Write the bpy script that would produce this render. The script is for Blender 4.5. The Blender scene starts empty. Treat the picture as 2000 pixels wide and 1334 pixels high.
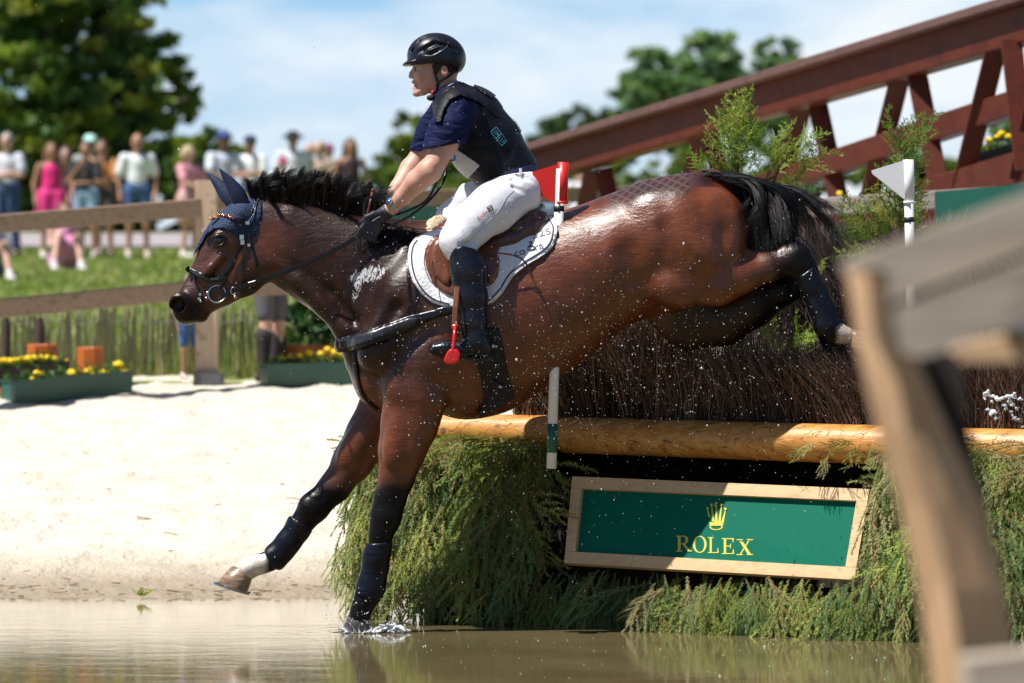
import bpy, math, random
import numpy as np
from mathutils import Vector, Matrix, noise
from mathutils.bvhtree import BVHTree

random.seed(7)
RNG = np.random.default_rng(7)
scene = bpy.context.scene
COL = scene.collection
R = math.radians

# ------------------------------------------------------------------ camera
CAM_Z, CAM_D, FPX = 1.29, 18.0, 8100.0
cam_d = bpy.data.cameras.new("camera")
cam = bpy.data.objects.new("camera", cam_d)
COL.objects.link(cam)
cam.location = (0, -CAM_D, CAM_Z)
cam.rotation_euler = (R(90), 0, 0)
cam_d.sensor_width = 36
cam_d.lens = 36 * FPX / 2000
cam_d.shift_y = -17 / 2000
cam_d.clip_start = 0.1
cam_d.clip_end = 6000
cam_d.dof.use_dof = True
cam_d.dof.focus_distance = 17.85
cam_d.dof.aperture_fstop = 2.95
cam_d.dof.aperture_blades = 9
scene.camera = cam

# ------------------------------------------------------------------ sky + sun
SUN = Vector((-0.42, -0.20, 0.86)).normalized()          # towards the sun
sun_el = math.asin(SUN.z)
sun_az = math.atan2(SUN.x, SUN.y)
world = bpy.data.worlds.new("World")
scene.world = world
world.use_nodes = True
wn, wl = world.node_tree.nodes, world.node_tree.links
bg = wn["Background"]
sky = wn.new("ShaderNodeTexSky")
sky.sky_type = 'NISHITA'
sky.sun_disc = False
sky.sun_elevation = sun_el
sky.sun_rotation = sun_az
sky.air_density = 1.0
sky.dust_density = 0.5
sky.ozone_density = 2.5
tc = wn.new("ShaderNodeTexCoord")
mp = wn.new("ShaderNodeMapping")
mp.inputs['Scale'].default_value = (14, 14, 38)
mp.inputs['Location'].default_value = (3.1, 0.4, 1.3)
nz = wn.new("ShaderNodeTexNoise")
nz.inputs['Scale'].default_value = 1.0
nz.inputs['Detail'].default_value = 7
nz.inputs['Roughness'].default_value = 0.5
rp = wn.new("ShaderNodeValToRGB")
rp.color_ramp.elements[0].position = 0.34
rp.color_ramp.elements[1].position = 0.60
mx = wn.new("ShaderNodeMixRGB")
mx.inputs['Color2'].default_value = (16.2, 17.3, 18.4, 1)
gn = wn.new("ShaderNodeMixRGB")
gn.blend_type = 'MULTIPLY'
gn.inputs['Fac'].default_value = 1
gn.inputs['Color2'].default_value = (1.0, 1.22, 1.42, 1)
wl.new(tc.outputs['Generated'], mp.inputs['Vector'])
wl.new(mp.outputs['Vector'], nz.inputs['Vector'])
wl.new(nz.outputs['Fac'], rp.inputs['Fac'])
sep = wn.new("ShaderNodeSeparateXYZ"); wl.new(tc.outputs['Generated'], sep.inputs[0])
lowb = wn.new("ShaderNodeMapRange"); lowb.inputs['From Min'].default_value = 0.30; lowb.inputs['From Max'].default_value = 0.10
lowb.inputs['To Min'].default_value = 0.12; lowb.inputs['To Max'].default_value = 1.0
wl.new(sep.outputs['Z'], lowb.inputs['Value'])
cm = wn.new("ShaderNodeMath"); cm.operation = 'MULTIPLY'
az2 = wn.new("ShaderNodeMapRange"); az2.inputs['From Min'].default_value = -0.25; az2.inputs['From Max'].default_value = 0.6; az2.inputs['To Min'].default_value = 0.25
wl.new(sep.outputs['Y'], az2.inputs['Value'])
am2 = wn.new("ShaderNodeMath"); am2.operation = 'MULTIPLY'; wl.new(lowb.outputs[0], am2.inputs[0]); wl.new(az2.outputs[0], am2.inputs[1])
wl.new(rp.outputs['Color'], cm.inputs[0]); wl.new(am2.outputs[0], cm.inputs[1])
wl.new(cm.outputs[0], mx.inputs['Fac'])
wl.new(sky.outputs['Color'], gn.inputs['Color1'])
lr = wn.new("ShaderNodeValToRGB")              # paler air near the horizon, clear blue higher up
lr.color_ramp.elements[0].position = 0.0; lr.color_ramp.elements[0].color = (0.68, 0.84, 0.96, 1)
lr.color_ramp.elements[1].position = 0.10; lr.color_ramp.elements[1].color = (0.33, 0.64, 0.95, 1)
wl.new(sep.outputs['Z'], lr.inputs['Fac'])
ls = wn.new("ShaderNodeVectorMath"); ls.operation = 'SCALE'; ls.inputs['Scale'].default_value = 17.0
wl.new(lr.outputs['Color'], ls.inputs[0])
lm2 = wn.new("ShaderNodeMapRange"); lm2.inputs['From Min'].default_value = 0.30; lm2.inputs['From Max'].default_value = 0.12
wl.new(sep.outputs['Z'], lm2.inputs['Value'])
az = wn.new("ShaderNodeMapRange"); az.inputs['From Min'].default_value = -0.25; az.inputs['From Max'].default_value = 0.6   # haze band shaped to fade towards the camera, cutting fill on the near side
wl.new(sep.outputs['Y'], az.inputs['Value'])
am_ = wn.new("ShaderNodeMath"); am_.operation = 'MULTIPLY'; wl.new(lm2.outputs[0], am_.inputs[0]); wl.new(az.outputs[0], am_.inputs[1])
bx = wn.new("ShaderNodeMixRGB"); wl.new(am_.outputs[0], bx.inputs['Fac']); wl.new(gn.outputs['Color'], bx.inputs['Color1']); wl.new(ls.outputs[0], bx.inputs['Color2'])
wl.new(bx.outputs['Color'], mx.inputs['Color1'])
wl.new(mx.outputs['Color'], bg.inputs['Color'])
bg.inputs['Strength'].default_value = 0.036

sl = bpy.data.lights.new("sun", 'SUN')
sl.energy = 5.0
sl.angle = R(0.5)
sl.color = (1.0, 0.955, 0.89)
so = bpy.data.objects.new("sun", sl)
so.rotation_euler = SUN.to_track_quat('Z', 'Y').to_euler()
COL.objects.link(so)

vs = scene.view_settings
vs.view_transform = 'Standard'
vs.look = 'None'
vs.exposure = 0.62
vs.gamma = 1
scene.cycles.max_bounces = 8
scene.cycles.transparent_max_bounces = 8
scene.cycles.use_denoising = True
try:
    scene.cycles.denoiser = 'OPENIMAGEDENOISE'
except Exception:
    pass

# ------------------------------------------------------------------ helpers
def W(px, py, d):
    """photo pixel at distance d from the camera -> world point"""
    return np.array([(px - 1000.0) * d / FPX, d - CAM_D, CAM_Z + (650.0 - py) * d / FPX])

def P(px, py, dy=0.0):
    return W(px, py, CAM_D + dy)

def topx(v):
    d = v[..., 1] + CAM_D
    return 1000 + v[..., 0] * FPX / d, 650 - (v[..., 2] - CAM_Z) * FPX / d

def tag(o, label=None, cat=None, group=None, kind=None):
    if label: o['label'] = label
    if cat: o['category'] = cat
    if group: o['group'] = group
    if kind: o['kind'] = kind
    return o

def par(o, root):
    if root is not None:
        o.parent = root
        b = root.location.copy() if root.parent is None else Vector((0, 0, 0))
        r = root
        if root.parent is not None:
            b = root.parent.location.copy() if root.parent.type == 'EMPTY' else Vector((0, 0, 0))
        o.matrix_parent_inverse = Matrix.Translation(-b) if root.type == 'EMPTY' else Matrix.Identity(4)
    return o

def thing(name, label, cat, loc=(0, 0, 0), group=None, kind=None):
    o = bpy.data.objects.new(name, None)
    o.empty_display_size = 0.1
    o.location = Vector([float(c) for c in loc])
    COL.objects.link(o)
    return tag(o, label, cat, group, kind)

def mesh_np(name, V, F, mat=None, parent=None, smooth=True, attrs=None):
    V = np.asarray(V, dtype=np.float32)
    me = bpy.data.meshes.new(name)
    if isinstance(F, np.ndarray):
        n, k = F.shape
        me.vertices.add(len(V)); me.vertices.foreach_set('co', V.ravel())
        me.loops.add(n * k); me.loops.foreach_set('vertex_index', F.astype(np.int32).ravel())
        me.polygons.add(n)
        me.polygons.foreach_set('loop_start', np.arange(0, n * k, k, dtype=np.int32))
        me.update(calc_edges=True)
    else:
        me.from_pydata(V.tolist(), [], [list(map(int, f)) for f in F])
        me.update()
    if smooth and len(me.polygons):
        me.polygons.foreach_set('use_smooth', np.ones(len(me.polygons), dtype=bool))
    if attrs:
        for an, arr in attrs.items():
            a = me.color_attributes.new(an, 'FLOAT_COLOR', 'POINT')
            buf = np.ones((len(V), 4), dtype=np.float32)
            buf[:, :arr.shape[1]] = arr
            a.data.foreach_set('color', buf.ravel())
    if mat is not None: me.materials.append(mat)
    o = bpy.data.objects.new(name, me)
    COL.objects.link(o)
    return par(o, parent)

class MB:
    """collects simple solids into one mesh"""
    def __init__(s): s.v = []; s.f = []; s.n = 0
    def add(s, V, F):
        V = np.asarray(V, dtype=float).reshape(-1, 3)
        s.v.append(V); s.f += [[i + s.n for i in f] for f in F]; s.n += len(V)
        return s
    def box(s, c, e, M=None):
        x, y, z = e[0] / 2, e[1] / 2, e[2] / 2
        V = np.array([[a * x, b * y, g * z] for a in (-1, 1) for b in (-1, 1) for g in (-1, 1)])
        if M is not None: V = V @ np.array(M).T
        return s.add(V + np.array(c), [[0, 1, 3, 2], [4, 6, 7, 5], [0, 4, 5, 1], [2, 3, 7, 6], [0, 2, 6, 4], [1, 5, 7, 3]])
    def beam(s, a, b, w, h, up=(0, 0, 1), bev=0.0):
        """rectangular bar from a to b, w across, h along up; optional small chamfer"""
        a, b = np.array(a, float), np.array(b, float)
        t = (b - a) / np.linalg.norm(b - a)
        up = np.array(up, float)
        sd = np.cross(t, up); sd /= np.linalg.norm(sd); u = np.cross(sd, t)
        w /= 2; h /= 2; c = bev
        if c > 0:
            prof = [(-w + c, -h), (w - c, -h), (w, -h + c), (w, h - c), (w - c, h), (-w + c, h), (-w, h - c), (-w, -h + c)]
        else:
            prof = [(-w, -h), (w, -h), (w, h), (-w, h)]
        n = len(prof)
        V = [p + sd * x + u * y for p in (a, b) for x, y in prof]
        F = [[i, (i + 1) % n, n + (i + 1) % n, n + i] for i in range(n)]
        F += [list(range(n))[::-1], list(range(n, 2 * n))]
        return s.add(V, F)
    def tube(s, pts, r, seg=8, caps=True):
        pts = np.array(pts, float)
        n = len(pts)
        r = np.ones(n) * r if np.isscalar(r) else np.array(r, float)
        t = np.gradient(pts, axis=0); t /= np.linalg.norm(t, axis=1)[:, None] + 1e-12
        up = np.array([0, -1, 0.05]) if abs(t[0][1]) < 0.9 else np.array([0, 0, 1.0])
        V = []
        for i in range(n):
            sd = np.cross(t[i], up); sd /= np.linalg.norm(sd) + 1e-12
            up = np.cross(sd, t[i])
            for k in range(seg):
                a = 2 * math.pi * k / seg
                V.append(pts[i] + r[i] * (math.cos(a) * sd + math.sin(a) * up))
        F = [[i * seg + k, i * seg + (k + 1) % seg, (i + 1) * seg + (k + 1) % seg, (i + 1) * seg + k]
             for i in range(n - 1) for k in range(seg)]
        if caps:
            F += [list(range(seg))[::-1], list(range((n - 1) * seg, n * seg))]
        return s.add(V, F)
    def ribbon(s, pts, w, th, nrm=None):
        """flat strap; nrm = normals of its flat face"""
        pts = np.array(pts, float); n = len(pts)
        w = np.ones(n) * w if np.isscalar(w) else np.array(w, float)
        t = np.gradient(pts, axis=0); t /= np.linalg.norm(t, axis=1)[:, None] + 1e-12
        V = []
        for i in range(n):
            nn = np.array([0, -1, 0.0]) if nrm is None else np.array(nrm[i], float)
            sd = np.cross(t[i], nn); sd /= np.linalg.norm(sd) + 1e-12
            nn = np.cross(sd, t[i])
            for a, b in ((-.5, -.5), (.5, -.5), (.5, .32), (.36, .5), (-.36, .5), (-.5, .32)):
                V.append(pts[i] + sd * a * w[i] + nn * b * th)
        F = [[i * 6 + k, i * 6 + (k + 1) % 6, (i + 1) * 6 + (k + 1) % 6, (i + 1) * 6 + k] for i in range(n - 1) for k in range(6)]
        F += [list(range(6))[::-1], list(range((n - 1) * 6, n * 6))]
        return s.add(V, F)
    def ball(s, c, r, nu=10, nv=7):
        r = np.array([r, r, r]) if np.isscalar(r) else np.array(r)
        V = []; F = []
        for j in range(nv + 1):
            ph = math.pi * j / nv
            for i in range(nu):
                th = 2 * math.pi * i / nu
                V.append([math.sin(ph) * math.cos(th), math.sin(ph) * math.sin(th), math.cos(ph)])
        for j in range(nv):
            for i in range(nu):
                F.append([j * nu + i, (j + 1) * nu + i, (j + 1) * nu + (i + 1) % nu, j * nu + (i + 1) % nu])
        return s.add(np.array(V) * r + np.array(c), F)
    def build(s, name, mat, parent=None, smooth=False, **k):
        return mesh_np(name, np.concatenate(s.v), s.f, mat, parent, smooth, **k)

def crom(pts, n=8):
    """Catmull-Rom through points"""
    p = np.array(pts, float)
    p = np.vstack([2 * p[0] - p[1], p, 2 * p[-1] - p[-2]])
    out = []
    for i in range(1, len(p) - 2):
        for t in np.linspace(0, 1, n, endpoint=False):
            a, b, c, d = p[i - 1], p[i], p[i + 1], p[i + 2]
            out.append(0.5 * ((2 * b) + (c - a) * t + (2 * a - 5 * b + 4 * c - d) * t * t + (3 * b - a - 3 * c + d) * t ** 3))
    out.append(p[-2])
    return np.array(out)

# ------------------------------------------------------------------ materials
class NT:
    def __init__(s, name):
        s.m = bpy.data.materials.new(name); s.m.use_nodes = True
        s.t = s.m.node_tree; s.b = s.t.nodes['Principled BSDF']
    def n(s, kind, **k):
        x = s.t.nodes.new(kind)
        for a, v in k.items():
            if a.startswith('_'): setattr(x, a[1:], v)
            else: x.inputs[a.replace('__', ' ')].default_value = v
        return x
    def l(s, a, b): s.t.links.new(a, b)
    def coord(s, scale=(1, 1, 1), rot=(0, 0, 0), out='Object'):
        c = s.n('ShaderNodeTexCoord'); m = s.n('ShaderNodeMapping')
        m.inputs['Scale'].default_value = scale; m.inputs['Rotation'].default_value = rot
        s.l(c.outputs[out], m.inputs['Vector']); return m.outputs['Vector']
    def noise(s, vec, scale, detail=5, rough=0.55, dist=0):
        x = s.n('ShaderNodeTexNoise', Scale=scale, Detail=detail, Roughness=rough, Distortion=dist)
        s.l(vec, x.inputs['Vector']); return x.outputs['Fac']
    def ramp(s, fac, stops):
        x = s.n('ShaderNodeValToRGB'); cr = x.color_ramp
        while len(cr.elements) < len(stops): cr.elements.new(0.5)
        for e, (p, c) in zip(cr.elements, stops):
            e.position = p; e.color = (*c, 1) if len(c) == 3 else c
        s.l(fac, x.inputs['Fac']); return x.outputs['Color']
    def mix(s, fac, a, b, blend='MIX'):
        x = s.n('ShaderNodeMixRGB', _blend_type=blend)
        for v, i in ((fac, 'Fac'), (a, 'Color1'), (b, 'Color2')):
            if hasattr(v, 'links'): s.l(v, x.inputs[i])
            elif isinstance(v, (int, float)): x.inputs[i].default_value = v
            else: x.inputs[i].default_value = (*v, 1)
        return x.outputs['Color']
    def math(s, op, a, b=0.0, clamp=False):
        x = s.n('ShaderNodeMath', _operation=op, _use_clamp=clamp)
        for v, i in ((a, 0), (b, 1)):
            if hasattr(v, 'links'): s.l(v, x.inputs[i])
            else: x.inputs[i].default_value = v
        return x.outputs[0]
    def bump(s, h, strength=0.3, dist=0.01, prev=None):
        x = s.n('ShaderNodeBump', Strength=strength, Distance=dist)
        s.l(h, x.inputs['Height'])
        if prev is not None: s.l(prev, x.inputs['Normal'])
        s.l(x.outputs['Normal'], s.b.inputs['Normal']); return x.outputs['Normal']
    def set(s, **k):
        for a, v in k.items():
            i = s.b.inputs[a.replace('__', ' ')]
            if hasattr(v, 'links'): s.l(v, i)
            elif isinstance(v, (tuple, list)): i.default_value = (*v, 1) if len(v) == 3 else v
            else: i.default_value = v
        return s

def simple(name, c, rough=0.6, c2=None, scale=20, stretch=(1, 1, 1), bump=0, bscale=None, bdist=0.004, **k):
    n = NT(name)
    v = n.coord(stretch)
    c2 = c2 or tuple(x * 0.75 for x in c)
    n.set(Base__Color=n.ramp(n.noise(v, scale), [(0.35, c), (0.68, c2)]), Roughness=rough, **k)
    if bump: n.bump(n.noise(v, bscale or scale * 3), bump, bdist)
    return n.m

def wood(name, a, b, scale=6, stretch=(0.6, 14, 14), rough=0.6, bump=0.35, dark=(0.05, 0.03, 0.02), rot=(0, 0, 0), **k):
    n = NT(name); v = n.coord(stretch, rot)
    w = n.noise(v, scale, 8, 0.6, 0.3)
    c = n.ramp(w, [(0.3, b), (0.55, a), (0.75, tuple(x * 0.8 for x in a))])
    c = n.mix(n.ramp(n.noise(n.coord((1, 1, 1)), 9, 3), [(0.62, (0, 0, 0)), (0.75, (1, 1, 1))]), c, n.mix(0.55, c, dark))
    n.set(Base__Color=c, Roughness=rough, **k); n.bump(w, bump, 0.006)
    return n.m

# ------------------------------------------------------------------ implicit surfaces -> meshes
def smin(a, b, k):
    if k <= 0: return np.minimum(a, b)
    h = np.clip(0.5 + 0.5 * (b - a) / k, 0, 1)
    return b + (a - b) * h - k * h * (1 - h)

class Field:
    def __init__(s, lo, hi, h):
        s.lo = np.array(lo, float); s.h = h
        s.n = np.ceil((np.array(hi) - s.lo) / h).astype(int) + 1
        s.F = np.full(s.n, 0.5, dtype=np.float32)
    def _box(s, lo, hi):
        i0 = np.clip(np.floor((lo - s.lo) / s.h).astype(int), 0, s.n - 1)
        i1 = np.clip(np.ceil((hi - s.lo) / s.h).astype(int) + 1, 1, s.n)
        if np.any(i1 <= i0): return None
        ax = [(s.lo[k] + s.h * np.arange(i0[k], i1[k])).astype(np.float32) for k in range(3)]
        return tuple(slice(i0[k], i1[k]) for k in range(3)), ax[0][:, None, None], ax[1][None, :, None], ax[2][None, None, :]
    def seg(s, a, b, ra, rb, k=0.02, sa=1, sb=1, cut=False):
        a, b = np.array(a, float), np.array(b, float)
        m = max(ra * max(sa, 1), rb * max(sb, 1)) + abs(k) * 1.3 / min(1, sa, sb) + 3 * s.h
        q = s._box(np.minimum(a, b) - m, np.maximum(a, b) + m)
        if q is None: return s
        sl, X, Y, Z = q
        v = b - a; L = float(v @ v) + 1e-12
        t = np.clip(((X - a[0]) * v[0] + (Y - a[1]) * v[1] + (Z - a[2]) * v[2]) / L, 0, 1)
        r = ra + (rb - ra) * t; sy = sa + (sb - sa) * t
        d = np.sqrt((X - a[0] - v[0] * t) ** 2 + ((Y - a[1] - v[1] * t) / sy) ** 2 + (Z - a[2] - v[2] * t) ** 2) - r
        d = d * np.minimum(1, sy)
        s.F[sl] = -smin(-s.F[sl], d, k) if cut else smin(s.F[sl], d, k)
        return s
    def chain(s, pts, k=0.02, kin=0.01, cut=False):
        """pts: (px, py, dy, r_px[, sy])"""
        q = [(P(p[0], p[1], p[2]), p[3] / 450.0, (p[4] if len(p) > 4 else 1)) for p in pts]
        for i in range(len(q) - 1):
            s.seg(q[i][0], q[i + 1][0], q[i][1], q[i + 1][1], k, q[i][2], q[i + 1][2], cut)
        return s
    def chain3(s, pts, k=0.02, cut=False):
        for i in range(len(pts) - 1):
            a, b = pts[i], pts[i + 1]
            s.seg(a[:3], b[:3], a[3], b[3], k, a[4] if len(a) > 4 else 1, b[4] if len(b) > 4 else 1, cut)
        return s
    def ell(s, c, r, k=0.02, rot=None, cut=False):
        c = np.array(c, float); r = np.array(r, float)
        m = r.max() + abs(k) * 2.4 + 3 * s.h
        q = s._box(c - m, c + m)
        if q is None: return s
        sl, X, Y, Z = q
        x, y, z = X - c[0], Y - c[1], Z - c[2]
        if rot:       # rotation in the image plane, radians
            x, z = x * math.cos(rot) + z * math.sin(rot), -x * math.sin(rot) + z * math.cos(rot)
        k0 = np.sqrt((x / r[0]) ** 2 + (y / r[1]) ** 2 + (z / r[2]) ** 2) + 1e-6
        k1 = np.sqrt((x / r[0] ** 2) ** 2 + (y / r[1] ** 2) ** 2 + (z / r[2] ** 2) ** 2) + 1e-6
        d = np.where(k0 < 0.3, -r.min() * (1 - k0), k0 * (k0 - 1) / k1)
        s.F[sl] = -smin(-s.F[sl], d, k) if cut else smin(s.F[sl], d, k)
        return s
    def ellp(s, px, py, dy, rx, ry_m, rz, k=0.02, rot=0, cut=False):
        """ellipsoid placed by photo pixel; rx, rz in photo px, depth radius in metres; rot degrees, anticlockwise in the photo"""
        return s.ell(P(px, py, dy), (rx / 450, ry_m, rz / 450), k, R(rot), cut)

def nets(F, lo, h, smooth=1):
    ins = F < 0
    c = [ins[a:F.shape[0] - 1 + a, b:F.shape[1] - 1 + b, g:F.shape[2] - 1 + g] for a in (0, 1) for b in (0, 1) for g in (0, 1)]
    tot = sum(x.astype(np.int8) for x in c)
    act = (tot > 0) & (tot < 8)
    I = np.argwhere(act)
    if len(I) == 0: return np.zeros((0, 3)), np.zeros((0, 4), int)
    idx = -np.ones(act.shape, dtype=np.int64); idx[act] = np.arange(len(I))
    offs = np.array([[a, b, g] for a in (0, 1) for b in (0, 1) for g in (0, 1)])
    val = np.stack([F[I[:, 0] + o[0], I[:, 1] + o[1], I[:, 2] + o[2]] for o in offs], 1)
    acc = np.zeros((len(I), 3)); cnt = np.zeros(len(I))
    for i in range(8):
        for j in range(i + 1, 8):
            if np.abs(offs[i] - offs[j]).sum() != 1: continue
            va, vb = val[:, i], val[:, j]
            m = (va < 0) != (vb < 0)
            t = va[m] / (va[m] - vb[m])
            acc[m] += offs[i] + t[:, None] * (offs[j] - offs[i]); cnt[m] += 1
    V = np.array(lo) + h * (I + acc / cnt[:, None])
    Q = []
    sh = F.shape
    for ax in range(3):
        u, w = (ax + 1) % 3, (ax + 2) % 3
        s0 = [slice(None)] * 3; s1 = [slice(None)] * 3
        s0[ax] = slice(0, -1); s1[ax] = slice(1, None)
        a, b = ins[tuple(s0)], ins[tuple(s1)]
        E = np.argwhere(a != b)
        E = E[(E[:, u] > 0) & (E[:, w] > 0) & (E[:, u] < sh[u] - 1) & (E[:, w] < sh[w] - 1)]
        if not len(E): continue
        st = a[E[:, 0], E[:, 1], E[:, 2]]
        def g(du, dw):
            e = E.copy(); e[:, u] += du; e[:, w] += dw
            return idx[e[:, 0], e[:, 1], e[:, 2]]
        q = np.stack([g(-1, -1), g(0, -1), g(0, 0), g(-1, 0)], 1)
        q[~st] = q[~st][:, ::-1]
        Q.append(q)
    Q = np.concatenate(Q); Q = Q[(Q >= 0).all(1)]
    for _ in range(smooth):
        a = np.concatenate([Q[:, i] for i in range(4)]); b = np.concatenate([Q[:, (i + 1) % 4] for i in range(4)])
        n = len(V); num = np.bincount(a, minlength=n) + np.bincount(b, minlength=n)
        S = np.stack([np.bincount(a, V[b, k], n) + np.bincount(b, V[a, k], n) for k in range(3)], 1)
        ok = num > 0
        V[ok] = V[ok] * 0.5 + 0.5 * S[ok] / num[ok, None]
    return V, Q

def poly_sd(px, py, poly):
    """signed distance (photo px) to a closed polygon"""
    p = np.array(poly, float)
    d = np.full(px.shape, 1e9, dtype=np.float32); inside = np.zeros(px.shape, bool)
    for i in range(len(p)):
        a, b = p[i], p[(i + 1) % len(p)]
        ex, ey = b - a
        wx, wy = px - a[0], py - a[1]
        t = np.clip((wx * ex + wy * ey) / (ex * ex + ey * ey + 1e-9), 0, 1)
        d = np.minimum(d, (wx - ex * t) ** 2 + (wy - ey * t) ** 2)
        c = ((a[1] <= py) != (b[1] <= py)) & (px < ex * (py - a[1]) / (ey if abs(ey) > 1e-9 else 1e-9) + a[0])
        inside ^= c
    d = np.sqrt(d)
    return np.where(inside, -d, d)

def shell(name, fld, polys, off, mat, parent, smooth=2, ymin=-9, ymax=9, inner=None, holes=None, attr=None, ksm=0.0):
    """a layer of the given thickness over an implicit body, limited to a region drawn on the photo"""
    if polys and np.isscalar(polys[0][0]): polys = [polys]
    allp = np.array([q for p in polys for q in p], float)
    a = P(allp[:, 0].min() - 14, allp[:, 1].max() + 14, 0); b = P(allp[:, 0].max() + 14, allp[:, 1].min() - 14, 0)
    lo = np.minimum(a, b); hi = np.maximum(a, b)
    lo[1] = max(ymin - 0.03, fld.lo[1]); hi[1] = min(ymax + 0.03, fld.lo[1] + fld.h * (fld.n[1] - 1))
    q = fld._box(lo, hi)
    sl, X, Y, Z = q
    D = CAM_D + Y
    px = 1000 + X * FPX / D + 0 * Z; py = 650 - (Z - CAM_Z) * FPX / D + 0 * X
    pd = None
    for pl in polys:
        x = poly_sd(px, py, pl) / 450.0
        pd = x if pd is None else np.minimum(pd, x)
    for hl in (holes or []):
        pd = np.maximum(pd, -poly_sd(px, py, hl) / 450.0)
    G = -smin(-(fld.F[sl] - off), -pd, ksm) if ksm else np.maximum(fld.F[sl] - off, pd)
    if inner is not None: G = np.maximum(G, -(fld.F[sl] - inner))
    G = np.maximum(G, (ymin - Y)); G = np.maximum(G, (Y - ymax))
    G = np.pad(G, 1, constant_values=0.5)
    l0 = np.array([X.ravel()[0], Y.ravel()[0], Z.ravel()[0]]) - fld.h
    V, Q = nets(G, l0, fld.h, smooth)
    return mesh_np(name, V, Q, mat, parent, True, attr(V) if attr else None)

def bvh_of(o):
    me = o.data
    v = np.empty(len(me.vertices) * 3, dtype=np.float32); me.vertices.foreach_get('co', v)
    return BVHTree.FromPolygons(v.reshape(-1, 3).tolist(), [list(p.vertices) for p in me.polygons])

CAMP = Vector((0, -CAM_D, CAM_Z))
def hit(bv, px, py, off=0.0, fallback=0.0):
    """nearest point of the surface seen at a photo pixel, lifted off it"""
    t = Vector(P(px, py, 0)); d = (t - CAMP).normalized()
    loc, nrm, i, dist = bv.ray_cast(CAMP, d)
    if loc is None: return P(px, py, fallback), np.array([0, -1, 0.0])
    if nrm.dot(d) > 0: nrm = -nrm
    return np.array(loc + nrm * off), np.array(nrm)

def text_mesh(s, size=1.0):
    cu = bpy.data.curves.new('lettering', 'FONT'); cu.body = s; cu.size = size
    o = bpy.data.objects.new('lettering', cu); COL.objects.link(o)
    dg = bpy.context.evaluated_depsgraph_get()
    me = o.evaluated_get(dg).to_mesh()
    V = np.array([v.co[:] for v in me.vertices]); F = [list(p.vertices) for p in me.polygons]
    o.evaluated_get(dg).to_mesh_clear()
    bpy.data.objects.remove(o); bpy.data.curves.remove(cu)
    return V, F
# lettering outlines, made while the scene is still light
TXT = {k: text_mesh(k) for k in ("fischer", "co", "ra", "525")}

# ------------------------------------------------------------------ ground, sand, water
def sstep(x, a, b):
    t = np.clip((x - a) / (b - a), 0, 1); return t * t * (3 - 2 * t)

GD = [5, 10, 17, 19.2, 20.2, 21.0, 24, 28.8, 31, 35, 45, 63, 85, 110, 200, 3200]
GZ = [-.9, -.7, -.45, -.06, 0.0, .045, .38, .93, 1.0, 1.25, 1.6, 2.5, 3.4, 3.6, 2.0, -60]
def ground_z(x, d):
    z = np.interp(d, GD, GZ)
    zr = np.interp(d, [18.2, 19.6, 22, 26, 40, 63], [-.4, 0.9, 1.55, 1.85, 2.2, 2.55])
    m = sstep(x / d * FPX, 330, 560) * (d < 70)
    m = m * (d > 18.2)
    return z * (1 - m) + np.maximum(z, zr) * m

def terrain(name, ds, xs_fn, zoff, mat, rough_amp=0.0, fs=3.0):
    V = []; nx = len(xs_fn(ds[0]))
    for d in ds:
        xs = xs_fn(d); z = ground_z(xs, d) + zoff
        if rough_amp:
            z = z + np.array([rough_amp * min(1, max(0.1, (d - 20.0) / 1.5)) * (noise.noise((x * fs, d * fs * .7, 0)) + .6 * noise.noise((x * fs * 3.1, d * fs * 2.3, 5)) + .35 * noise.noise((x * fs * 7, d * fs * 5, 9))) for x in xs])
        V += [(x, d - CAM_D, zz) for x, zz in zip(xs, z)]
    V = np.array(V); n = len(ds)
    i = np.arange(n - 1)[:, None] * nx + np.arange(nx - 1)[None, :]
    Q = np.stack([i, i + 1, i + nx + 1, i + nx], -1).reshape(-1, 4)
    return tag(mesh_np(name, V, Q, mat), kind='structure')

n = NT('sand'); v = n.coord()
c = n.ramp(n.noise(v, 3.5, 6, .6), [(0.3, (0.54, 0.48, 0.385)), (0.6, (0.66, 0.60, 0.50))])
wet = n.n('ShaderNodeSeparateXYZ'); n.l(v, wet.inputs[0])
wz = n.math('ADD', wet.outputs['Z'], n.math('MULTIPLY', n.math('SUBTRACT', n.noise(v, 2.0, 4), .5), 0.08))
wf = n.ramp(wz, [(0.02, (1, 1, 1)), (0.16, (0, 0, 0))])
c = n.mix(wf, c, (0.34, 0.27, 0.18))
speck = n.ramp(n.noise(n.coord((1, 0.5, 1)), 34, 3, .7), [(0.70, (0, 0, 0)), (0.76, (1, 1, 1))])
c = n.mix(n.math('MULTIPLY', speck, 0.5), c, (0.16, 0.11, 0.07))
n.set(Base__Color=c, Roughness=n.math('SUBTRACT', .93, n.math('MULTIPLY', wf, .45)))
bb0 = n.bump(n.noise(n.coord((1, .55, 1)), 5, 5, .6), 0.8, 0.10)
n.bump(n.noise(v, 26, 9, .7), 0.6, 0.03, bb0)
SAND = n.m
terrain('sand_bank', np.concatenate([np.arange(17.0, 24, .055), np.arange(24, 31.4, .11)]), lambda d: np.linspace(-4.6, 2.6, 130), 0, SAND, 0.034, 3.2)

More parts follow.
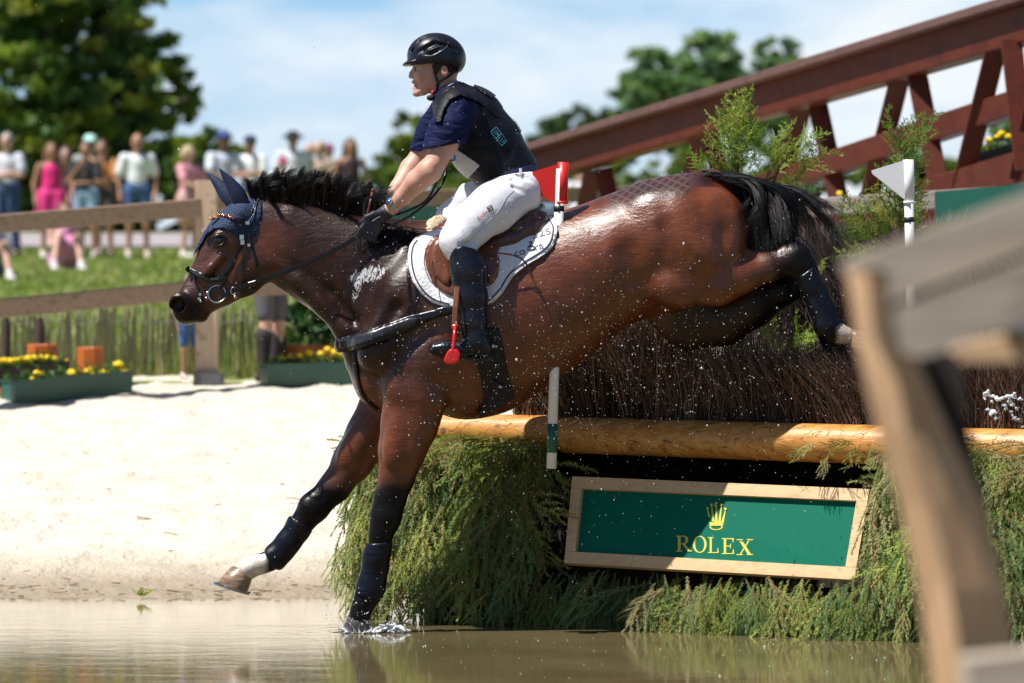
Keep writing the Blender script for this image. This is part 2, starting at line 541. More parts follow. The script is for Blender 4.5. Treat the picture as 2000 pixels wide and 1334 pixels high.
n = NT('grass_ground'); v = n.coord()
c = n.ramp(n.noise(v, 0.9, 6, .65), [(0.3, (0.085, 0.14, 0.025)), (0.5, (0.19, 0.24, 0.05)), (0.68, (0.36, 0.33, 0.14))])
n.set(Base__Color=c, Roughness=.9); n.bump(n.noise(v, 30, 4), .6, .05)
GRASSG = n.m
terrain('grass_field', np.concatenate([np.arange(28.9, 64, .7), [66, 70, 75, 80, 85, 90, 97, 104, 110, 130, 170, 200, 300, 600, 1200, 3100]]),
        lambda d: np.linspace(-1, 1, 70) * (9 + .55 * d), 0.012, GRASSG, .03, .5)
# pale gravel track across the top of the slope
GRAV = simple('gravel', (0.34, 0.30, 0.31), .9, (0.27, .24, .25), 2, bump=.4)
terrain('gravel_track', np.arange(66, 79, 1.0), lambda d: np.linspace(-16, 6, 40), 0.05, GRAV)
PATHM = simple('bark_path', (0.36, 0.25, 0.20), .9, (0.22, .13, .10), 1.2, bump=.4)
terrain('footpath', np.arange(20.8, 25.5, .3), lambda d: np.linspace(1.5, 3.6, 14), 0.03, PATHM)

# short grass blades on the slope, uncountable
def blades(name, N, xr, dr, h, cols, zoff=0, lean=.5, wd=.012, parent=None):
    t = RNG.random(N); d = dr[0] + (dr[1] - dr[0]) * t ** 1.3
    x = xr[0] + (xr[1] - xr[0]) * RNG.random(N)
    x = x * d / dr[1] if abs(xr[0]) > 8 else x
    z = ground_z(x, d) + zoff
    hh = h * (.5 + RNG.random(N)); a = RNG.random(N) * 6.28
    b = np.stack([x, d - CAM_D, z], 1); s = np.stack([np.cos(a), np.sin(a), 0 * a], 1) * wd * (.6 + RNG.random(N))[:, None] * (d / 30)[:, None]
    l = RNG.normal(0, lean, (N, 3)) * hh[:, None]; l[:, 2] = hh
    V = np.stack([b - s, b + s, b + l], 1).reshape(-1, 3)
    F = np.arange(3 * N).reshape(-1, 3)
    cc = np.array(cols)[RNG.integers(0, len(cols), N)] * (.7 + .6 * RNG.random(N))[:, None]
    return mesh_np(name, V, F, LEAFC, parent, False, {'Col': np.repeat(cc, 3, 0)})

def leafmat(name, tr=.35, rough=.55, spec=.4):
    n = NT(name); a = n.n('ShaderNodeAttribute', _attribute_name='Col')
    n.set(Base__Color=a.outputs['Color'], Roughness=rough, Specular__IOR__Level=spec)
    t = n.n('ShaderNodeBsdfTranslucent'); m = n.n('ShaderNodeMixShader', Fac=tr)
    n.l(n.mix(1, a.outputs['Color'], (1.2, 1.3, .6), 'MULTIPLY'), t.inputs['Color'])
    out = n.t.nodes['Material Output']
    n.l(n.b.outputs[0], m.inputs[1]); n.l(t.outputs[0], m.inputs[2]); n.l(m.outputs[0], out.inputs['Surface'])
    return n.m
LEAFC = leafmat('leaf')
NEEDLE = leafmat('needle', .38, .5, .3)
tag(blades('grass', 60000, (-9.5, 3), (30.2, 64), .07, [(.15, .22, .04), (.22, .29, .06), (.10, .17, .03), (.38, .35, .15)], wd=.012),
    'short meadow grass covering the slope behind the wooden fence', 'grass', kind='stuff')

n = NT('pond_water'); v = n.coord((1, 1, 1))
fw = n.noise(n.coord((.5, 1.1, 1)), 4.5, 6, .6, .8)
w2 = n.noise(n.coord((.8, 1, 1)), 30, 4, .6, .5)
n.set(Base__Color=n.ramp(n.noise(v, 1.1, 3), [(.35, (0.12, 0.092, 0.042)), (.65, (0.17, 0.132, 0.066))]), Roughness=0.012, IOR=1.33, Specular__IOR__Level=.62)
b1 = n.bump(fw, .06, .012)
n.bump(w2, .10, .002, b1)
WATER = n.m
# ring waves round the landing hoof, on top of calm water
nx, ny = 330, 150
xs = np.linspace(-7, 7, nx); ys = np.concatenate([np.linspace(-13, -4, 20), np.linspace(-3.9, 2.9, ny - 20)])
hoofp = P(704, 1228, 0)
X, Y = np.meshgrid(xs, ys)
rr = np.hypot(X - hoofp[0], Y - hoofp[1])
Z = .004 * np.sin(rr * 60) * np.exp(-rr * 4) 
Vw = np.stack([X, Y, Z], -1).reshape(-1, 3)
i = np.arange(ny - 1)[:, None] * nx + np.arange(nx - 1)[None, :]
tag(mesh_np('water', Vw, np.stack([i, i + 1, i + nx + 1, i + nx], -1).reshape(-1, 4), WATER), kind='structure')

GN = np.linspace(-30, 9, 60); VN = [(x, y - 18, -.02 + .03 * noise.noise((x, y, 0)) - (.5 if y > 8.2 else 0)) for y in GN for x in np.linspace(-14, 14, 50)]
i = np.arange(59)[:, None] * 50 + np.arange(49)[None, :]
tag(mesh_np('near_bank', np.array(VN), np.stack([i, i + 1, i + 51, i + 50], -1).reshape(-1, 4), simple('bank_soil', (.10, .08, .05), .95, (.07, .075, .03), 3, bump=.5)), kind='structure')
# debris on the wet sand
m = MB()
for k in range(90):
    d = 20.2 + abs(RNG.normal(0, .35)) if k < 60 else RNG.uniform(20.4, 26); x = RNG.uniform(-2.6, -.75) * d / 18
    z = float(ground_z(np.array([x]), d)[0]) + .012
    a = RNG.uniform(-.5, .5); L = RNG.uniform(.006, .022) if k % 6 else RNG.uniform(.03, .06)
    q = [np.array([x + math.cos(a) * t, d - 18 + math.sin(a) * t, z + .006 * math.sin(k + 30 * t)]) for t in np.linspace(-L, L, 4)]
    m.ribbon(q, RNG.uniform(.003, .016), .003, [(0, -.3, 1)] * 4)
tag(m.build('plant_litter', simple('litter', (.10, .065, .035), .8, (.22, .17, .09), 8)), 'dry twigs and leaf scraps scattered over the sand by the water', 'litter', kind='stuff')
V = []; F = []; C = []
c0 = W(275, 1168, 20.0)
for k in range(9):
    a = RNG.uniform(0, 6.28); L = RNG.uniform(.03, .06); e = np.array([math.cos(a) * L + .02, math.sin(a) * L * .5, RNG.uniform(.005, .05)])
    s = np.array([-math.sin(a), math.cos(a), .4]) * .012; b = c0 + np.array([RNG.normal(.0, .02), 0, .01])
    V += [b, b + e * .5 + s, b + e, b + e * .5 - s]; F.append([4 * k, 4 * k + 1, 4 * k + 2, 4 * k + 3]); C += [(.30, .34, .04)] * 4
tag(mesh_np('leafy_twig', V, F, LEAFC, None, False, {'Col': np.array(C)}), 'small yellow-green leafy twig lying at the water edge on the left', 'twig')

# ------------------------------------------------------------------ wooden fence behind the sand
FENCEW = wood('fence_wood', (0.30, 0.21, 0.14), (0.19, 0.13, 0.09), 3, rough=.8)
FENCEP = wood('post_wood', (0.48, 0.36, 0.25), (0.36, 0.24, 0.15), 3, (14, 14, .8), rough=.8)
root = thing('wooden_fence', 'pale weathered post and rail fence running behind the sand bank', 'fence', W(404, 745, 28.5))
m = MB(); m.beam(W(404, 752, 28.5), W(404, 352, 28.5), .15, .15, (0, 1, 0), .008); m.build('post', FENCEP, root)
m = MB(); m.beam(W(408, 753, 28.45), W(408, 728, 28.45), .2, .2, (0, 1, 0), .01); m.build('post_base', simple('steel', (.10, .10, .11), .5), root)
for a, b in (((-60, 442, 27.6), (395, 405, 28.5)), ((-60, 608, 27.6), (350, 569, 28.4)), ((350, 569, 28.4), (392, 566, 28.5)),
             ((415, 395, 28.6), (1240, 378, 31.5)), ((415, 563, 28.6), (1180, 545, 31))):
    m = MB(); m.beam(W(*a), W(*b), .13, .125 if a[0] < 390 else .115, (0, 0, 1), .006); m.build('rail', FENCEW, root)
m = MB(); m.beam(W(-75, 800, 27.5), W(-75, 395, 27.5), .15, .15, (0, 1, 0), .008); m.build('post', FENCEP, root)

# chestnut paling fence
root = thing('paling_fence', 'low split paling fence of grey green stakes behind the rail fence', 'fence', W(200, 745, 29.6))
PAL = simple('paling', (.36, .33, .20), .85, (.20, .21, .11), 9, (12, 12, 1), bump=.3)
for k, px in enumerate(np.arange(-8, 640, 8.4)):
    px += RNG.normal(0, 2.2); d = 29.4 + .002 * px
    m = MB(); a = W(px, 750, d); b = W(px + RNG.normal(0, 5), 600 + RNG.normal(0, 8), d)
    m.tube([a, (a + b) / 2 + np.array([RNG.normal(0, .006), 0, 0]), b], [.013, .014, .009], 6); m.build('stake', PAL, root)
for y in (630, 705):
    m = MB(); m.tube([W(x, y + 3 * math.sin(x * .05), 29.38 + .002 * x) for x in range(-10, 650, 20)], .004, 4); m.build('wire', simple('wire', (.2, .19, .17), .5), root)
for px, t in ((76, 'thick dark fence stake standing in the paling beside the left flower pots', ), (10, 'dark round stake at the far left end of the paling',)):
    m = MB(); m.tube([W(px, 745, 29.2), W(px + 2, 640, 29.2), W(px, 622, 29.2)], [.035, .035, .028], 9)
    tag(m.build('fence_stake', simple('darkwood', (.06, .04, .03), .8)), t, 'stake')
tag(blades('tall_grass', 2600, (-4.2, .9), (29.7, 30.9), .24, [(.16, .22, .06), (.12, .18, .04), (.34, .30, .15), (.26, .28, .10)], lean=.16, wd=.007),
    'rough tall grass growing up between the palings', 'grass', kind='stuff')

# ------------------------------------------------------------------ flower troughs
GREENP = simple('green_plastic', (.012, .075, .055), .4, (.016, .09, .065), 5)
DARKP = simple('black_plastic', (.015, .015, .02), .5)
YEL = simple('marigold_yellow', (.85, .66, .01), .7, (.8, .48, .004), 60, bump=.8, bscale=90, bdist=.01)
STEMG = (.07, .16, .03)
def trough(name, label, A, B, h, dep, mat, flowers, group='green flower troughs', leaves=True, fr=.04, pmat=None):
    A, B = np.array(A), np.array(B); t = B - A; L = np.linalg.norm(t); t /= L
    bk = np.array([-t[1], t[0], 0]); bk /= np.linalg.norm(bk)
    if bk[1] < 0: bk = -bk
    root = thing(name, label, 'planter', A, group)
    V = []; F = []; nn = 44
    for i in range(nn + 1):                       # fluted tapering walls
        o = .006 * math.cos(i * math.pi)
        p = A + t * L * i / nn
        V += [p - bk * o + t * .0, p + np.array([0, 0, h]) - bk * (o + .015)]
    m = MB(); F = [[2 * i, 2 * i + 2, 2 * i + 3, 2 * i + 1] for i in range(nn)]
    m.add(V, F)
    V2 = [np.array(v) + bk * dep for v in V]; m.add(V2, [f[::-1] for f in F])
    for e in (0, nn):
        a = [V[2 * e], V2[2 * e], V2[2 * e + 1], V[2 * e + 1]]; m.add(a, [[0, 1, 2, 3] if e == 0 else [3, 2, 1, 0]])
    m.build('trough', mat, root, True)
    m = MB(); top = np.array([0, 0, h])
    for s in (0, 1): m.beam(A + top + bk * (dep * s) - t * .01, B + top + bk * (dep * s) + t * .01, .018, .012)
    m.beam(A + top + bk * 0, A + top + bk * dep, .018, .011); m.beam(B + top, B + top + bk * dep, .018, .011)
    m.build('rim', mat, root)
    m = MB(); m.beam(A + top * .9 + bk * dep / 2, B + top * .9 + bk * dep / 2, dep * .92, .01); m.build('soil', simple('soil', (.03, .02, .015), .9), root)
    N = int(L * 700); V = []; C = []
    for k in range(N):
        c = A + t * L * RNG.random() + bk * dep * RNG.random() + top * .9 + np.array([0, 0, abs(RNG.normal(0, .035))])
        a = RNG.normal(0, 1, 3); a /= np.linalg.norm(a); b = np.cross(a, RNG.normal(0, 1, 3)); b /= np.linalg.norm(b); s = RNG.uniform(.008, .018)
        V += [c - a * s * 1.6, c - b * s * .6, c + a * s * 1.6, c + b * s * .6]; C += [np.array([(.05, .13, .02), (.09, .19, .04), (.03, .08, .02)][k % 3])] * 4
    mesh_np('foliage', V, np.arange(4 * N).reshape(-1, 4), LEAFC, root, False, {'Col': np.array(C)})
    for f in flowers:
        x, y, r = f; d = A[1] + CAM_D + dep * .5 * (1 - (y - 700) * 0) ; d = np.interp(x, [topx(A)[0], topx(B)[0]], [A[1], B[1]]) + CAM_D + dep * RNG.uniform(.2, .7)
        c = W(x, y, d); rr = r * d / FPX
        U = []; m = MB()
        for k in range(26):                        # ruffled petals
            a = RNG.normal(0, 1, 3); a /= np.linalg.norm(a); a[2] = abs(a[2]) * .8 if RNG.random() < .8 else a[2]
            m.ball(c + a * rr * .52, rr * .5 * np.array([1, 1, .8]), 6, 4)
        fl = m.build('flower', YEL, root, True)
        m = MB(); b = c.copy(); b[2] = A[2] + h * .8; m.tube([b, (b + c) / 2 + [.004, 0, 0], c], .0035, 5); m.build('stem', simple('stem', STEMG), fl, True)
    return root

def gz(px, d): return float(ground_z(np.array([(px - 1000) * d / FPX]), d)[0])
def onsand(px, d, dz=0): p = W(px, 0, d); p[2] = gz(px, d) + dz; return p
def dsolve(px, py):
    ds = np.arange(20.2, 60, .02); z = np.array([gz(px, d) for d in ds]); y = 650 + (CAM_Z - z) * FPX / ds
    return float(ds[np.argmin(np.abs(y - py) + 0.0001 * ds)])
dA, dB = dsolve(28, 790), dsolve(257, 769)
trough('flower_trough', 'dark green ribbed trough of yellow marigolds nearest the left edge', onsand(28, dA), onsand(257, dB), .155, .19, GREENP,
       [(74, 732, 12), (66, 741, 9), (113, 745, 11), (141, 731, 12), (146, 742, 11), (173, 727, 12), (181, 734, 10), (203, 731, 14), (231, 714, 12), (244, 731, 12), (60, 752, 7), (128, 738, 6), (24, 752, 6)])
dA = 28.9
trough('flower_trough', 'black tray of massed yellow marigolds at the left edge behind the green trough', onsand(-50, 28.0, .03), onsand(132, 28.9, .01), .15, .2, DARKP,
       [(x, 704 + 3 * math.sin(x), 10) for x in range(-40, 112, 12)] + [(130, 708, 8)], group='green flower troughs')
dA, dB = dsolve(524, 748), dsolve(668, 738)
trough('flower_trough', 'dark green trough of marigolds standing below the horse chest on the sand', onsand(522, 28.7), onsand(690, 28.9), .15, .19, GREENP,
       [(551, 702, 9), (603, 690, 9), (625, 693, 10), (651, 690, 9), (640, 683, 8), (585, 694, 6), (566, 697, 6), (662, 694, 8)])
ORANGE = wood('orange_stain', (.50, .13, .02), (.33, .07, .01), 3, (14, 14, .8), rough=.4, bump=.2)
for (x0, x1, y0, y1, d, lab, nt) in ((54, 112, 672, 716, 29.0, 'orange stained timber block with a notch behind the marigold tray', 1), (151, 202, 678, 736, 28.6, 'taller orange stained timber block right of the notched one', 0),
                                 (548, 668, 674, 700, 29.4, 'long low orange timber block behind the right flower trough', 0)):
    m = MB(); c = W((x0 + x1) / 2, y1, d); r = (x1 - x0) / 2 * d / FPX; zt = W(0, y0, d)[2]
    V = []; sg = 8
    for z in (c[2] - .05, zt - .008, zt):
        q = 1 if z < zt - .001 else .93
        for k in range(sg):
            a = 2 * math.pi * (k + .5) / sg; V.append([c[0] + q * r * 1.05 * math.cos(a), c[1] + q * min(r, .12) * math.sin(a), z])
    F = [[j * sg + k, j * sg + (k + 1) % sg, (j + 1) * sg + (k + 1) % sg, (j + 1) * sg + k] for j in range(2) for k in range(sg)] + [[2 * sg + k for k in range(sg)]]
    m.add(V, F)
    if nt: m.box((c[0] - .0, c[1] - .115, zt - .05), (.03, .02, .07))
    tag(m.build('timber_block', ORANGE), lab, 'timber block', 'orange timber blocks')
m = MB(); m.box(onsand(12, 28.2, .03), (.2, .15, .05)); tag(m.build('timber_board', ORANGE), 'flat reddish board lying on the sand beneath the black flower tray', 'board')

# ------------------------------------------------------------------ trees and shrubs
def tree(name, label, blobs, d, nleaf, ls, cols, trunk=None, spread=.6, cat='tree', group=None, yd=1.0):
    """blobs (px, py, r_px); leaves fill the outer part of each clump"""
    base = trunk[0] if trunk else blobs[0][:2]
    root = thing(name, label, cat, W(base[0], base[1], d), group)
    A = np.array([b[2] ** 2 for b in blobs], float); A /= A.sum()
    V = []; Cc = []
    for b, f in zip(blobs, A):
        dd = d + RNG.uniform(-1, 1) * spread; c = W(b[0], b[1], dd); r = b[2] * dd / FPX
        N = int(nleaf * f); nc = max(6, N // 55)
        q = RNG.normal(0, 1, (nc, 3)); q /= np.linalg.norm(q, axis=1)[:, None]
        q *= (r * (.45 + .62 * RNG.random(nc) ** .5))[:, None]; q[:, 1] *= yd
        cc = c + q
        cl = RNG.integers(0, nc, N); p = cc[cl] + RNG.normal(0, r * .085, (N, 3)) * np.array([1.25, 1, .7])
        tint = np.array(cols)[RNG.integers(0, len(cols), nc)][cl] * (.75 + .5 * RNG.random(N))[:, None]
        a = RNG.normal(0, 1, (N, 3)); a /= np.linalg.norm(a, axis=1)[:, None]
        e = np.cross(a, RNG.normal(0, 1, (N, 3))); e /= np.linalg.norm(e, axis=1)[:, None] + 1e-9
        s = (ls * (.6 + .8 * RNG.random(N)))[:, None]
        V.append(np.stack([p - a * s, p - e * s * .55, p + a * s, p + e * s * .55], 1).reshape(-1, 3)); Cc.append(np.repeat(tint, 4, 0))
    V = np.concatenate(V)
    mesh_np('crown', V, np.arange(len(V)).reshape(-1, 4), LEAFC, root, False, {'Col': np.concatenate(Cc)})
    if trunk:
        m = MB(); t0, t1, rb = trunk; k = d / FPX
        a, b = W(t0[0], t0[1], d), W(t1[0], t1[1], d)
        m.tube([a, a * .5 + b * .5 + [rb * .5, 0, 0], b], [rb, rb * .7, rb * .4], 9)
        for bl in blobs:
            e = W(bl[0], bl[1], d); s = a * .35 + b * .65
            m.tube([s, (s + e) / 2 + [0, 0, .1], e], [rb * .4, rb * .25, rb * .08], 6)
        m.build('trunk', simple('bark', (.10, .075, .055), .9, (.06, .045, .035), 12, bump=.5), root, True)
    return root

GR1 = [(.06, .13, .02), (.11, .19, .025), (.18, .26, .035), (.04, .10, .025), (.27, .30, .04)]
GR2 = [(.13, .23, .11), (.17, .29, .13), (.09, .17, .09), (.24, .35, .15)]  # greens paled and blued: distance haze put into the leaf colour
tree('broadleaf_tree', 'big dark broadleaf tree filling the upper left behind the spectators',
     [(20, 60, 110), (150, 40, 105), (255, 60, 80), (60, 190, 115), (200, 180, 105), (310, 150, 70), (340, 215, 50), (110, 300, 110), (250, 300, 95), (330, 330, 60), (-60, 280, 90),
      (40, 400, 90), (180, 400, 95), (300, 400, 75), (230, -30, 90), (60, -60, 120), (370, 190, 26), (385, 300, 40), (400, 350, 45)], 82, 52000, .105, GR1, ((140, 470), (150, 200), .3), 1.5)
tree('broadleaf_tree', 'small rounded dark bush right of the big tree, behind the blue capped man', [(405, 300, 48), (450, 320, 36), (380, 345, 45), (430, 370, 40)], 79, 5200, .09, GR1, ((415, 455), (415, 330), .1), .5)
tree('broadleaf_tree', 'tallest round crowned tree rising above the brown ramp on the right', [(1385, 118, 58), (1330, 165, 55), (1262, 135, 42), (1245, 185, 42), (1290, 205, 58), (1225, 205, 30), (1370, 190, 50), (1345, 250, 60), (1420, 160, 34), (1420, 110, 30)], 150, 17000, .16, GR2, ((1340, 400), (1330, 190), .35), 2)
tree('broadleaf_tree', 'smaller round tree just right of the tallest one, above the ramp', [(1520, 115, 42), (1490, 155, 38), (1545, 150, 32), (1460, 190, 34), (1515, 190, 44), (1500, 250, 50), (1560, 215, 30)], 150, 9000, .15, GR2, ((1510, 400), (1510, 180), .3), 2)
tree('broadleaf_tree', 'yellow-green leafy tree left of the rider, beyond the spectators', [(800, 262, 42), (775, 300, 42), (830, 245, 30), (840, 300, 50), (790, 345, 50), (860, 350, 55), (745, 335, 35), (925, 340, 60)], 118, 9500, .12, [(.10, .16, .02), (.15, .20, .02), (.06, .11, .02), (.22, .25, .04)], ((800, 420), (800, 300), .2), 1.5)
tree('hedge_tree', 'hazy blue green tree behind the rider, left of the ramp top', [(1085, 262, 38), (1130, 240, 34), (1170, 262, 38), (1050, 290, 30), (1200, 240, 30)], 190, 5000, .2, [(.07, .12, .06), (.10, .15, .07)], ((1120, 330), (1120, 270), .3), 3)
tree('shrub', 'dense dark leafy shrub behind the orange block and right flower trough', [(600, 610, 42), (640, 600, 40), (575, 590, 26), (625, 650, 45), (585, 655, 34), (670, 640, 45)], 30.2, 5200, .028, [(.025, .085, .03), (.04, .12, .035), (.02, .06, .025), (.08, .17, .05)], ((615, 700), (615, 640), .03), .15, 'shrub', None, .6)
for lab, bl, dd in (('long low hedge of mid green bushes on the skyline left of the rider', [(x, 372 + 8 * math.sin(x), 34) for x in range(700, 1010, 26)], 105),
                    ('pale green field hedge seen under the brown ramp rail', [(x, 338 + 10 * math.sin(x), 44) for x in range(1060, 1560, 34)] + [(x, 380, 40) for x in range(1070, 1560, 40)], 112),
                    ('faraway low hedge under the right half of the ramp', [(x, 335 + 14 * math.sin(x * 1.7), 34) for x in range(1560, 2020, 30)], 112)):
    tree('hedge', lab, bl, dd, 8000, .13, [(.13, .20, .03), (.18, .24, .04), (.09, .15, .03)], None, 2, 'hedge')
tree('shrub', 'green shrub with its top at the far right edge behind the ramp bars', [(1960, 262, 34), (1995, 240, 34), (1930, 300, 25)], 40, 2500, .04, GR2, ((1965, 330), (1965, 280), .03), .4, 'shrub')

# ------------------------------------------------------------------ brown timber ramp
BR = wood('brown_stain', (.095, .018, .007), (.055, .010, .005), 3, (3, 3, 3), rough=.5, bump=.15, Specular__IOR__Level=.3)
BRC = wood('brown_cap', (.13, .065, .055), (.085, .04, .035), 3, (3, 3, 3), rough=.5, bump=.15)
def bd(px): return np.interp(px, [1000, 2050], [31.0, 25.5])
def WB(px, py, o=0.0): return W(px, py, bd(px) + o)
root = thing('timber_ramp', 'brown stained timber ramp with sloping handrail and splayed bracing bars', 'ramp', WB(1700, 400))
m = MB(); m.beam(WB(960, 320, 0), WB(2100, -26, 0), .34, .055, (0, 0, 1), .006); m.build('handrail_cap', BRC, root)
m = MB(); m.beam(WB(960, 353, 0), WB(2100, 21, 0), .16, .235, (0, 0, 1), .008); m.build('top_beam', BR, root)
m = MB(); m.beam(WB(1180, 466, .02), WB(2100, 164, .02), .12, .155, (0, 0, 1), .006); m.build('middle_rail', BR, root)
m = MB(); m.beam(WB(1560, 462, .03), WB(2100, 300, .03), .2, .20, (0, 0, 1), .006); m.build('bottom_beam', BR, root)
for a, b, c2, d2 in ((1158, 335, 1142, 410), (1178, 330, 1196, 410), (1372, 262, 1345, 365), (1388, 262, 1420, 400), (1570, 200, 1535, 320), (1595, 195, 1640, 400),
                     (1762, 135, 1695, 400), (1788, 130, 1835, 372), (1948, 85, 1876, 372), (1975, 78, 2003, 330), (2050, 60, 1990, 350)):
    m = MB(); m.beam(WB(a, b, -.02 if c2 > a else .055), WB(c2, d2, -.02 if c2 > a else .055), .13, .045, (0, 1, 0), .004); m.build('brace', BR, root)
GREYW = wood('grey_wood', (.24, .21, .19), (.15, .13, .12), 3, (.6, 14, 14), rough=.85)
root = thing('plank_rail', 'weathered grey plank rail crossing behind the horse tail under the ramp', 'rail', W(1700, 385, 24.5))
m = MB(); m.beam(W(1490, 412, 25.2), W(2080, 376, 23.6), .12, .11, (0, 0, 1), .008); m.build('plank', GREYW, root)
for px in (1508, 1990):
    m = MB(); m.beam(W(px, 490, 24.8), W(px, 400, 24.8), .11, .11, (0, 1, 0)); m.build('post', GREYW, root)
m = MB(); m.beam(W(1440, 452, 25.4), W(1850, 418, 24.6), .1, .15, (0, 0, 1), .005); m.beam(W(1440, 500, 24.9), W(1850, 470, 24.2), .1, .06, (0, 0, 1), .005)
tag(m.build('timber_sill', BR), 'brown stained sill boards lying under the grey plank rail', 'boards')
m = MB(); a, b = W(1826, 374, 23.2), W(2100, 352, 22.8); c_, d_ = W(1830, 520, 23.2), W(2100, 500, 22.8)
m.add([a, b, d_, c_] + [q + np.array([0, .03, 0]) for q in (a, b, d_, c_)], [[0, 3, 2, 1], [4, 5, 6, 7], [0, 1, 5, 4], [1, 2, 6, 5], [2, 3, 7, 6], [3, 0, 4, 7]])
tag(m.build('banner_board', simple('banner_green', (.006, .095, .065), .45, (.005, .08, .055), 4)), 'plain dark green banner board under the grey plank, behind the blurred fence', 'banner')
m = MB(); a, b = W(742, 404, 30.2), W(872, 396, 30.2); c_, d_ = W(742, 452, 30.2), W(872, 452, 30.2)
m.add([a, b, d_, c_] + [q + np.array([0, .03, 0]) for q in (a, b, d_, c_)], [[0, 3, 2, 1], [4, 5, 6, 7], [0, 1, 5, 4], [1, 2, 6, 5], [2, 3, 7, 6], [3, 0, 4, 7]])
tag(m.build('banner_board', simple('banner_green2', (.004, .07, .05), .5)), 'dark green banner board behind the rider hands under the fence rail', 'banner')
def rtrough(label, px, py, w, fl, d, tilt=0):
    a = W(px - w / 2, py + tilt, d); b = W(px + w / 2, py - tilt, d)
    trough('ramp_flower_box', label, a, b, .14, .14, DARKP, fl, 'flower boxes on the ramp')
rtrough('black flower box of marigolds between ramp bars at the right edge', 1962, 328, 100, [(1932, 275, 9), (1932, 290, 8), (1957, 262, 9), (1970, 268, 8), (1948, 268, 7), (1985, 258, 8)], 27.2, 14)
rtrough('black flower box with hardly any blooms left of the right ramp bars', 1818, 368, 55, [(1800, 326, 5)], 27.5, 2)
rtrough('flower box whose two marigolds show above the horse tail', 1572, 422, 60, [(1562, 381, 8), (1586, 381, 8), (1640, 378, 7)], 26.6, 0)

# ------------------------------------------------------------------ the jump: frame, logs, spruce, brush
def wd(px): return 18.95 - 1.32 * (px - 740) / 1060.0     # distance of the face at each photo column
def WW(px, py, o=0.0): return W(px, py, wd(px) + o)
U0 = WW(720, 1230); U1 = WW(2100, 1290)
ud = (U1 - U0); ud[2] = 0; ud /= np.linalg.norm(ud); un = np.array([ud[1], -ud[0], 0]);
if un[1] > 0: un = -un                                    # out of the face, towards the camera
jump = thing('water_jump', 'jump face hung with spruce branches rising out of the pond', 'jump', U0)
m = MB()
LW = np.linalg.norm(U1[:2] - U0[:2])
o0 = U0 - un * .16 + ud * .20; o0[2] = -.3
for a, b, z0, z1, dep in ((0, LW, -.3, .785, .9),):
    q = [o0, o0 + ud * b, o0 + ud * b - un * dep, o0 - un * dep]
    m.add([[p[0], p[1], z0] for p in q] + [[p[0], p[1], z1] for p in q], [[0, 1, 5, 4], [1, 2, 6, 5], [2, 3, 7, 6], [3, 0, 4, 7], [4, 5, 6, 7]])
m.build('earth_box', simple('dark_earth', (.02, .017, .012), .9, (.035, .028, .02), 12, bump=.6), jump)

def sprig(L=.42, nside=9, needle=.013, fat=1.0, droop=.25, seed=0, sidelen=.14, sp=.62):
    """flat spray: (V, F, kind) with stems (kind 0) and needles (kind 1); hangs along -z, spreads in x"""
    g = np.random.default_rng(seed); V = []; K = []
    def run(p0, p1, bend, r, dens, nl):
        n = max(4, int(np.linalg.norm(p1 - p0) / .03)); ts = np.linspace(0, 1, n)
        pts = [p0 + (p1 - p0) * t + bend * math.sin(t * math.pi) for t in ts]
        for a, b in zip(pts[:-1], pts[1:]):
            s = np.cross(b - a, [0, 1, 0]); s = s / (np.linalg.norm(s) + 1e-9) * r; y = np.array([0, -r, 0])
            V.extend([a - s, b - s, b + y]); V.extend([a - s, b + y, a + y]); V.extend([a + y, b + y, b + s]); V.extend([a + y, b + s, a + s]); K.extend([0] * 12)
        tot = int(np.linalg.norm(p1 - p0) / dens)
        for k in range(tot):
            t = (k + g.random()) / tot; j = min(n - 2, int(t * (n - 1))); f = t * (n - 1) - j
            c = pts[j] * (1 - f) + pts[j + 1] * f; tg = pts[j + 1] - pts[j]; tg = tg / np.linalg.norm(tg)
            sd = np.cross(tg, [0, 1, 0]); sd /= np.linalg.norm(sd) + 1e-9
            th = g.uniform(-.2, math.pi + .2); out = sd * math.cos(th) + np.array([0, -1, 0]) * math.sin(th) * .8
            e = c + (out * .8 + tg * .62) * nl * g.uniform(.75, 1.15) * (1 - .45 * t ** 3)
            wv = np.cross(e - c, [0.3, 1, .2]); wv = wv / (np.linalg.norm(wv) + 1e-9) * nl * .085 * fat
            V.extend([c - wv, c + wv, e]); K.extend([1] * 3)
    tip = np.array([g.normal(0, .03), -.02, -L]); b0 = np.array([g.normal(0, .03), -droop * .2, 0])
    run(np.zeros(3), tip, b0, .0034, .0026, needle)
    for k in range(nside):
        t = .12 + .8 * k / nside; s = 1 if k % 2 else -1
        c = tip * t + b0 * math.sin(t * math.pi); l = sidelen * (1.15 - .75 * t) * g.uniform(.7, 1.2)
        e = c + np.array([s * l * sp, g.normal(0, .015) - .01, -l * (1.12 - sp * .5)])
        run(c, e, np.array([s * .012, 0, -.004]), .0018, .0027, needle)
    return np.array(V), np.array(K)

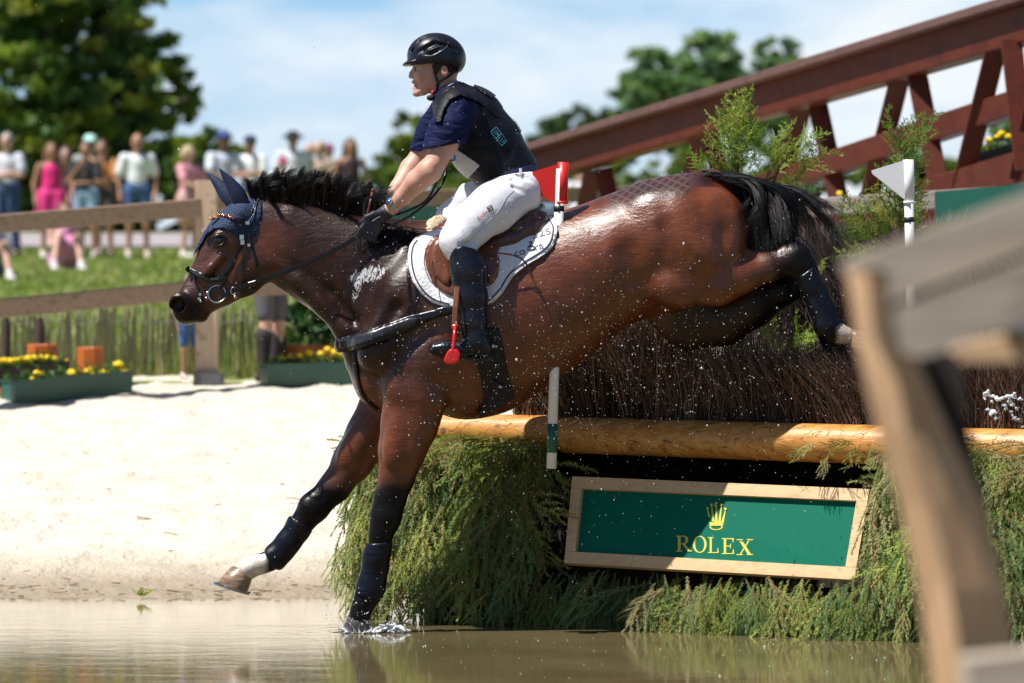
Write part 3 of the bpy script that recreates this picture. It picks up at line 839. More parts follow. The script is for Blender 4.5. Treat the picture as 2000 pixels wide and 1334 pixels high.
def plant_sprigs(name, protos, places, mat, parent, cols, stem=(.34, .17, .08)):
    """places: (position, scale, matrix 3x3, tint index)"""
    VV = []; CC = []
    cols = np.array(cols)
    for pos, sc, M, ti in places:
        V, K = protos[RNG.integers(0, len(protos))]
        v = (V * sc) @ np.array(M).T + pos
        c = np.where(K[:, None] == 0, np.array(stem), cols[ti % len(cols)] * RNG.uniform(.75, 1.25))
        VV.append(v); CC.append(c)
    V = np.concatenate(VV).astype(np.float32); C = np.concatenate(CC)
    o = mesh_np(name, V, np.arange(len(V)).reshape(-1, 3), mat, parent, False, {'Col': C})
    return o
def rot3(ax, a): return np.array(Matrix.Rotation(a, 3, Vector([float(q) for q in ax])))
SP = [sprig(seed=k, L=.34 + .03 * k, nside=6 + k % 3, needle=.021, fat=1.35, sidelen=.20, sp=.36) for k in range(6)]
GREENS = [(.17, .29, .07), (.29, .40, .08), (.10, .22, .08), (.38, .45, .12), (.20, .33, .12), (.42, .41, .20), (.24, .34, .09), (.13, .26, .10), (.33, .40, .12)]
base = np.stack([ud, -un, np.array([0, 0, 1])], 1)      # local x along wall, y into it, z up
places = []
def add_sp(s, z, out, sc, lean=0, tilt=0, ti=None):
    p = U0 + ud * s + un * out; p = p.copy(); p[2] = z
    M = base @ rot3((0, 1, 0), lean) @ rot3((1, 0, 0), tilt)
    places.append((p, sc, M, RNG.integers(0, 9) if ti is None else ti))
SW = LW
LSG = 1
def s_of(px): return float((WW(px, 900) - U0)[:2] @ ud[:2])
for k in range(1150):                                     # front
    s = RNG.uniform(-.02, SW); z = .84 * RNG.random() ** .85 + .02
    bulge = .30 * (1 - min(1, z / .84)) ** .8
    sgn = s_of(1075) < s < s_of(1745)
    if sgn and .11 < z: continue
    if sgn and s < s_of(1340): bulge *= .45
    if sgn and s > s_of(1340): bulge += .06
    if s_of(1085) < s < s_of(1590) and z > .60: continue    # bare recess under the log
    x = s; zz = min(z + .12, .80)
    lean = RNG.normal(0, .42) if s > .45 else RNG.normal(-.05, .16)
    if s_of(1730) < s < s_of(1860): lean = -abs(RNG.normal(0, .15)) * LSG
    add_sp(s, zz, bulge - .03 + RNG.uniform(0, .05) - .03 * (k % 3), RNG.uniform(.5, 1.35) * min(1, .45 + zz) * (1 if s > .3 else .75), lean, RNG.normal(-.12, .16))
for k in range(430):                                     # short fringe below the sign
    s = RNG.uniform(s_of(1070), s_of(1790)); z = RNG.uniform(.13, .25)
    lit = s > s_of(1340)
    if not lit and k % 3 == 0: continue
    add_sp(s, z, RNG.uniform(.02, .16) + (.07 if lit else 0), RNG.uniform(.45, .85), RNG.normal(-.1, .35), RNG.normal(-.2, .2))
for k in range(420):                                     # rounded left end, spilling outwards
    t = RNG.random(); z = .80 - .70 * t * RNG.random() ** .5
    a = RNG.uniform(0, 1.9)                              # angle round the corner
    out_dir = un * math.cos(a) - ud * math.sin(a)
    rad = .0 + .13 * (1 - z / .85)
    p = U0 + ud * .17 - un * .10 + out_dir * (rad + .06); p = p.copy(); p[2] = z
    tang = ud * math.cos(a) + un * math.sin(a)
    B = np.stack([tang, -out_dir, np.array([0, 0, 1])], 1)
    places.append((p, RNG.uniform(.6, 1.0), B @ rot3((0, 1, 0), RNG.normal(0, .3)) @ rot3((1, 0, 0), RNG.normal(-.10, .1)), RNG.integers(0, 7)))
for k in range(150):                                     # top edge, laid flat under the log
    s = RNG.choice([RNG.uniform(.05, s_of(1070)), RNG.uniform(s_of(1600), SW)])
    add_sp(s, RNG.uniform(.76, .83), RNG.uniform(-.1, .1), RNG.uniform(.4, .7) if s < s_of(1300) or s > s_of(1750) else .32, RNG.uniform(-1.6, 1.6), RNG.normal(-.7, .3), RNG.choice([1, 3, 5, 6]))
sp = plant_sprigs('spruce_branches', SP, places, NEEDLE, jump, GREENS); tag(sp, kind='stuff')

n = NT('log_wood'); v = n.coord((.5, 9, 9), (0, 0, -math.atan2(ud[1], ud[0])))
v2 = n.coord((.8, 17, 17), (0, 0, -math.atan2(ud[1], ud[0])))
w = n.noise(v, 3, 7, .6, .4)
c = n.ramp(w, [(.3, (.34, .13, .022)), (.5, (.52, .235, .05)), (.72, (.62, .33, .085))])
cr = n.ramp(n.noise(v2, 1.3, 2, .45, .15), [(.485, (0, 0, 0)), (.5, (1, 1, 1)), (.515, (0, 0, 0))])
c = n.mix(n.math('MULTIPLY', cr, .85), c, (.06, .02, .008))
vo = n.n('ShaderNodeTexVoronoi', Scale=4.5); n.l(n.coord((1, 1, 1)), vo.inputs['Vector'])
kn = n.ramp(vo.outputs['Distance'], [(.045, (1, 1, 1)), (.10, (0, 0, 0))])
c = n.mix(n.math('MULTIPLY', kn, .8), c, (.12, .04, .015))
n.set(Base__Color=c, Roughness=.42, Specular__IOR__Level=.5); n.bump(n.mix(.5, w, cr, 'SUBTRACT'), .35, .01)
LOGM = n.m
def log(label, a, b, ra, rb, seg=40, N=60):
    a, b = np.array(a), np.array(b); t = (b - a) / np.linalg.norm(b - a); s1 = np.cross(t, [0, 0, 1]); s1 /= np.linalg.norm(s1); s2 = np.cross(s1, t)
    V = []; ts = np.linspace(0, 1, N)
    prof = [(0, 0.0), (0, .82), (.004, .93), (.012, 1.0)]
    rings = [(0, .80), (.002, .93), (.008, 1)] + [(x, 1) for x in ts[1:-1]] + [(.992, 1), (.998, .93), (1, .8)]
    for x, q in rings:
        r = (ra + (rb - ra) * x) * q
        for k in range(seg):
            an = 2 * math.pi * k / seg
            rr = r * (1 + .018 * noise.noise((x * 7, math.cos(an) * 1.2, math.sin(an) * 1.2 + ra * 50)))
            V.append(a + (b - a) * x + rr * (math.cos(an) * s1 + math.sin(an) * s2))
    n_ = len(rings)
    F = [[i * seg + k, i * seg + (k + 1) % seg, (i + 1) * seg + (k + 1) % seg, (i + 1) * seg + k] for i in range(n_ - 1) for k in range(seg)]
    F += [list(range(seg))[::-1], list(range((n_ - 1) * seg, n_ * seg))]
    o = mesh_np('log', V, F, LOGM); tag(o, label, 'log', 'peeled logs along the top of the jump')
    return o
lo = .0
log('peeled honey coloured log, the shorter left one, ending behind the red flag pole', WW(812, 838, .05), WW(1094, 845, .05), .073, .077)
log('long peeled honey coloured log right of the red flag pole, over the green sign', WW(1096, 849, .03), WW(2120, 882, .03), .081, .086)

# brush: dense upright twigs
BRUSH = NT('brush_twig'); a_ = BRUSH.n('ShaderNodeAttribute', _attribute_name='Col'); BRUSH.set(Base__Color=a_.outputs['Color'], Roughness=.75); BRUSH = BRUSH.m
def twigs(name, N, sfun, ztop, zbase, depth, lean, cols, parent, rr=(.0012, .0028), off0=0.0, hmin=.25):
    V = []; C = []; F = []
    s = sfun(N); o = off0 + depth * RNG.random(N); hz = ztop(s, o)
    zb = zbase + (hz - zbase) * RNG.random(N) * .6
    top = hz + RNG.normal(0, .028, N) + .06 * (RNG.random(N) < .08)
    P0 = U0[None] + ud[None] * s[:, None] - un[None] * o[:, None]; P0[:, 2] = zb
    tb = RNG.normal(0, lean * .8, 400); th_ = RNG.normal(0, .02, 400); tc_ = RNG.uniform(.55, 1.35, 400); ci = ((s * 16).astype(int) * 3 + (o * 20).astype(int)) % 400
    dx = RNG.normal(0, lean * .75, (N, 3)); dx[:, 0] += tb[ci]; dx[:, 2] = 0; top = top + th_[ci]
    H = (top - zb)[:, None]
    mid = P0 + dx * H * .4 + RNG.normal(0, .014, (N, 3)); mid[:, 2] = zb + H[:, 0] * .5
    P2 = P0 + dx * H * 1.2 + RNG.normal(0, .008, (N, 3)); P2[:, 2] = top
    r = RNG.uniform(*rr, N)[:, None]
    e1 = np.array([1, 0, 0]) * r; e2 = np.array([-.5, -.8, 0]) * r; e3 = np.array([-.5, .8, 0]) * r
    VV = np.stack([P0 + e1, P0 + e2, P0 + e3, mid + e1, mid + e2, mid + e3, P2 + e1 * .4, P2 + e2 * .4, P2 + e3 * .4], 1).reshape(-1, 3)
    bq = np.array([[0, 1, 4, 3], [1, 2, 5, 4], [2, 0, 3, 5], [3, 4, 7, 6], [4, 5, 8, 7], [5, 3, 6, 8]])
    FF = (np.arange(N)[:, None, None] * 9 + bq[None]).reshape(-1, 4)
    cc = np.array(cols)[RNG.integers(0, len(cols), N)] * (RNG.uniform(.55, 1.3, N) * tc_[ci])[:, None]
    return mesh_np(name, VV, FF, BRUSH, parent, False, {'Col': np.repeat(cc, 9, 0)})
TW = [(.20, .105, .07), (.12, .06, .04), (.26, .155, .11), (.07, .038, .025), (.36, .25, .18)]
def zpx(py, s, o):   # height that shows at photo row py for a point on the wall line
    p = U0[None] + ud[None] * s[:, None] - un[None] * o[:, None]
    return CAM_Z + (650 - py) * (p[:, 1] + CAM_D) / FPX
def px_of(s, o):
    p = U0[None] + ud[None] * s[:, None] - un[None] * o[:, None]
    return 1000 + p[:, 0] * FPX / (p[:, 1] + CAM_D)
brush = thing('brush_fence', 'tall fence of brown birch twigs standing behind the logs', 'brush fence', WW(1300, 800, .3))
def zt_front(s, o): x = px_of(s, o); return zpx(np.interp(x, [960, 1010, 1100, 1180, 1290, 1310, 2100], [812, 745, 660, 632, 640, 702, 712]), s, o)
def zt_back(s, o): x = px_of(s, o); return zpx(np.interp(x, [1180, 1250, 1400, 1540, 1600, 2100], [640, 600, 520, 468, 455, 470]), s, o)
s0, s1 = s_of(985), s_of(2100)
f1 = twigs('front_twigs', 19000, lambda N: RNG.uniform(s0, s1, N), zt_front, .78, .17, .26, TW, brush, off0=.10); tag(f1, kind='stuff')
f2 = twigs('rear_twigs', 13000, lambda N: RNG.uniform(s_of(1230), s1, N), zt_back, .9, .22, .24, [(.30, .22, .18), (.20, .14, .12), (.40, .32, .27), (.12, .08, .06)], brush, off0=.95); tag(f2, kind='stuff')
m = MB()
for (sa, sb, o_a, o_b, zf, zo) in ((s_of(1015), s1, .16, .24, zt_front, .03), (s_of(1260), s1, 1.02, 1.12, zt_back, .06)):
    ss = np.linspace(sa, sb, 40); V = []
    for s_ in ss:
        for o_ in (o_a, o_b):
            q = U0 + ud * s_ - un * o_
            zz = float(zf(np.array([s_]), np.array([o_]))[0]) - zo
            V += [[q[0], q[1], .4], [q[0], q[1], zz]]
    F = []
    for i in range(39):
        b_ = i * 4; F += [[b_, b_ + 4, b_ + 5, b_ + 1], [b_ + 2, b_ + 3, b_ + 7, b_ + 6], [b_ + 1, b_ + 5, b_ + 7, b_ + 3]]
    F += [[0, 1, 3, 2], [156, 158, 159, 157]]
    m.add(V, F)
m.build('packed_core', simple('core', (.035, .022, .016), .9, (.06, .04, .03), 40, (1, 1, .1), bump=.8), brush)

# thuja sprays in the brush
def spray(seed):
    g = np.random.default_rng(seed); V = []; K = []
    def rib(a, b, w, kd):
        t = b - a; s = np.cross(t, [g.normal(0, .35), 1, g.normal(0, .35)]); s = s / (np.linalg.norm(s) + 1e-9) * w
        V.extend([a - s * .7, a + s * .7, b + s * .25]); V.extend([a - s * .7, b + s * .25, b - s * .25]); K.extend([kd] * 6)
        V.extend([a - s, (a + b) / 2 + s * 1.3, (a + b) / 2 - s * 1.1]); K.extend([kd] * 3)
    L = g.uniform(.34, .46); n = 15; bend = g.normal(0, .04)
    pt = lambda t: np.array([bend * math.sin(t * 3.1), -.03 * math.sin(t * 4), -L * t])
    for i in range(12): rib(pt(i / 12), pt((i + 1) / 12), .0028, 0)
    for k in range(n):
        t = .10 + .88 * (k + g.uniform(-.3, .3)) / n; s = 1 if k % 2 else -1; c = pt(t); an = g.uniform(.45, .95); l = (.17 * (1.1 - .8 * t) + .02) * g.uniform(.45, 1.25); yy = g.normal(0, .35)
        d = np.array([s * math.sin(an), yy * .6, -math.cos(an)]); d /= np.linalg.norm(d); cu = np.array([0, 0, g.uniform(-.3, .5)]) * l
        q = lambda u: c + d * l * u + cu * u * u
        m_ = max(4, int(l / .011))
        for j in range(m_):
            u = j / m_; rib(q(u), q(u + 1 / m_), .0024, 1)
            for s2 in (-1, 1):
                if g.random() < .12: continue
                a2 = an * s + s2 * g.uniform(.5, .95); l2 = g.uniform(.012, .040) * (1.15 - u); e = np.array([math.sin(a2), yy * .5 + g.normal(0, .3), -math.cos(a2)]); e /= np.linalg.norm(e)
                rib(q(u + .3 / m_), q(u + .3 / m_) + e * l2, .0030, 1)
                if l2 > .024:
                    for s3 in (-1, 1): a3 = a2 + s3 * .7; e3 = np.array([math.sin(a3), g.normal(0, .3), -math.cos(a3)]); rib(q(u + .3 / m_) + e * l2 * .5, q(u + .3 / m_) + e * l2 * .5 + e3 * l2 * .5, .0026, 1)
    return np.array(V), np.array(K)
TJ = [spray(20 + k) for k in range(6)]
TJG = [(.15, .25, .04), (.23, .33, .05), (.30, .37, .07), (.11, .19, .04), (.36, .37, .09)]
def thuja(label, specs):
    pl = []
    b0 = specs[0]
    root = thing('thuja_branch', label, 'branch', W(b0[0], b0[1], b0[2]), 'thuja branches stuck in the brush fence')
    for (x, y, d, ang, sc) in specs + [(x_ + RNG.normal(0, 14), y_ - 8 + RNG.normal(0, 14), d_ + RNG.normal(0, .04), a_ + RNG.normal(0, 28), s_ * RNG.uniform(.4, .75)) for (x_, y_, d_, a_, s_) in specs]:    # ang: direction the tip points, degrees from up, + = right
        M = rot3((0, 1, 0), math.pi + R(ang) + RNG.normal(0, .12)) @ rot3((0, 0, 1), RNG.uniform(-.9, .9))
        pl.append((W(x, y, d), sc, M, RNG.integers(0, 5)))
    plant_sprigs('foliage', TJ, pl, NEEDLE, root, TJG, (.14, .08, .03))
    m = MB()
    for (x, y, d, ang, sc) in specs[:3]:
        a = W(x, y, d); t = np.array([math.sin(R(ang)), 0, math.cos(R(ang))]) * .35 * sc
        m.tube([a - t * .4, a, a + t * .5], [.006, .005, .003], 6)
    m.build('stem', simple('twig', (.14, .08, .04), .8), root, True)
d = 18.75
thuja('tall leafy thuja branch standing up behind the horse rump', [(1435, 330, d, 4, .95), (1440, 300, d, -2, .75), (1420, 340, d, -22, .6), (1450, 335, d, 22, .6), (1400, 350, d, -45, .5), (1460, 350, d, 35, .55), (1425, 290, d, 8, .62), (1432, 345, d + .03, 10, .75), (1450, 340, d, -8, .75), (1380, 350, d, -30, .35)])
thuja('arching thuja branch reaching right above the horse tail', [(1500, 340, d, 30, .55), (1520, 330, d, 20, .6), (1530, 330, d, 55, .6), (1555, 320, d, 75, .5), (1545, 300, d, 60, .5), (1510, 350, d, 60, .5), (1500, 350, d, -15, .45), (1560, 330, d, 95, .4)])
d = 18.0
thuja('upright thuja branch standing behind the white flag', [(1755, 470, d, 6, 1.0), (1760, 420, d, 0, .9), (1762, 340, d, 8, .8), (1766, 320, d, 4, .62), (1755, 300, d, -4, .5), (1775, 310, d, 14, .55), (1740, 470, d, -30, .7), (1745, 450, d, -20, .6), (1760, 480, d, -5, .9), (1765, 470, d, 12, .7), (1770, 440, d, 8, .6)])
thuja('low thuja spray left of the white flag pole above the brush', [(1730, 475, d, -55, .65), (1740, 470, d, -38, .7), (1715, 460, d, -70, .5), (1735, 490, d, -75, .6), (1710, 420, d, -50, .35), (1680, 455, d, -75, .22)])
d = 18.35
thuja('thuja branch low in the brush beneath the horse hocks', [(1500, 700, d, -10, .5), (1530, 705, d, 15, .6), (1545, 700, d, 30, .5), (1480, 705, d, -40, .45), (1520, 690, d, 0, .45), (1560, 700, d, 45, .4), (1440, 705, d, -30, .4), (1600, 540, d - .1, 10, .25), (1590, 565, d - .1, -10, .25)])

# ------------------------------------------------------------------ sponsor sign
q0 = [W(1122, 933, 18.36), W(1702, 958, 17.67), W(1672, 1135, 17.55), W(1106, 1102, 18.24)]
def SG(u, v, o=0.0):                                  # u right 0..1, v down 0..1
    p = (q0[0] * (1 - u) + q0[1] * u) * (1 - v) + (q0[3] * (1 - u) + q0[2] * u) * v
    nn = np.cross(q0[1] - q0[0], q0[3] - q0[0]); nn /= np.linalg.norm(nn)
    if nn[1] > 0: nn = -nn
    return p + nn * o
sign = thing('sponsor_sign', 'long green sign with a gold crown and ROLEX lettering in a pale wood frame', 'sign', SG(.5, 1))
FR = wood('pale_pine', (.62, .42, .22), (.50, .32, .16), 3, (1.2, 10, 10), rough=.6, bump=.15)
fw_, fh_ = .036, .135
def slab(m, u0, v0, u1, v1, o0, o1):
    c = [(u0, v0), (u1, v0), (u1, v1), (u0, v1)]
    m.add([SG(u, v, o1) for u, v in c] + [SG(u, v, o0) for u, v in c], [[0, 3, 2, 1], [4, 5, 6, 7], [0, 1, 5, 4], [1, 2, 6, 5], [2, 3, 7, 6], [3, 0, 4, 7]])
for (a, b, c_, d_) in ((0, 0, 1, fh_), (0, 1 - fh_, 1, 1), (0, fh_ + .003, fw_, 1 - fh_ - .003), (1 - fw_, fh_ + .003, 1, 1 - fh_ - .003)):
    m = MB(); slab(m, a, b, c_, d_, -.02, .022); m.build('frame_board', FR, sign)
m = MB(); slab(m, fw_ * .9, fh_ * .9, 1 - fw_ * .9, 1 - fh_ * .9, -.018, .0)
panel = m.build('panel', simple('sign_green', (.0, .125, .075), .55, (.0, .115, .07), 3, Specular__IOR__Level=.12), sign)
GOLD = simple('sign_gold', (.62, .52, .05), .5, (.58, .48, .045), 5)
SX0, SX1, SY0, SY1 = 1106., 1702., 933., 1135.
def pxuv(x, y):                                       # photo pixel on the sign -> u, v
    a = (x - 1122) / 580.; b = .5
    for _ in range(8):
        tx, ty = 1122 + 580 * a, 933 + 25 * a; bx, by = 1106 + 566 * a, 1102 + 33 * a
        b = (y - ty) / (by - ty); lx = 1122 + (1106 - 1122) * b; rx = 1702 + (1672 - 1702) * b
        a = (x - lx) / (rx - lx)
    return a, b
def decal(m, pts, lift):
    m.add([SG(*pxuv(x, y), lift) for x, y in pts], [list(range(len(pts)))])
def qd(m, x0, y0, x1, y1, w0, w1, lift, sh=0):        # stroke between two points, widths along x
    decal(m, [(x0 - w0 / 2, y0), (x0 + w0 / 2, y0), (x1 + w1 / 2, y1), (x1 - w1 / 2, y1)], lift)
def ring(m, cx, cy, rx, ry, tx, ty, a0, a1, lift, n=28):
    for k in range(n):
        p, q = R(a0 + (a1 - a0) * k / n), R(a0 + (a1 - a0) * (k + 1) / n)
        decal(m, [(cx + rx * math.cos(p), cy - ry * math.sin(p)), (cx + rx * math.cos(q), cy - ry * math.sin(q)),
                  (cx + (rx - tx) * math.cos(q), cy - (ry - ty) * math.sin(q)), (cx + (rx - tx) * math.cos(p), cy - (ry - ty) * math.sin(p))], lift)
def letter(ch, x, y, w, h, m):
    """x, y = top-left photo px of the letter, slab-serif roman capitals"""
    L = [.0020]
    def nl(): L[0] += .00025; return L[0]
    S = w * .17; sf = h * .06
    def st(cx, y0=0., y1=1., ww=S): qd(m, x + cx, y + y0 * h, x + cx, y + y1 * h, ww, ww, nl())
    def sr(cx, yy, ww): decal(m, [(x + cx - ww / 2, y + yy), (x + cx + ww / 2, y + yy), (x + cx + ww / 2, y + yy + sf), (x + cx - ww / 2, y + yy + sf)], nl())
    if ch == 'R':
        st(w * .2); sr(w * .2, 0, w * .40); sr(w * .2, h - sf, w * .42)
        l = nl(); decal(m, [(x + w * .2, y), (x + w * .5, y), (x + w * .5, y + sf), (x + w * .2, y + sf)], l); l = nl()
        decal(m, [(x + w * .2, y + h * .48), (x + w * .5, y + h * .48), (x + w * .5, y + h * .54), (x + w * .2, y + h * .54)], l)
        ring(m, x + w * .48, y + h * .27, w * .30, h * .27, S, sf, -90, 90, nl()); qd(m, x + w * .48, y + h * .5, x + w * .84, y + h, S, S, nl()); sr(w * .88, h - sf, w * .28)
    if ch == 'O': ring(m, x + w * .5, y + h * .5, w * .5, h * .52, S, sf, 0, 360, nl(), 40)
    if ch == 'L':
        st(w * .25); sr(w * .25, 0, w * .45); sr(w * .45, h - sf, w * .85); qd(m, x + w * .84, y + h * .68, x + w * .84, y + h, w * .05, w * .13, nl())
    if ch == 'E':
        st(w * .25); sr(w * .45, 0, w * .85); sr(w * .45, h - sf, w * .85); sr(w * .45, h * .47, w * .45)
        qd(m, x + w * .84, y, x + w * .84, y + h * .26, w * .13, w * .05, nl()); qd(m, x + w * .86, y + h * .70, x + w * .86, y + h, w * .05, w * .13, nl()); qd(m, x + w * .66, y + h * .35, x + w * .66, y + h * .65, w * .06, w * .06, nl())
    if ch == 'X':
        qd(m, x + w * .2, y, x + w * .8, y + h, S * 1.15, S * 1.15, nl()); qd(m, x + w * .78, y, x + w * .2, y + h, S * .5, S * .5, nl())
        for cx in (.2, .8): sr(w * cx, 0, w * .36); sr(w * cx, h - sf, w * .38)
for ch, x0, x1, y0, y1 in (('R', 1326, 1357, 1047, 1078), ('O', 1359, 1386, 1048, 1080), ('L', 1388, 1412, 1050, 1081), ('E', 1415, 1442, 1052, 1083), ('X', 1444, 1477, 1054, 1085)):
    m = MB(); letter(ch, x0, y0, x1 - x0, y1 - y0, m); m.build('letter', GOLD, panel)
m = MB(); l = .002
for k, (tx, ty) in enumerate(((1388, 996), (1396, 989), (1405, 986), (1415, 989), (1423, 997))):
    bx = 1405 + (k - 2) * 5.2
    decal(m, [(tx - .8, ty), (tx + .8, ty), (bx + 3.2, 1027), (bx - 3.2, 1027)], l + k * .0003)
    ring(m, tx, ty - 2, 2.6, 2.6, 2.6, 2.6, 0, 360, l + .002 + k * .0003, 12)
ring(m, 1405, 1030, 13, 6.5, 3, 1.8, 0, 360, .0045, 28)
decal(m, [(1392, 1021), (1418, 1021), (1418, 1028), (1392, 1028)], .0050)
m.build('crown', GOLD, panel)

# ------------------------------------------------------------------ flags on poles
WHITE = simple('white_plastic', (.78, .79, .80), .35, (.72, .73, .75), 6, bump=.05)
REDP = simple('red_plastic', (.70, .018, .012), .4, (.62, .015, .01), 5)
BLK = simple('black_rubber', (.012, .012, .014), .5)
GRN = simple('green_tape', (.01, .11, .07), .5)
def flagpole(name, label, x0, y0, x1, y1, d, flag, fmat, r=.0205, group=None, tape=None):
    root = thing(name, label, 'flag', W(x1, y1, d))
    a, b = W(x0, y0, d), W(x1, y1, d)
    m = MB(); m.tube([b, a], [r, r * .95], 20); pole = m.build('pole', WHITE, root, True)
    for t0, t1, mt, nm in tape or []:
        m = MB(); m.tube([W(x0 + (x1 - x0) * (t0 - y0) / (y1 - y0), t0, d), W(x0 + (x1 - x0) * (t1 - y0) / (y1 - y0), t1, d)], r * 1.06, 20); m.build(nm, mt, pole, True)
    m = MB(); f = [W(x, y, d) for x, y in flag['pts']]; th = .012
    V = [p + np.array([0, -th, 0]) for p in f] + [p + np.array([0, th, 0]) for p in f]; nn = len(f)
    m.add(V, [list(range(nn))[::-1], list(range(nn, 2 * nn))] + [[i, (i + 1) % nn, nn + (i + 1) % nn, nn + i] for i in range(nn)])
    m.build('flag', fmat, root)
    m = MB(); s = flag['sock']; m.tube([W(s[0], s[1], d), W(s[2], s[3], d)], r * 1.12, 20); m.tube([W(s[2], s[3] - 5, d), W(s[2], s[3], d)], r * 1.3, 20); m.build('socket', fmat, root, True)
flagpole('red_flag_marker', 'red plastic flag on a white pole rising in front of the logs', 1094, 330, 1077, 915, 17.86, dict(pts=[(1040, 336), (1100, 317), (1100, 397), (1085, 398), (1040, 372)], sock=(1100, 317, 1097, 398)), REDP, .0215, None,
         [(402, 413, BLK, 'black_band'), (828, 884, GRN, 'green_band')])
flagpole('white_flag_marker', 'white plastic flag on a white pole at the right end of the brush', 1774, 315, 1783, 860, 17.45, dict(pts=[(1702, 333), (1772, 311), (1778, 390), (1764, 388), (1704, 340)], sock=(1774, 312, 1776, 398)), WHITE, .0205, None,
         [(424, 434, BLK, 'black_band')])

# ------------------------------------------------------------------ foreground trestle fence, far out of focus
FG = wood('foreground_pine', (.60, .38, .21), (.40, .23, .12), 3, (12, 12, .8), rough=.7, rot=(0, R(-12), 0))
FGG = wood('foreground_grey', (.44, .37, .30), (.31, .25, .19), 3, (.8, 12, 12), rough=.85)
root = thing('foreground_fence', 'big blurred timber fence corner close to the camera at lower right', 'fence', W(1900, 1400, 6.0))
def prism(m, pts, d0, d1, dsc=None):
    f = [W(x, y, d0) for x, y in pts]; b = [W(x, y, d0) + np.array([0, d1 - d0, 0]) for x, y in pts]; nn = len(pts)
    m.add(f + b, [list(range(nn))[::-1], list(range(nn, 2 * nn))] + [[i, (i + 1) % nn, nn + (i + 1) % nn, nn + i] for i in range(nn)])
m = MB(); V = []; rows = [(505, 1652, 1690, 1770), (540, 1654, 1720, 1772), (700, 1680, 1742, 1790), (850, 1715, 1772, 1855), (985, 1757, 1815, 1922), (1150, 1793, 1855, 1965), (1420, 1835, 1895, 1990), (2391, 1975, 2045, 2130)]
for y, xl, xm, xr in rows:
    V += [W(xl, y, 6.10), W(xm, y, 5.99), W(xr, y, 6.04), W(xm + 20, y, 6.16)]
F = [[i * 4 + k, i * 4 + (k + 1) % 4, (i + 1) * 4 + (k + 1) % 4, (i + 1) * 4 + k] for i in range(len(rows) - 1) for k in range(4)] + [[0, 3, 2, 1], [28, 29, 30, 31]]
m.add(V, F); m.build('slanted_post', FG, root)
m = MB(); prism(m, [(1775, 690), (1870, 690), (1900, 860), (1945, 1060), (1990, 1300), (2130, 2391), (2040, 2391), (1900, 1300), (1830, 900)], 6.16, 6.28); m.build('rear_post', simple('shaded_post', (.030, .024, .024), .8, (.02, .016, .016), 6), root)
m = MB(); prism(m, [(1655, 512), (1700, 490), (2080, 352), (2080, 460), (1740, 590), (1735, 525), (1660, 530)], 5.88, 6.02); m.build('top_rail', FGG, root)
m = MB(); prism(m, [(1750, 604), (2080, 478), (2080, 600), (1800, 700), (1770, 690)], 5.86, 5.995); m.build('second_rail', FGG, root)
m = MB(); prism(m, [(1868, 676), (2080, 628), (2080, 706), (1868, 706)], 6.3, 6.4)
cross = m.build('cross_rail', wood('bright_pine', (.68, .46, .27), (.55, .34, .18), 3, (.8, 12, 12), rough=.6), root)
m = MB(); m.tube([W(1992, 640, 6.28), W(1992, 640, 6.33)], .025, 14); m.build('bolt', simple('bolt', (.5, .5, .5), .35, Metallic=1.0), cross, True)
m = MB(); prism(m, [(1890, 1290), (2080, 1268), (2080, 1400), (1890, 1400)], 5.8, 5.9); m.build('bottom_rail', FGG, root)
# ------------------------------------------------------------------ the horse: one implicit body
H = Field((-1.56, -.42, .0), (1.55, .42, 2.12), .0085)
# trunk
H.chain([(742, 640, 0, 74, .85), (800, 610, 0, 128, .72), (860, 622, 0, 160, .72), (925, 634, 0, 172, .72), (1000, 606, 0, 158, .80), (1070, 573, 0, 142, .86), (1150, 532, 0, 125, .92),
         (1230, 497, 0, 119, .98), (1300, 468, 0, 118, 1.0), (1350, 452, 0, 108, .98), (1388, 450, 0, 74, 1.15)], .05)
H.chain([(830, 520, 0, 72, .45), (900, 500, 0, 60, .5), (960, 500, 0, 62, .6)], .06)              # withers
H.chain([(905, 735, 0, 70, 1.0), (960, 722, 0, 66, 1.1)], .08)                                    # girth, sternum
H.chain([(725, 700, 0, 52, 1.35), (742, 745, 0, 46, 1.5), (760, 770, 0, 42, 1.5)], .05)           # breast
# neck
H.chain([(810, 560, 0, 122, .62), (735, 545, 0, 112, .55), (668, 518, 0, 92, .52), (610, 494, 0, 80, .48), (560, 474, 0, 67, .50), (520, 456, 0, 58, .56)], .05)
H.chain([(515, 412, 0, 14, 1.1), (570, 421, 0, 16, 1.2), (615, 434, 0, 17, 1.3), (660, 448, 0, 18, 1.3), (715, 462, 0, 18, 1.3), (790, 470, 0, 20, 1.3)], .03)   # crest
H.chain([(585, 548, -.05, 22), (635, 590, -.06, 24), (680, 640, -.07, 28), (700, 680, -.06, 30)], .03)   # throat muscle near
H.chain([(585, 548, .05, 22), (635, 590, .06, 24), (680, 640, .07, 28), (700, 680, .06, 30)], .03)
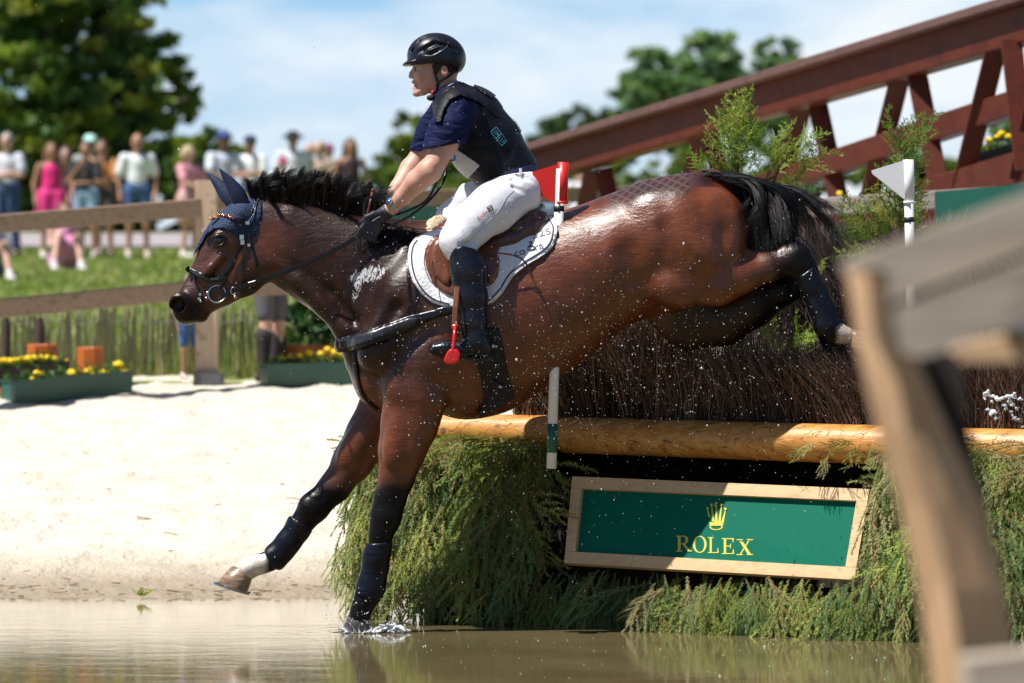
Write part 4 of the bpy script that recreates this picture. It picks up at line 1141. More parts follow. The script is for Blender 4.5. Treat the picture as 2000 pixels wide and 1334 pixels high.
# head
H.chain([(508, 446, 0, 48, .62), (480, 452, 0, 50, .66), (455, 474, 0, 49, .72), (434, 510, 0, 46, .60), (408, 548, 0, 37, .58), (381, 583, 0, 30, .72), (362, 604, 0, 27, .85)], .03)
H.chain([(500, 506, -.045, 50, .45), (470, 535, -.03, 44, .5), (436, 565, -.015, 30, .7), (408, 590, 0, 22, 1.1)], .02)   # jaw
H.chain([(500, 506, .045, 50, .45), (470, 535, .03, 44, .5), (436, 565, .015, 30, .7)], .02)
H.ellp(392, 614, 0, 19, .045, 17, .012, 20)                                                       # chin
H.ellp(366, 617, 0, 20, .045, 19, .012)                                                            # upper lip
for s in (-1, 1):
    H.ellp(438, 468, s * .076, 25, .022, 19, .02, -20)                                             # brow
    H.chain([(432, 500, s * .078, 9), (410, 525, s * .07, 8), (394, 545, s * .058, 6)], .02)       # facial crest
    H.chain([(470, 420, s * .055, 20), (452, 440, s * .07, 14)], .03)
    H.ellp(350, 592, s * .052, 21, .026, 22, .015, -30)                                            # nostril rim
    H.ellp(346, 598, s * .074, 15, .042, 18, .006, -35, cut=True)
    H.ellp(428, 468, s * .112, 15, .020, 11, .008, -25, cut=True)
    H.chain([(352, 630, s * .05, 2.2), (378, 626, s * .055, 2.2), (398, 606, s * .055, 2), (410, 590, s * .052, 2)], .006, cut=True)  # mouth
    H.chain([(545, 500, s * .112, 5), (575, 520, s * .115, 6), (640, 570, s * .12, 7), (690, 625, s * .13, 8)], .03, cut=True)     # jugular groove
# shoulder and forearm muscles
for s in (-1, 1):
    H.chain([(850, 500, s * .13, 46, .8), (800, 580, s * .17, 52, .7), (752, 665, s * .185, 46, .75)], .035)
    H.ellp(742, 690, s * .185, 44, .085, 42, .03, 35)                                              # point of shoulder
    H.ellp(838, 700, s * .19, 72, .085, 62, .035, 30)                                              # triceps
    H.ellp(800, 748, s * .185, 52, .08, 62, .03, 20)
    H.chain([(775, 600, s * .255, 9), (742, 650, s * .265, 9)], .04, cut=True)
    H.chain([(768, 700, s * .275, 9), (792, 740, s * .275, 9), (812, 790, s * .255, 8)], .03, cut=True)
    H.chain([(845, 640, s * .285, 8), (810, 660, s * .285, 9), (785, 690, s * .28, 8)], .04, cut=True)
    H.chain([(890, 655, s * .31, 7), (900, 720, s * .30, 9), (890, 775, s * .28, 8)], .04, cut=True)   # hollow behind the elbow
# near foreleg, on the ground
H.chain([(812, 775, -.175, 64, .62), (800, 828, -.17, 52, .66), (785, 880, -.165, 43, .72), (775, 930, -.155, 33, .8), (762, 975, -.15, 28, .85), (753, 1012, -.15, 28, .9), (744, 1042, -.15, 21, .95),
         (733, 1090, -.15, 17.5, 1), (722, 1145, -.15, 18, 1), (714, 1172, -.15, 21, 1), (705, 1192, -.15, 17.5, 1.05), (702, 1206, -.15, 21, 1.1)], .03)
H.ellp(775, 855, -.225, 22, .025, 60, .02, -12)
H.ellp(812, 850, -.215, 17, .025, 56, .02, -15)
H.ellp(758, 1005, -.175, 20, .03, 20, .02)
H.chain([(754, 1050, -.15, 11), (742, 1110, -.15, 11), (735, 1165, -.15, 12)], .015)
# far foreleg, reaching forward
H.chain([(758, 790, .17, 58, .62), (722, 850, .17, 44, .7), (690, 900, .17, 38, .75), (655, 950, .165, 29, .8), (612, 992, .16, 28, .85), (590, 1022, .16, 21, .95),
         (562, 1060, .16, 17, 1), (535, 1090, .16, 18, 1), (514, 1101, .16, 17, 1), (496, 1104, .16, 18, 1.1), (482, 1112, .16, 22, 1.15)], .03)
H.ellp(700, 860, .115, 26, .03, 62, .02, -36)
H.ellp(605, 990, .13, 19, .03, 19, .02)
H.chain([(583, 1040, .16, 12), (556, 1078, .16, 12), (530, 1102, .16, 12)], .015)
# hindquarters, near side
H.ellp(1330, 455, -.15, 98, .135, 92, .05, -12)
H.ellp(1404, 452, -.13, 52, .12, 82, .05, 6)                                                       # buttock
H.ellp(1268, 408, -.15, 46, .075, 34, .045, 15)                                                    # point of hip
H.chain([(1350, 500, -.16, 84, .72), (1318, 548, -.185, 50, .7)], .04)
H.ellp(1318, 560, -.20, 46, .075, 38, .03, -20)                                                    # stifle
H.chain([(1275, 520, -.19, 34, .5), (1262, 552, -.19, 18, .6)], .04)                               # flank fold
H.chain([(1350, 545, -.17, 52, .7), (1400, 548, -.16, 46, .72), (1450, 536, -.15, 34, .8), (1500, 524, -.145, 24, .85), (1535, 512, -.14, 21, .9), (1558, 504, -.14, 26, .85), (1566, 525, -.14, 24, .85),
         (1580, 560, -.14, 20, .9), (1597, 602, -.14, 18, 1), (1612, 634, -.14, 22, 1), (1630, 650, -.14, 20, 1), (1652, 655, -.14, 17, 1.05)], .03)
H.chain([(1440, 492, -.13, 15), (1490, 505, -.135, 10), (1530, 492, -.14, 9), (1553, 478, -.14, 9)], .02)   # hamstring tendon and point of hock
H.chain([(1582, 515, -.14, 11), (1600, 560, -.14, 11), (1625, 612, -.14, 12)], .015)
H.chain([(1214, 430, -.315, 8), (1226, 495, -.308, 15), (1240, 550, -.280, 19)], .07, cut=True)     # flank hollow
H.chain([(1404, 380, -.288, 10), (1420, 450, -.283, 12), (1412, 540, -.265, 9)], .055, cut=True)
H.chain([(1290, 385, -.30, 8), (1300, 440, -.318, 10), (1335, 510, -.325, 9), (1365, 575, -.295, 8)], .055, cut=True)
# far side
H.ellp(1330, 455, .15, 98, .135, 92, .05, -12)
H.ellp(1404, 452, .13, 52, .12, 82, .05, 6)
H.chain([(1330, 520, .16, 84, .72), (1335, 590, .17, 74, .65), (1350, 628, .17, 52, .75)], .04)
H.chain([(1350, 620, .17, 60, .7), (1410, 618, .16, 56, .72), (1470, 592, .15, 46, .8), (1530, 562, .145, 34, .85), (1572, 540, .14, 26, .85), (1596, 590, .14, 20, .9),
         (1615, 650, .14, 18, 1), (1628, 680, .14, 21, 1), (1645, 695, .14, 18, 1)], .03)
H.chain([(1225, 556, 0, 62, .9), (1290, 560, 0, 55, .8)], .04)
# barrel underline and ribs
H.chain([(985, 690, 0, 76, 1.3), (1060, 640, 0, 78, 1.3), (1140, 590, 0, 72, 1.4)], .06)
for k in range(0):
    x = 985 + k * 34
    H.chain([(x, 560 - k * 14, -.272, 5), (x + 14, 610 - k * 12, -.285, 5), (x + 10, 655 - k * 12, -.27, 5)], .04)
# tail root
H.chain([(1368, 352, 0, 20), (1392, 350, 0, 17), (1415, 356, 0, 14), (1435, 370, 0, 9)], .03)

HV, HQ = nets(np.pad(H.F, 1, constant_values=.5), H.lo - H.h, H.h, 2)
def coat_attr(V):
    px, py = topx(V); n = len(V)
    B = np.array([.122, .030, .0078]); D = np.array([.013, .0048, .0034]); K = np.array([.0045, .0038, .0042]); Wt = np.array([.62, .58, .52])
    c = np.tile(B, (n, 1))
    def mixin(col, w):
        nonlocal c
        w = np.clip(w, 0, 1)[:, None]; c = c * (1 - w) + np.array(col) * w
    nn = np.array([noise.noise((v[0] * 9, v[1] * 9, v[2] * 9)) for v in V[:, :]]) if n < 400000 else 0
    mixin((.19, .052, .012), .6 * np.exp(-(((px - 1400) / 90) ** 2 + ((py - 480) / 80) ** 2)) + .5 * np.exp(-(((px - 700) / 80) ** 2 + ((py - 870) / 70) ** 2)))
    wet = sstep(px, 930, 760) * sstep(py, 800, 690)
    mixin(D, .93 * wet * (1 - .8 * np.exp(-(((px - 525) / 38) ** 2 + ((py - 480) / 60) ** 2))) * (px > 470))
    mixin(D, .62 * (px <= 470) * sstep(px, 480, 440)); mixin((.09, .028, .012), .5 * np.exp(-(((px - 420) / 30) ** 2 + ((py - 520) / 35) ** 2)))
    dm = np.hypot((px - 358) / 1.0, (py - 612) / 1.0)
    mixin(K, .9 * sstep(dm, 66, 26)); mixin(K, .6 * sstep(np.hypot(px - 425, py - 468), 34, 12)); mixin((.6, .6, .6), .8 * (nn > -.1) * np.exp(-((py - 633) / 3.5) ** 2) * np.exp(-((px - 378) / 22) ** 2))
    mixin(K, sstep(py + nn * 26, 905, 975) * (px < 900))                       # black forelegs
    mixin(K, sstep(px + (py - 500) * .25 + nn * 30, 1478, 1540) * (py > 440))     # black hind legs
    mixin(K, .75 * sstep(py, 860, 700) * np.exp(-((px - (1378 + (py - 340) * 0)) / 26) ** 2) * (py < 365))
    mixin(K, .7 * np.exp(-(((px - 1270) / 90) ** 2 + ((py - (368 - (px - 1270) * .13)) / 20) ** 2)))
    mixin(K, .35 * sstep(py, 440, 410) * (px < 820)); mixin(K, .85 * (V[:, 1] > .02) * sstep(px, 1240, 1330) * sstep(py, 540, 590))  # far hind thigh and gaskin: shade painted black into the coat
    mixin(Wt, sstep(px, 527, 512) * (py > 1082) * (py < 1180))                  # far fore pastern
    mixin((.50, .42, .34), sstep(px, 1630, 1645) * (py > 600) * (py < 690) * (V[:, 1] < 0))
    return c
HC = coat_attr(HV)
# second attribute: x,y = clipped-pattern coordinates on the rump, z = lather mask
px, py = topx(HV)
u = (px - 1190) / 22.0; w_ = (py - (388 - (px - 1190) * .245)) / 15.0
qm = (px > 1190) & (px < 1350) & (w_ > -1.6) & (w_ < 1.7) & (HV[:, 1] < .02)
lather = .42 * np.exp(-(((px - 735) / 60) ** 2 + ((py - 540) / 38) ** 2)) + np.exp(-(((px - 718) / 50) ** 2 + ((py - 535 - (px - 718) * -.25) / 22) ** 2)) + .95 * np.exp(-(((px - 695) / 14) ** 2 + ((py - 580) / 32) ** 2)) + .45 * np.exp(-(((px - 790 + (py - 560) * .45) / 13) ** 2 + ((py - 580) / 60) ** 2))
lather *= (HV[:, 1] < 0)
horse = thing('horse', 'dark bay horse leaping down into the water with its rider', 'horse', P(704, 1228, -.15))
n = NT('horse_coat'); at = n.n('ShaderNodeAttribute', _attribute_name='Col'); am = n.n('ShaderNodeAttribute', _attribute_name='Marks')
v = n.coord(); vs_ = n.coord((9, 6, 26), (0, R(22), 0)); sx = n.n('ShaderNodeSeparateColor'); n.l(am.outputs['Color'], sx.inputs[0])
c = n.mix(1, at.outputs['Color'], n.ramp(n.noise(v, 13, 6, .62), [(.3, (.62, .60, .60)), (.7, (1.35, 1.3, 1.25))]), 'MULTIPLY')
# checker of small diamonds combed into the rump
U, Vv = sx.outputs[0], sx.outputs[1]
p1 = n.math('PINGPONG', n.math('ADD', U, Vv), .5); p2 = n.math('PINGPONG', n.math('SUBTRACT', U, Vv), .5)
edge = n.math('MINIMUM', p1, p2)
line = n.ramp(edge, [(.09, (1, 1, 1)), (.16, (0, 0, 0))])
inm = n.math('MULTIPLY', line, n.math('GREATER_THAN', U, .01))
c = n.mix(n.math('MULTIPLY', n.math('GREATER_THAN', U, .01), .6), c, (.022, .008, .005))
c = n.mix(n.math('MULTIPLY', inm, .17), c, (.30, .20, .16))
la = n.noise(n.coord((10, 10, 4.2), (0, R(28), 0)), 4.2, 9, .74, 2.2)
lm = n.ramp(n.math('MULTIPLY', la, n.math('POWER', sx.outputs[2], .6)), [(.52, (0, 0, 0)), (.60, (.9, .9, .9))])
c = n.mix(lm, c, (.62, .62, .64))
streak = n.noise(vs_, 2.2, 7, .62, .5)
rg = n.ramp(n.noise(v, 5, 5, .6), [(.3, (.26, .26, .26)), (.7, (.44, .44, .44))])
lum = n.n('ShaderNodeSeparateColor'); n.l(at.outputs['Color'], lum.inputs[0])
spc = n.n('ShaderNodeMapRange'); n.l(lum.outputs[0], spc.inputs['Value'])
for q_, w_q in (('From Min', .004), ('From Max', .05), ('To Min', .16), ('To Max', .60)): spc.inputs[q_].default_value = w_q
n.set(Base__Color=c, Roughness=n.mix(lm, rg, (.8, .8, .8)), Specular__IOR__Level=spc.outputs[0], Coat__Weight=.06, Coat__Roughness=.18)
b = n.bump(streak, .40, .009)
vn = n.n('ShaderNodeTexVoronoi', _feature='DISTANCE_TO_EDGE', Scale=7.0); n.l(n.mix(.30, v, n.n('ShaderNodeTexNoise', Scale=6.0).outputs['Color'], 'ADD'), vn.inputs['Vector'])
vein = n.ramp(vn.outputs['Distance'], [(.0, (1, 1, 1)), (.035, (0, 0, 0))])
b = n.bump(vein, .07, .005, b)
b = n.bump(n.noise(n.coord((1, 1, 2.6), (0, R(25), 0)), 42, 6, .7, .8), .16, .005, b)
n.bump(n.noise(n.coord((1, 1, 3.5), (0, R(30), 0)), 150, 4, .7), .16, .0016, b)
COAT = n.m
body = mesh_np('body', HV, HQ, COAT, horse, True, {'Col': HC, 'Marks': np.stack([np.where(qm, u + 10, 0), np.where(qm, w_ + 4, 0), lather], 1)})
HB = bvh_of(body)
def hp(x, y, off=.004, fb=-.05): return hit(HB, x, y, off, fb)

# hooves
HOOF = simple('hoof_pale', (.36, .24, .14), .3, (.12, .075, .05), 14, (1, 1, 6), bump=.2, Coat__Weight=.4)
HOOFD = simple('hoof_dark', (.035, .03, .028), .3, (.07, .06, .055), 20, (1, 1, 5), bump=.25, Coat__Weight=.5)
SHOE = simple('steel_shoe', (.35, .36, .38), .35, Metallic=1.0)
def hoof(cx, cy, dy, ang, mat, sc=1.0):
    """cone-shaped hoof; ang = rotation in the photo plane (0 = sole level, toe left), shoe under it"""
    M = rot3((0, 1, 0), R(ang)); c = P(cx, cy, dy); m = MB(); V = []; sg = 22
    prof = [(0, .031, .0), (-.012, .040, -.001), (-.045, .049, -.008), (-.078, .057, -.016), (-.082, .056, -.016), (-.079, .02, -.014)]
    for z, r, xo in prof:
        for k in range(sg):
            a = 2 * math.pi * k / sg; rx = r * (1.15 if math.cos(a) < 0 else .86)
            V.append((M @ (np.array([rx * math.cos(a) + xo, r * math.sin(a) * .95, z + (.012 * math.cos(a) if z == 0 else 0)]) * sc)) + c)
    n_ = len(prof); F = [[i * sg + k, (i + 1) * sg + k, (i + 1) * sg + (k + 1) % sg, i * sg + (k + 1) % sg] for i in range(n_ - 1) for k in range(sg)] + [list(range((n_ - 1) * sg, n_ * sg))[::-1], list(range(sg))]
    m.add(V, F); h_ = m.build('hoof', mat, horse, True)
    m = MB(); pts = []
    for k in range(17):
        a = math.pi * (.22 + 1.56 * k / 16); pts.append((M @ (np.array([.061 * math.cos(a) * 1.1 - .016, .054 * math.sin(a), -.086]) * sc)) + c)
    m.ribbon(pts, .022, .008, [M @ np.array([0, 0, 1])] * 17); m.build('horseshoe', SHOE, h_)
hoof(703, 1192, -.15, -4, HOOFD, 1.08)
hoof(480, 1107, .16, 17, HOOF, 1.25)
hoof(1663, 656, -.14, -62, HOOF, 1.0)
hoof(1650, 702, .14, -50, HOOFD, .9)
# eyes
EYE = NT('eye'); EYE.set(Base__Color=(.006, .004, .003), Roughness=.04, Coat__Weight=1.0, Coat__Roughness=.02); EYE = EYE.m
for s in (-1, 1):
    m = MB(); m.ball(P(428, 468, s * .081), .0215, 18, 12); m.build('eye', EYE, horse, True)
    F_ = MB(); 
    F_.tube(crom([P(412, 472, s * .092), P(419, 462, s * .102), P(431, 459, s * .104), P(443, 466, s * .096)], 6), .0052, 7)
    F_.tube(crom([P(412, 470, s * .093), P(421, 479, s * .102), P(434, 477, s * .102), P(442, 466, s * .098)], 6), .0032, 7)
    F_.build('eyelid', simple('eyelid', (.012, .009, .009), .3), horse, True)

# mane and tail: many tapering strands
HAIR = simple('black_hair', (.004, .0038, .0045), .42, (.008, .007, .008), 40, Specular__IOR__Level=.4)
def strands(name, N, root_fn, path_fn, r, parent, seg=8):
    VV = []; FF = []; nb = 0
    for k in range(N):
        p0 = root_fn(k); pts = path_fn(p0, k, seg); n_ = len(pts)
        t = np.gradient(pts, axis=0); s = np.cross(t, [0, 1, 0.2]); s /= np.linalg.norm(s, axis=1)[:, None] + 1e-9
        rr = (r * RNG.uniform(.6, 1.3) * (1 - (np.linspace(0, 1, n_) ** 2) * .9))[:, None]
        VV.append(np.stack([pts - s * rr, pts + s * rr, pts + np.array([0, -1, 0]) * rr], 1).reshape(-1, 3))
        for i in range(n_ - 1):
            a = nb + 3 * i; FF += [[a, a + 1, a + 4, a + 3], [a + 1, a + 2, a + 5, a + 4], [a + 2, a, a + 3, a + 5]]
        nb += 3 * n_
    return mesh_np(name, np.concatenate(VV), np.array(FF), HAIR, parent, True)
crest = crom([(506, 398), (540, 397), (572, 403), (615, 416), (655, 430), (705, 444), (740, 452)], 10)
LOCKS = []
for k in range(150):
    t = (k + RNG.random()) / 150; q = crest[int(t * (len(crest) - 1))]; x = q[0]
    ty = np.interp(x, [500, 540, 600, 650, 700, 740], [334, 322, 320, 328, 342, 366]) + abs(RNG.normal(0, 15))
    tx = x + np.interp(x, [500, 540, 620, 740], [-8, 0, 14, 24]) + RNG.normal(0, 13)
    LOCKS.append((q, tx, ty, RNG.normal(-.015, .05), RNG.uniform(.008, .026), RNG.uniform(0, 6.28), RNG.uniform(4, 9), RNG.uniform(-.02, .03)))
def mroot(k):
    L = LOCKS[RNG.integers(0, len(LOCKS))]; mroot.L = L; q = L[0]
    return P(q[0] + RNG.normal(0, 2.5), q[1] + RNG.uniform(-2, 7), RNG.normal(0, .012))
def mpath(p0, k, seg):
    q, tx, ty, dy, amp, ph, fr, hook = mroot.L; g = RNG.normal(0, 1, 3)
    top = P(tx + g[0] * 2.2, ty + abs(g[1]) * 8, dy + g[2] * .006); out = []
    for s in np.linspace(0, 1, seg):
        p = p0 * (1 - s) + top * s
        p = p + np.array([amp * math.sin(s * fr + ph) * s ** .6 - .022 * math.sin(s * 3.14), .6 * amp * math.cos(s * fr + ph) * s, 0])
        if s > .62: p = p + np.array([hook * 1.6 * (s - .62) * 2.0, 0, -abs(hook) * 3 * (s - .62) ** 2 * 2])
        out.append(p)
    return np.array(out)
strands('mane', 5200, mroot, mpath, .0017, horse, 11)
m_ = []
def froot(k): x = RNG.uniform(700, 812); froot.x = x; return P(x, 446 + (x - 700) * .12 + RNG.normal(0, 5), -.02 + RNG.normal(0, .03))
def fpath(p0, k, seg):
    e = P(froot.x + RNG.normal(-6, 14), 486 + RNG.normal(0, 14), -.13 + RNG.normal(0, .015)); mid = P(froot.x + RNG.normal(4, 10), 440 + RNG.normal(0, 7), -.10)
    return np.array([p0 * (1 - s) ** 2 + mid * 2 * s * (1 - s) + e * s * s + np.array([.006 * math.sin(s * 8 + k), 0, 0]) for s in np.linspace(0, 1, seg)])
strands('wither_mane', 1300, froot, fpath, .0020, horse, 8)
TL = []
for k in range(170):
    t = RNG.random(); w = RNG.random()
    ex = 1446 + 104 * RNG.random(); ey = 492 - 40 * ((ex - 1452) / 108) ** 1.5 + RNG.normal(0, 12)
    if w < .10: ex, ey = RNG.uniform(1530, 1590), RNG.uniform(385, 460)
    if w < .025: ex, ey = RNG.uniform(1580, 1640), RNG.uniform(400, 490)
    TL.append((t, P(1432 + 80 * RNG.random() + 22 * t, 330 + 18 * RNG.random() + 12 * t, RNG.normal(0, .06)), P(1466 + (ex - 1452) * .8 + RNG.normal(0, 12), 362 + 45 * RNG.random(), RNG.normal(-.02, .08)),
               P(ex, ey, RNG.normal(-.03, .08)), RNG.uniform(.004, .020), RNG.uniform(5, 13), RNG.uniform(0, 6.28)))
def troot(k):
    L = TL[RNG.integers(0, len(TL))]; troot.L = L; t = L[0]
    return P(1374 + 64 * t + RNG.normal(0, 3), 341 + 28 * t * t + RNG.normal(0, 3), RNG.normal(0, .022))
def tpath(p0, k, seg):
    t, c1, c2, e, amp, fr, ph = troot.L; j = RNG.normal(0, 1, 3) * np.array([.010, .012, .010]); e = e + j * 1.6; c2 = c2 + j * .8
    return np.array([p0 * (1 - s) ** 3 + 3 * c1 * s * (1 - s) ** 2 + 3 * c2 * s * s * (1 - s) + e * s ** 3 + amp * s * np.array([math.sin(s * fr + ph), .7 * math.cos(s * fr + ph), math.sin(s * fr * 1.3 + ph)]) for s in np.linspace(0, 1, seg)])
strands('tail', 6800, troot, tpath, .0018, horse, 15)

# ------------------------------------------------------------------ tack worn by the horse
LEA = simple('black_leather', (.006, .006, .008), .30, (.010, .010, .014), 30, bump=.3, bscale=160, bdist=.001, Specular__IOR__Level=.25, Coat__Weight=.15, Coat__Roughness=.2)
STEEL = NT('steel'); STEEL.set(Base__Color=(.62, .63, .65), Roughness=.22, Metallic=1.0); STEEL = STEEL.m
NAVY = NT('navy_knit'); v = NAVY.coord((1, 1, 1), (0, R(20), 0)); vv = NAVY.n('ShaderNodeTexVoronoi', Scale=150.0); NAVY.l(v, vv.inputs['Vector'])
NAVY.set(Base__Color=NAVY.ramp(vv.outputs['Distance'], [(.1, (.022, .070, .20)), (.5, (.004, .014, .050))]), Roughness=.75); NAVY.bump(vv.outputs['Distance'], .8, .004); NAVY = NAVY.m
NAVYP = simple('navy_cloth', (.006, .014, .052), .6, (.010, .022, .075), 20, bump=.4, bscale=120)
bon = shell('fly_bonnet', H, [(455, 385), (425, 395), (398, 430), (385, 455), (370, 490), (376, 503), (388, 488), (402, 462), (418, 449), (440, 448), (458, 460), (468, 470), (484, 468), (500, 462), (506, 440), (512, 415), (512, 392), (490, 384)], .0085, NAVY, horse)
LEAs = []
def ear(base, tip, w, dy0, dy1, lean):
    b0, t0 = P(*base, dy0), P(*tip, dy1); L = t0 - b0; ax = L / np.linalg.norm(L); sd = np.array([math.cos(R(lean)) * ax[2] , 0, -ax[0]]); sd /= np.linalg.norm(sd)
    V = []; sg = 14; N = 12
    for i in range(N + 1):
        t = i / N; ww = w * (math.sin(min(1, t * 1.25 + .36) * math.pi / 1.0 * .5) if t < .4 else 1) * (1 - max(0, (t - .28) / .72) ** 1.5)
        for k in range(sg):
            a = 2 * math.pi * k / sg
            V.append(b0 + L * t + sd * ww * math.cos(a) + np.array([0, 1, 0]) * (ww * .62 + .001) * math.sin(a) + sd * .01 * math.sin(t * 3))
    F = [[i * sg + k, i * sg + (k + 1) % sg, (i + 1) * sg + (k + 1) % sg, (i + 1) * sg + k] for i in range(N) for k in range(sg)] + [list(range(N * sg, N * sg + sg))]
    mesh_np('ear_cover', V, F, NAVYP, bon)
ear((482, 418), (426, 327), .040, -.045, -.075, 0)
ear((462, 412), (401, 334), .036, .045, .07, 0)
m = MB(); m.beam(P(394, 452, -.062), P(402, 444, -.062), .016, .02, (0, 1, 0)); m.build('flag_patch', simple('patch', (.65, .6, .62), .7, (.5, .05, .05), 220), bon)
bridle = None
def strap(name, pts, w, th=.005, off=.005, parent=None, mat=None, n=7, taper=None):
    q = crom(pts, n); a = [hp(x, y, off + th / 2) for x, y in q]
    P_ = np.array([z[0] for z in a]); N_ = np.array([z[1] for z in a])
    for _ in range(3):
        N_[1:-1] = (N_[:-2] + N_[1:-1] + N_[2:]) / 3; P_[1:-1, 1] = (P_[:-2, 1] + P_[1:-1, 1] + P_[2:, 1]) / 3
    m = MB(); m.ribbon(P_, w, th, N_)
    if parent is not None and parent.name.startswith('bridle') and False: pass
    return m.build(name, mat or LEA, parent or horse)
bridle = shell('bridle', H, [(500, 383), (508, 388), (500, 412), (492, 434), (486, 432), (490, 410)], .0135, LEA, horse, 1)        # headpiece
m = MB(); 
for dx in (0, 9): m.ribbon([hp(x + dx * (1 - i * .12), y, .0165)[0] for i, (x, y) in enumerate(crom([(496, 388), (499, 402), (495, 418), (489, 433)], 5))], .003, .002)
m.build('piping', STEEL, bridle)
strap('cheekpiece', [(489, 436), (480, 455), (474, 472), (466, 492), (455, 520), (446, 538), (434, 556)], .011, .005, .010, bridle)
strap('cheekpiece', [(471, 470), (463, 495), (452, 520), (440, 536)], .009, .005, .014, bridle)
strap('throat_lash', [(484, 440), (486, 460), (490, 480), (497, 500), (503, 522)], .010, .005, .010, bridle)
strap('noseband', [(364, 523), (375, 530), (395, 539), (415, 545), (430, 545), (441, 536)], .022, .009, .006, bridle)
strap('noseband', [(364, 523), (375, 530), (395, 539), (415, 545), (430, 545)], .009, .007, .014, bridle, simple('noseband_padding', (.025, .025, .032), .25, Coat__Weight=.6))
strap('flash_strap', [(379, 535), (384, 553), (391, 574), (398, 588)], .009, .005, .006, bridle)
strap('flash_strap', [(398, 582), (390, 596), (381, 606), (376, 622)], .007, .004, .004, bridle)
for k, pp in enumerate([(412, 427), (420, 425), (428, 424), (436, 424), (444, 424), (452, 426)]):
    pass
q = crom([(410, 428), (428, 424), (446, 425), (462, 429), (483, 434)], 7); a = [hp(x, y, .013) for x, y in q]
m = MB(); m.ribbon([z[0] for z in a], .011, .005, [z[1] for z in a]); bb = m.build('browband', LEA, bridle)
GARN = simple('garnet_beads', (.28, .02, .02), .2, Coat__Weight=.8); GLD = simple('gold_beads', (.75, .5, .2), .2, Metallic=.8)
mg = MB(); mg2 = MB()
for i, z in enumerate(a[:20]):
    (mg if (i // 2) % 2 else mg2).ball(z[0] + z[1] * .003 + [0, 0, .002 * (-1) ** i], .0052, 8, 6)
mg.build('beads', GARN, bb, True); mg2.build('beads', GLD, bb, True)
m = MB()
for (x, y, w_b, h_b) in ((481, 434, .018, .014), (472, 464, .018, .02), (474, 474, .016, .02), (487, 480, .012, .012), (391, 575, .010, .012), (389, 583, .012, .01)):
    c, nn = hp(x, y, .018); m.beam(c - [0, 0, h_b / 2], c + [0, 0, h_b / 2], w_b, .006, nn)
m.build('buckles', STEEL, bridle)
def ringm(m, c, r, t, tilt=0, seg=30, rz=None):
    pts = [c + np.array([r * math.cos(a), .012 * math.sin(a) * tilt, (rz or r) * math.sin(a)]) for a in np.linspace(0, 2 * math.pi, seg + 1)]
    m.tube(pts, t, 8, False)
for s in (-1, 1):
    m = MB(); ringm(m, P(424, 574, s * .078), .0375, .0036, 1); bit = m.build('bit_ring', STEEL, bridle, True)
    if s < 0:
        m = MB(); m.ball(P(406, 572, -.078), .009, 10, 7); m.ball(P(403, 582, -.075), .007, 8, 6); m.ball(P(392, 588, -.07), .007, 8, 6); m.build('bit_joint', STEEL, bit, True)
m = MB(); q = crom([P(434, 556, -.082), P(430, 561, -.083), P(427, 566, -.083)], 4); m.ribbon(q, .012, .004); m.build('cheek_loop', LEA, bridle)
# reins: near one from bit to hand, spare loop above, far one
def strip(name, pts, w, th=.004, parent=None, mat=None, n=8, nrm=None):
    q = crom([P(*p) for p in pts], n); m = MB(); m.ribbon(q, w, th, None if nrm is None else [nrm] * len(q)); return m.build(name, mat or LEA, parent or bridle)
rein = strip('rein', [(434, 578, -.085), (452, 571, -.10), (470, 562, -.13), (520, 543, -.155), (580, 522, -.175), (640, 495, -.175), (690, 468, -.165), (712, 452, -.16)], .019)
strip('rein_hand_part', [(720, 448, -.165), (712, 425, -.15), (712, 398, -.14), (722, 386, -.135), (745, 386, -.12), (768, 394, -.10), (782, 410, -.09)], .012, .004, rein)
strip('rein_bight', [(764, 440, -.17), (800, 422, -.20), (835, 395, -.19), (862, 362, -.17), (872, 335, -.14), (868, 322, -.13), (862, 330, -.12), (850, 362, -.12), (832, 392, -.12), (800, 410, -.10), (770, 420, -.08)], .011, .004, rein)
m = MB(); c = P(456, 568, -.112); ringm(m, c, .011, .0022, 0, 16, .016); m.ball(P(459, 580, -.112), .007, 8, 6); m.build('rein_buckle', STEEL, rein, True)
strip('rein_stop', [(486, 556, -.147), (500, 552, -.15)], .022, .012, rein)
m = MB(); m.ball(P(488, 566, -.145), (.006, .004, .011), 8, 6); m.ball(P(496, 565, -.145), (.005, .004, .009), 8, 6); m.build('rein_tab', LEA, rein, True)
strip('far_rein', [(434, 576, .085), (520, 545, .14), (640, 490, .15), (720, 440, .12)], .014, .004, rein)
# breastplate
bp = shell('breastplate', H, [(654, 662), (700, 650), (760, 630), (800, 615), (840, 606), (868, 597), (886, 596), (886, 612), (850, 622), (822, 634), (795, 650), (740, 668), (700, 683), (662, 690), (650, 690)], .022, LEA, horse, 2)
PAD2 = simple('leather_padding', (.010, .010, .015), .35, (.03, .03, .04), 30, Specular__IOR__Level=.3, Coat__Weight=.3, Coat__Roughness=.2)
shell('padding', H, [(660, 664), (700, 653), (760, 634), (800, 620), (822, 618), (815, 632), (790, 645), (740, 661), (700, 676), (664, 684)], .029, PAD2, bp, 3)
strap('breast_strap', [(800, 478), (797, 520), (798, 560), (800, 590), (796, 612)], .010, .005, .004, bp)
strap('breast_strap', [(812, 560), (814, 590), (808, 612)], .008, .005, .004, bp)
strap('martingale_strap', [(694, 690), (698, 730), (712, 775), (740, 800)], .022, .006, .004, bp)
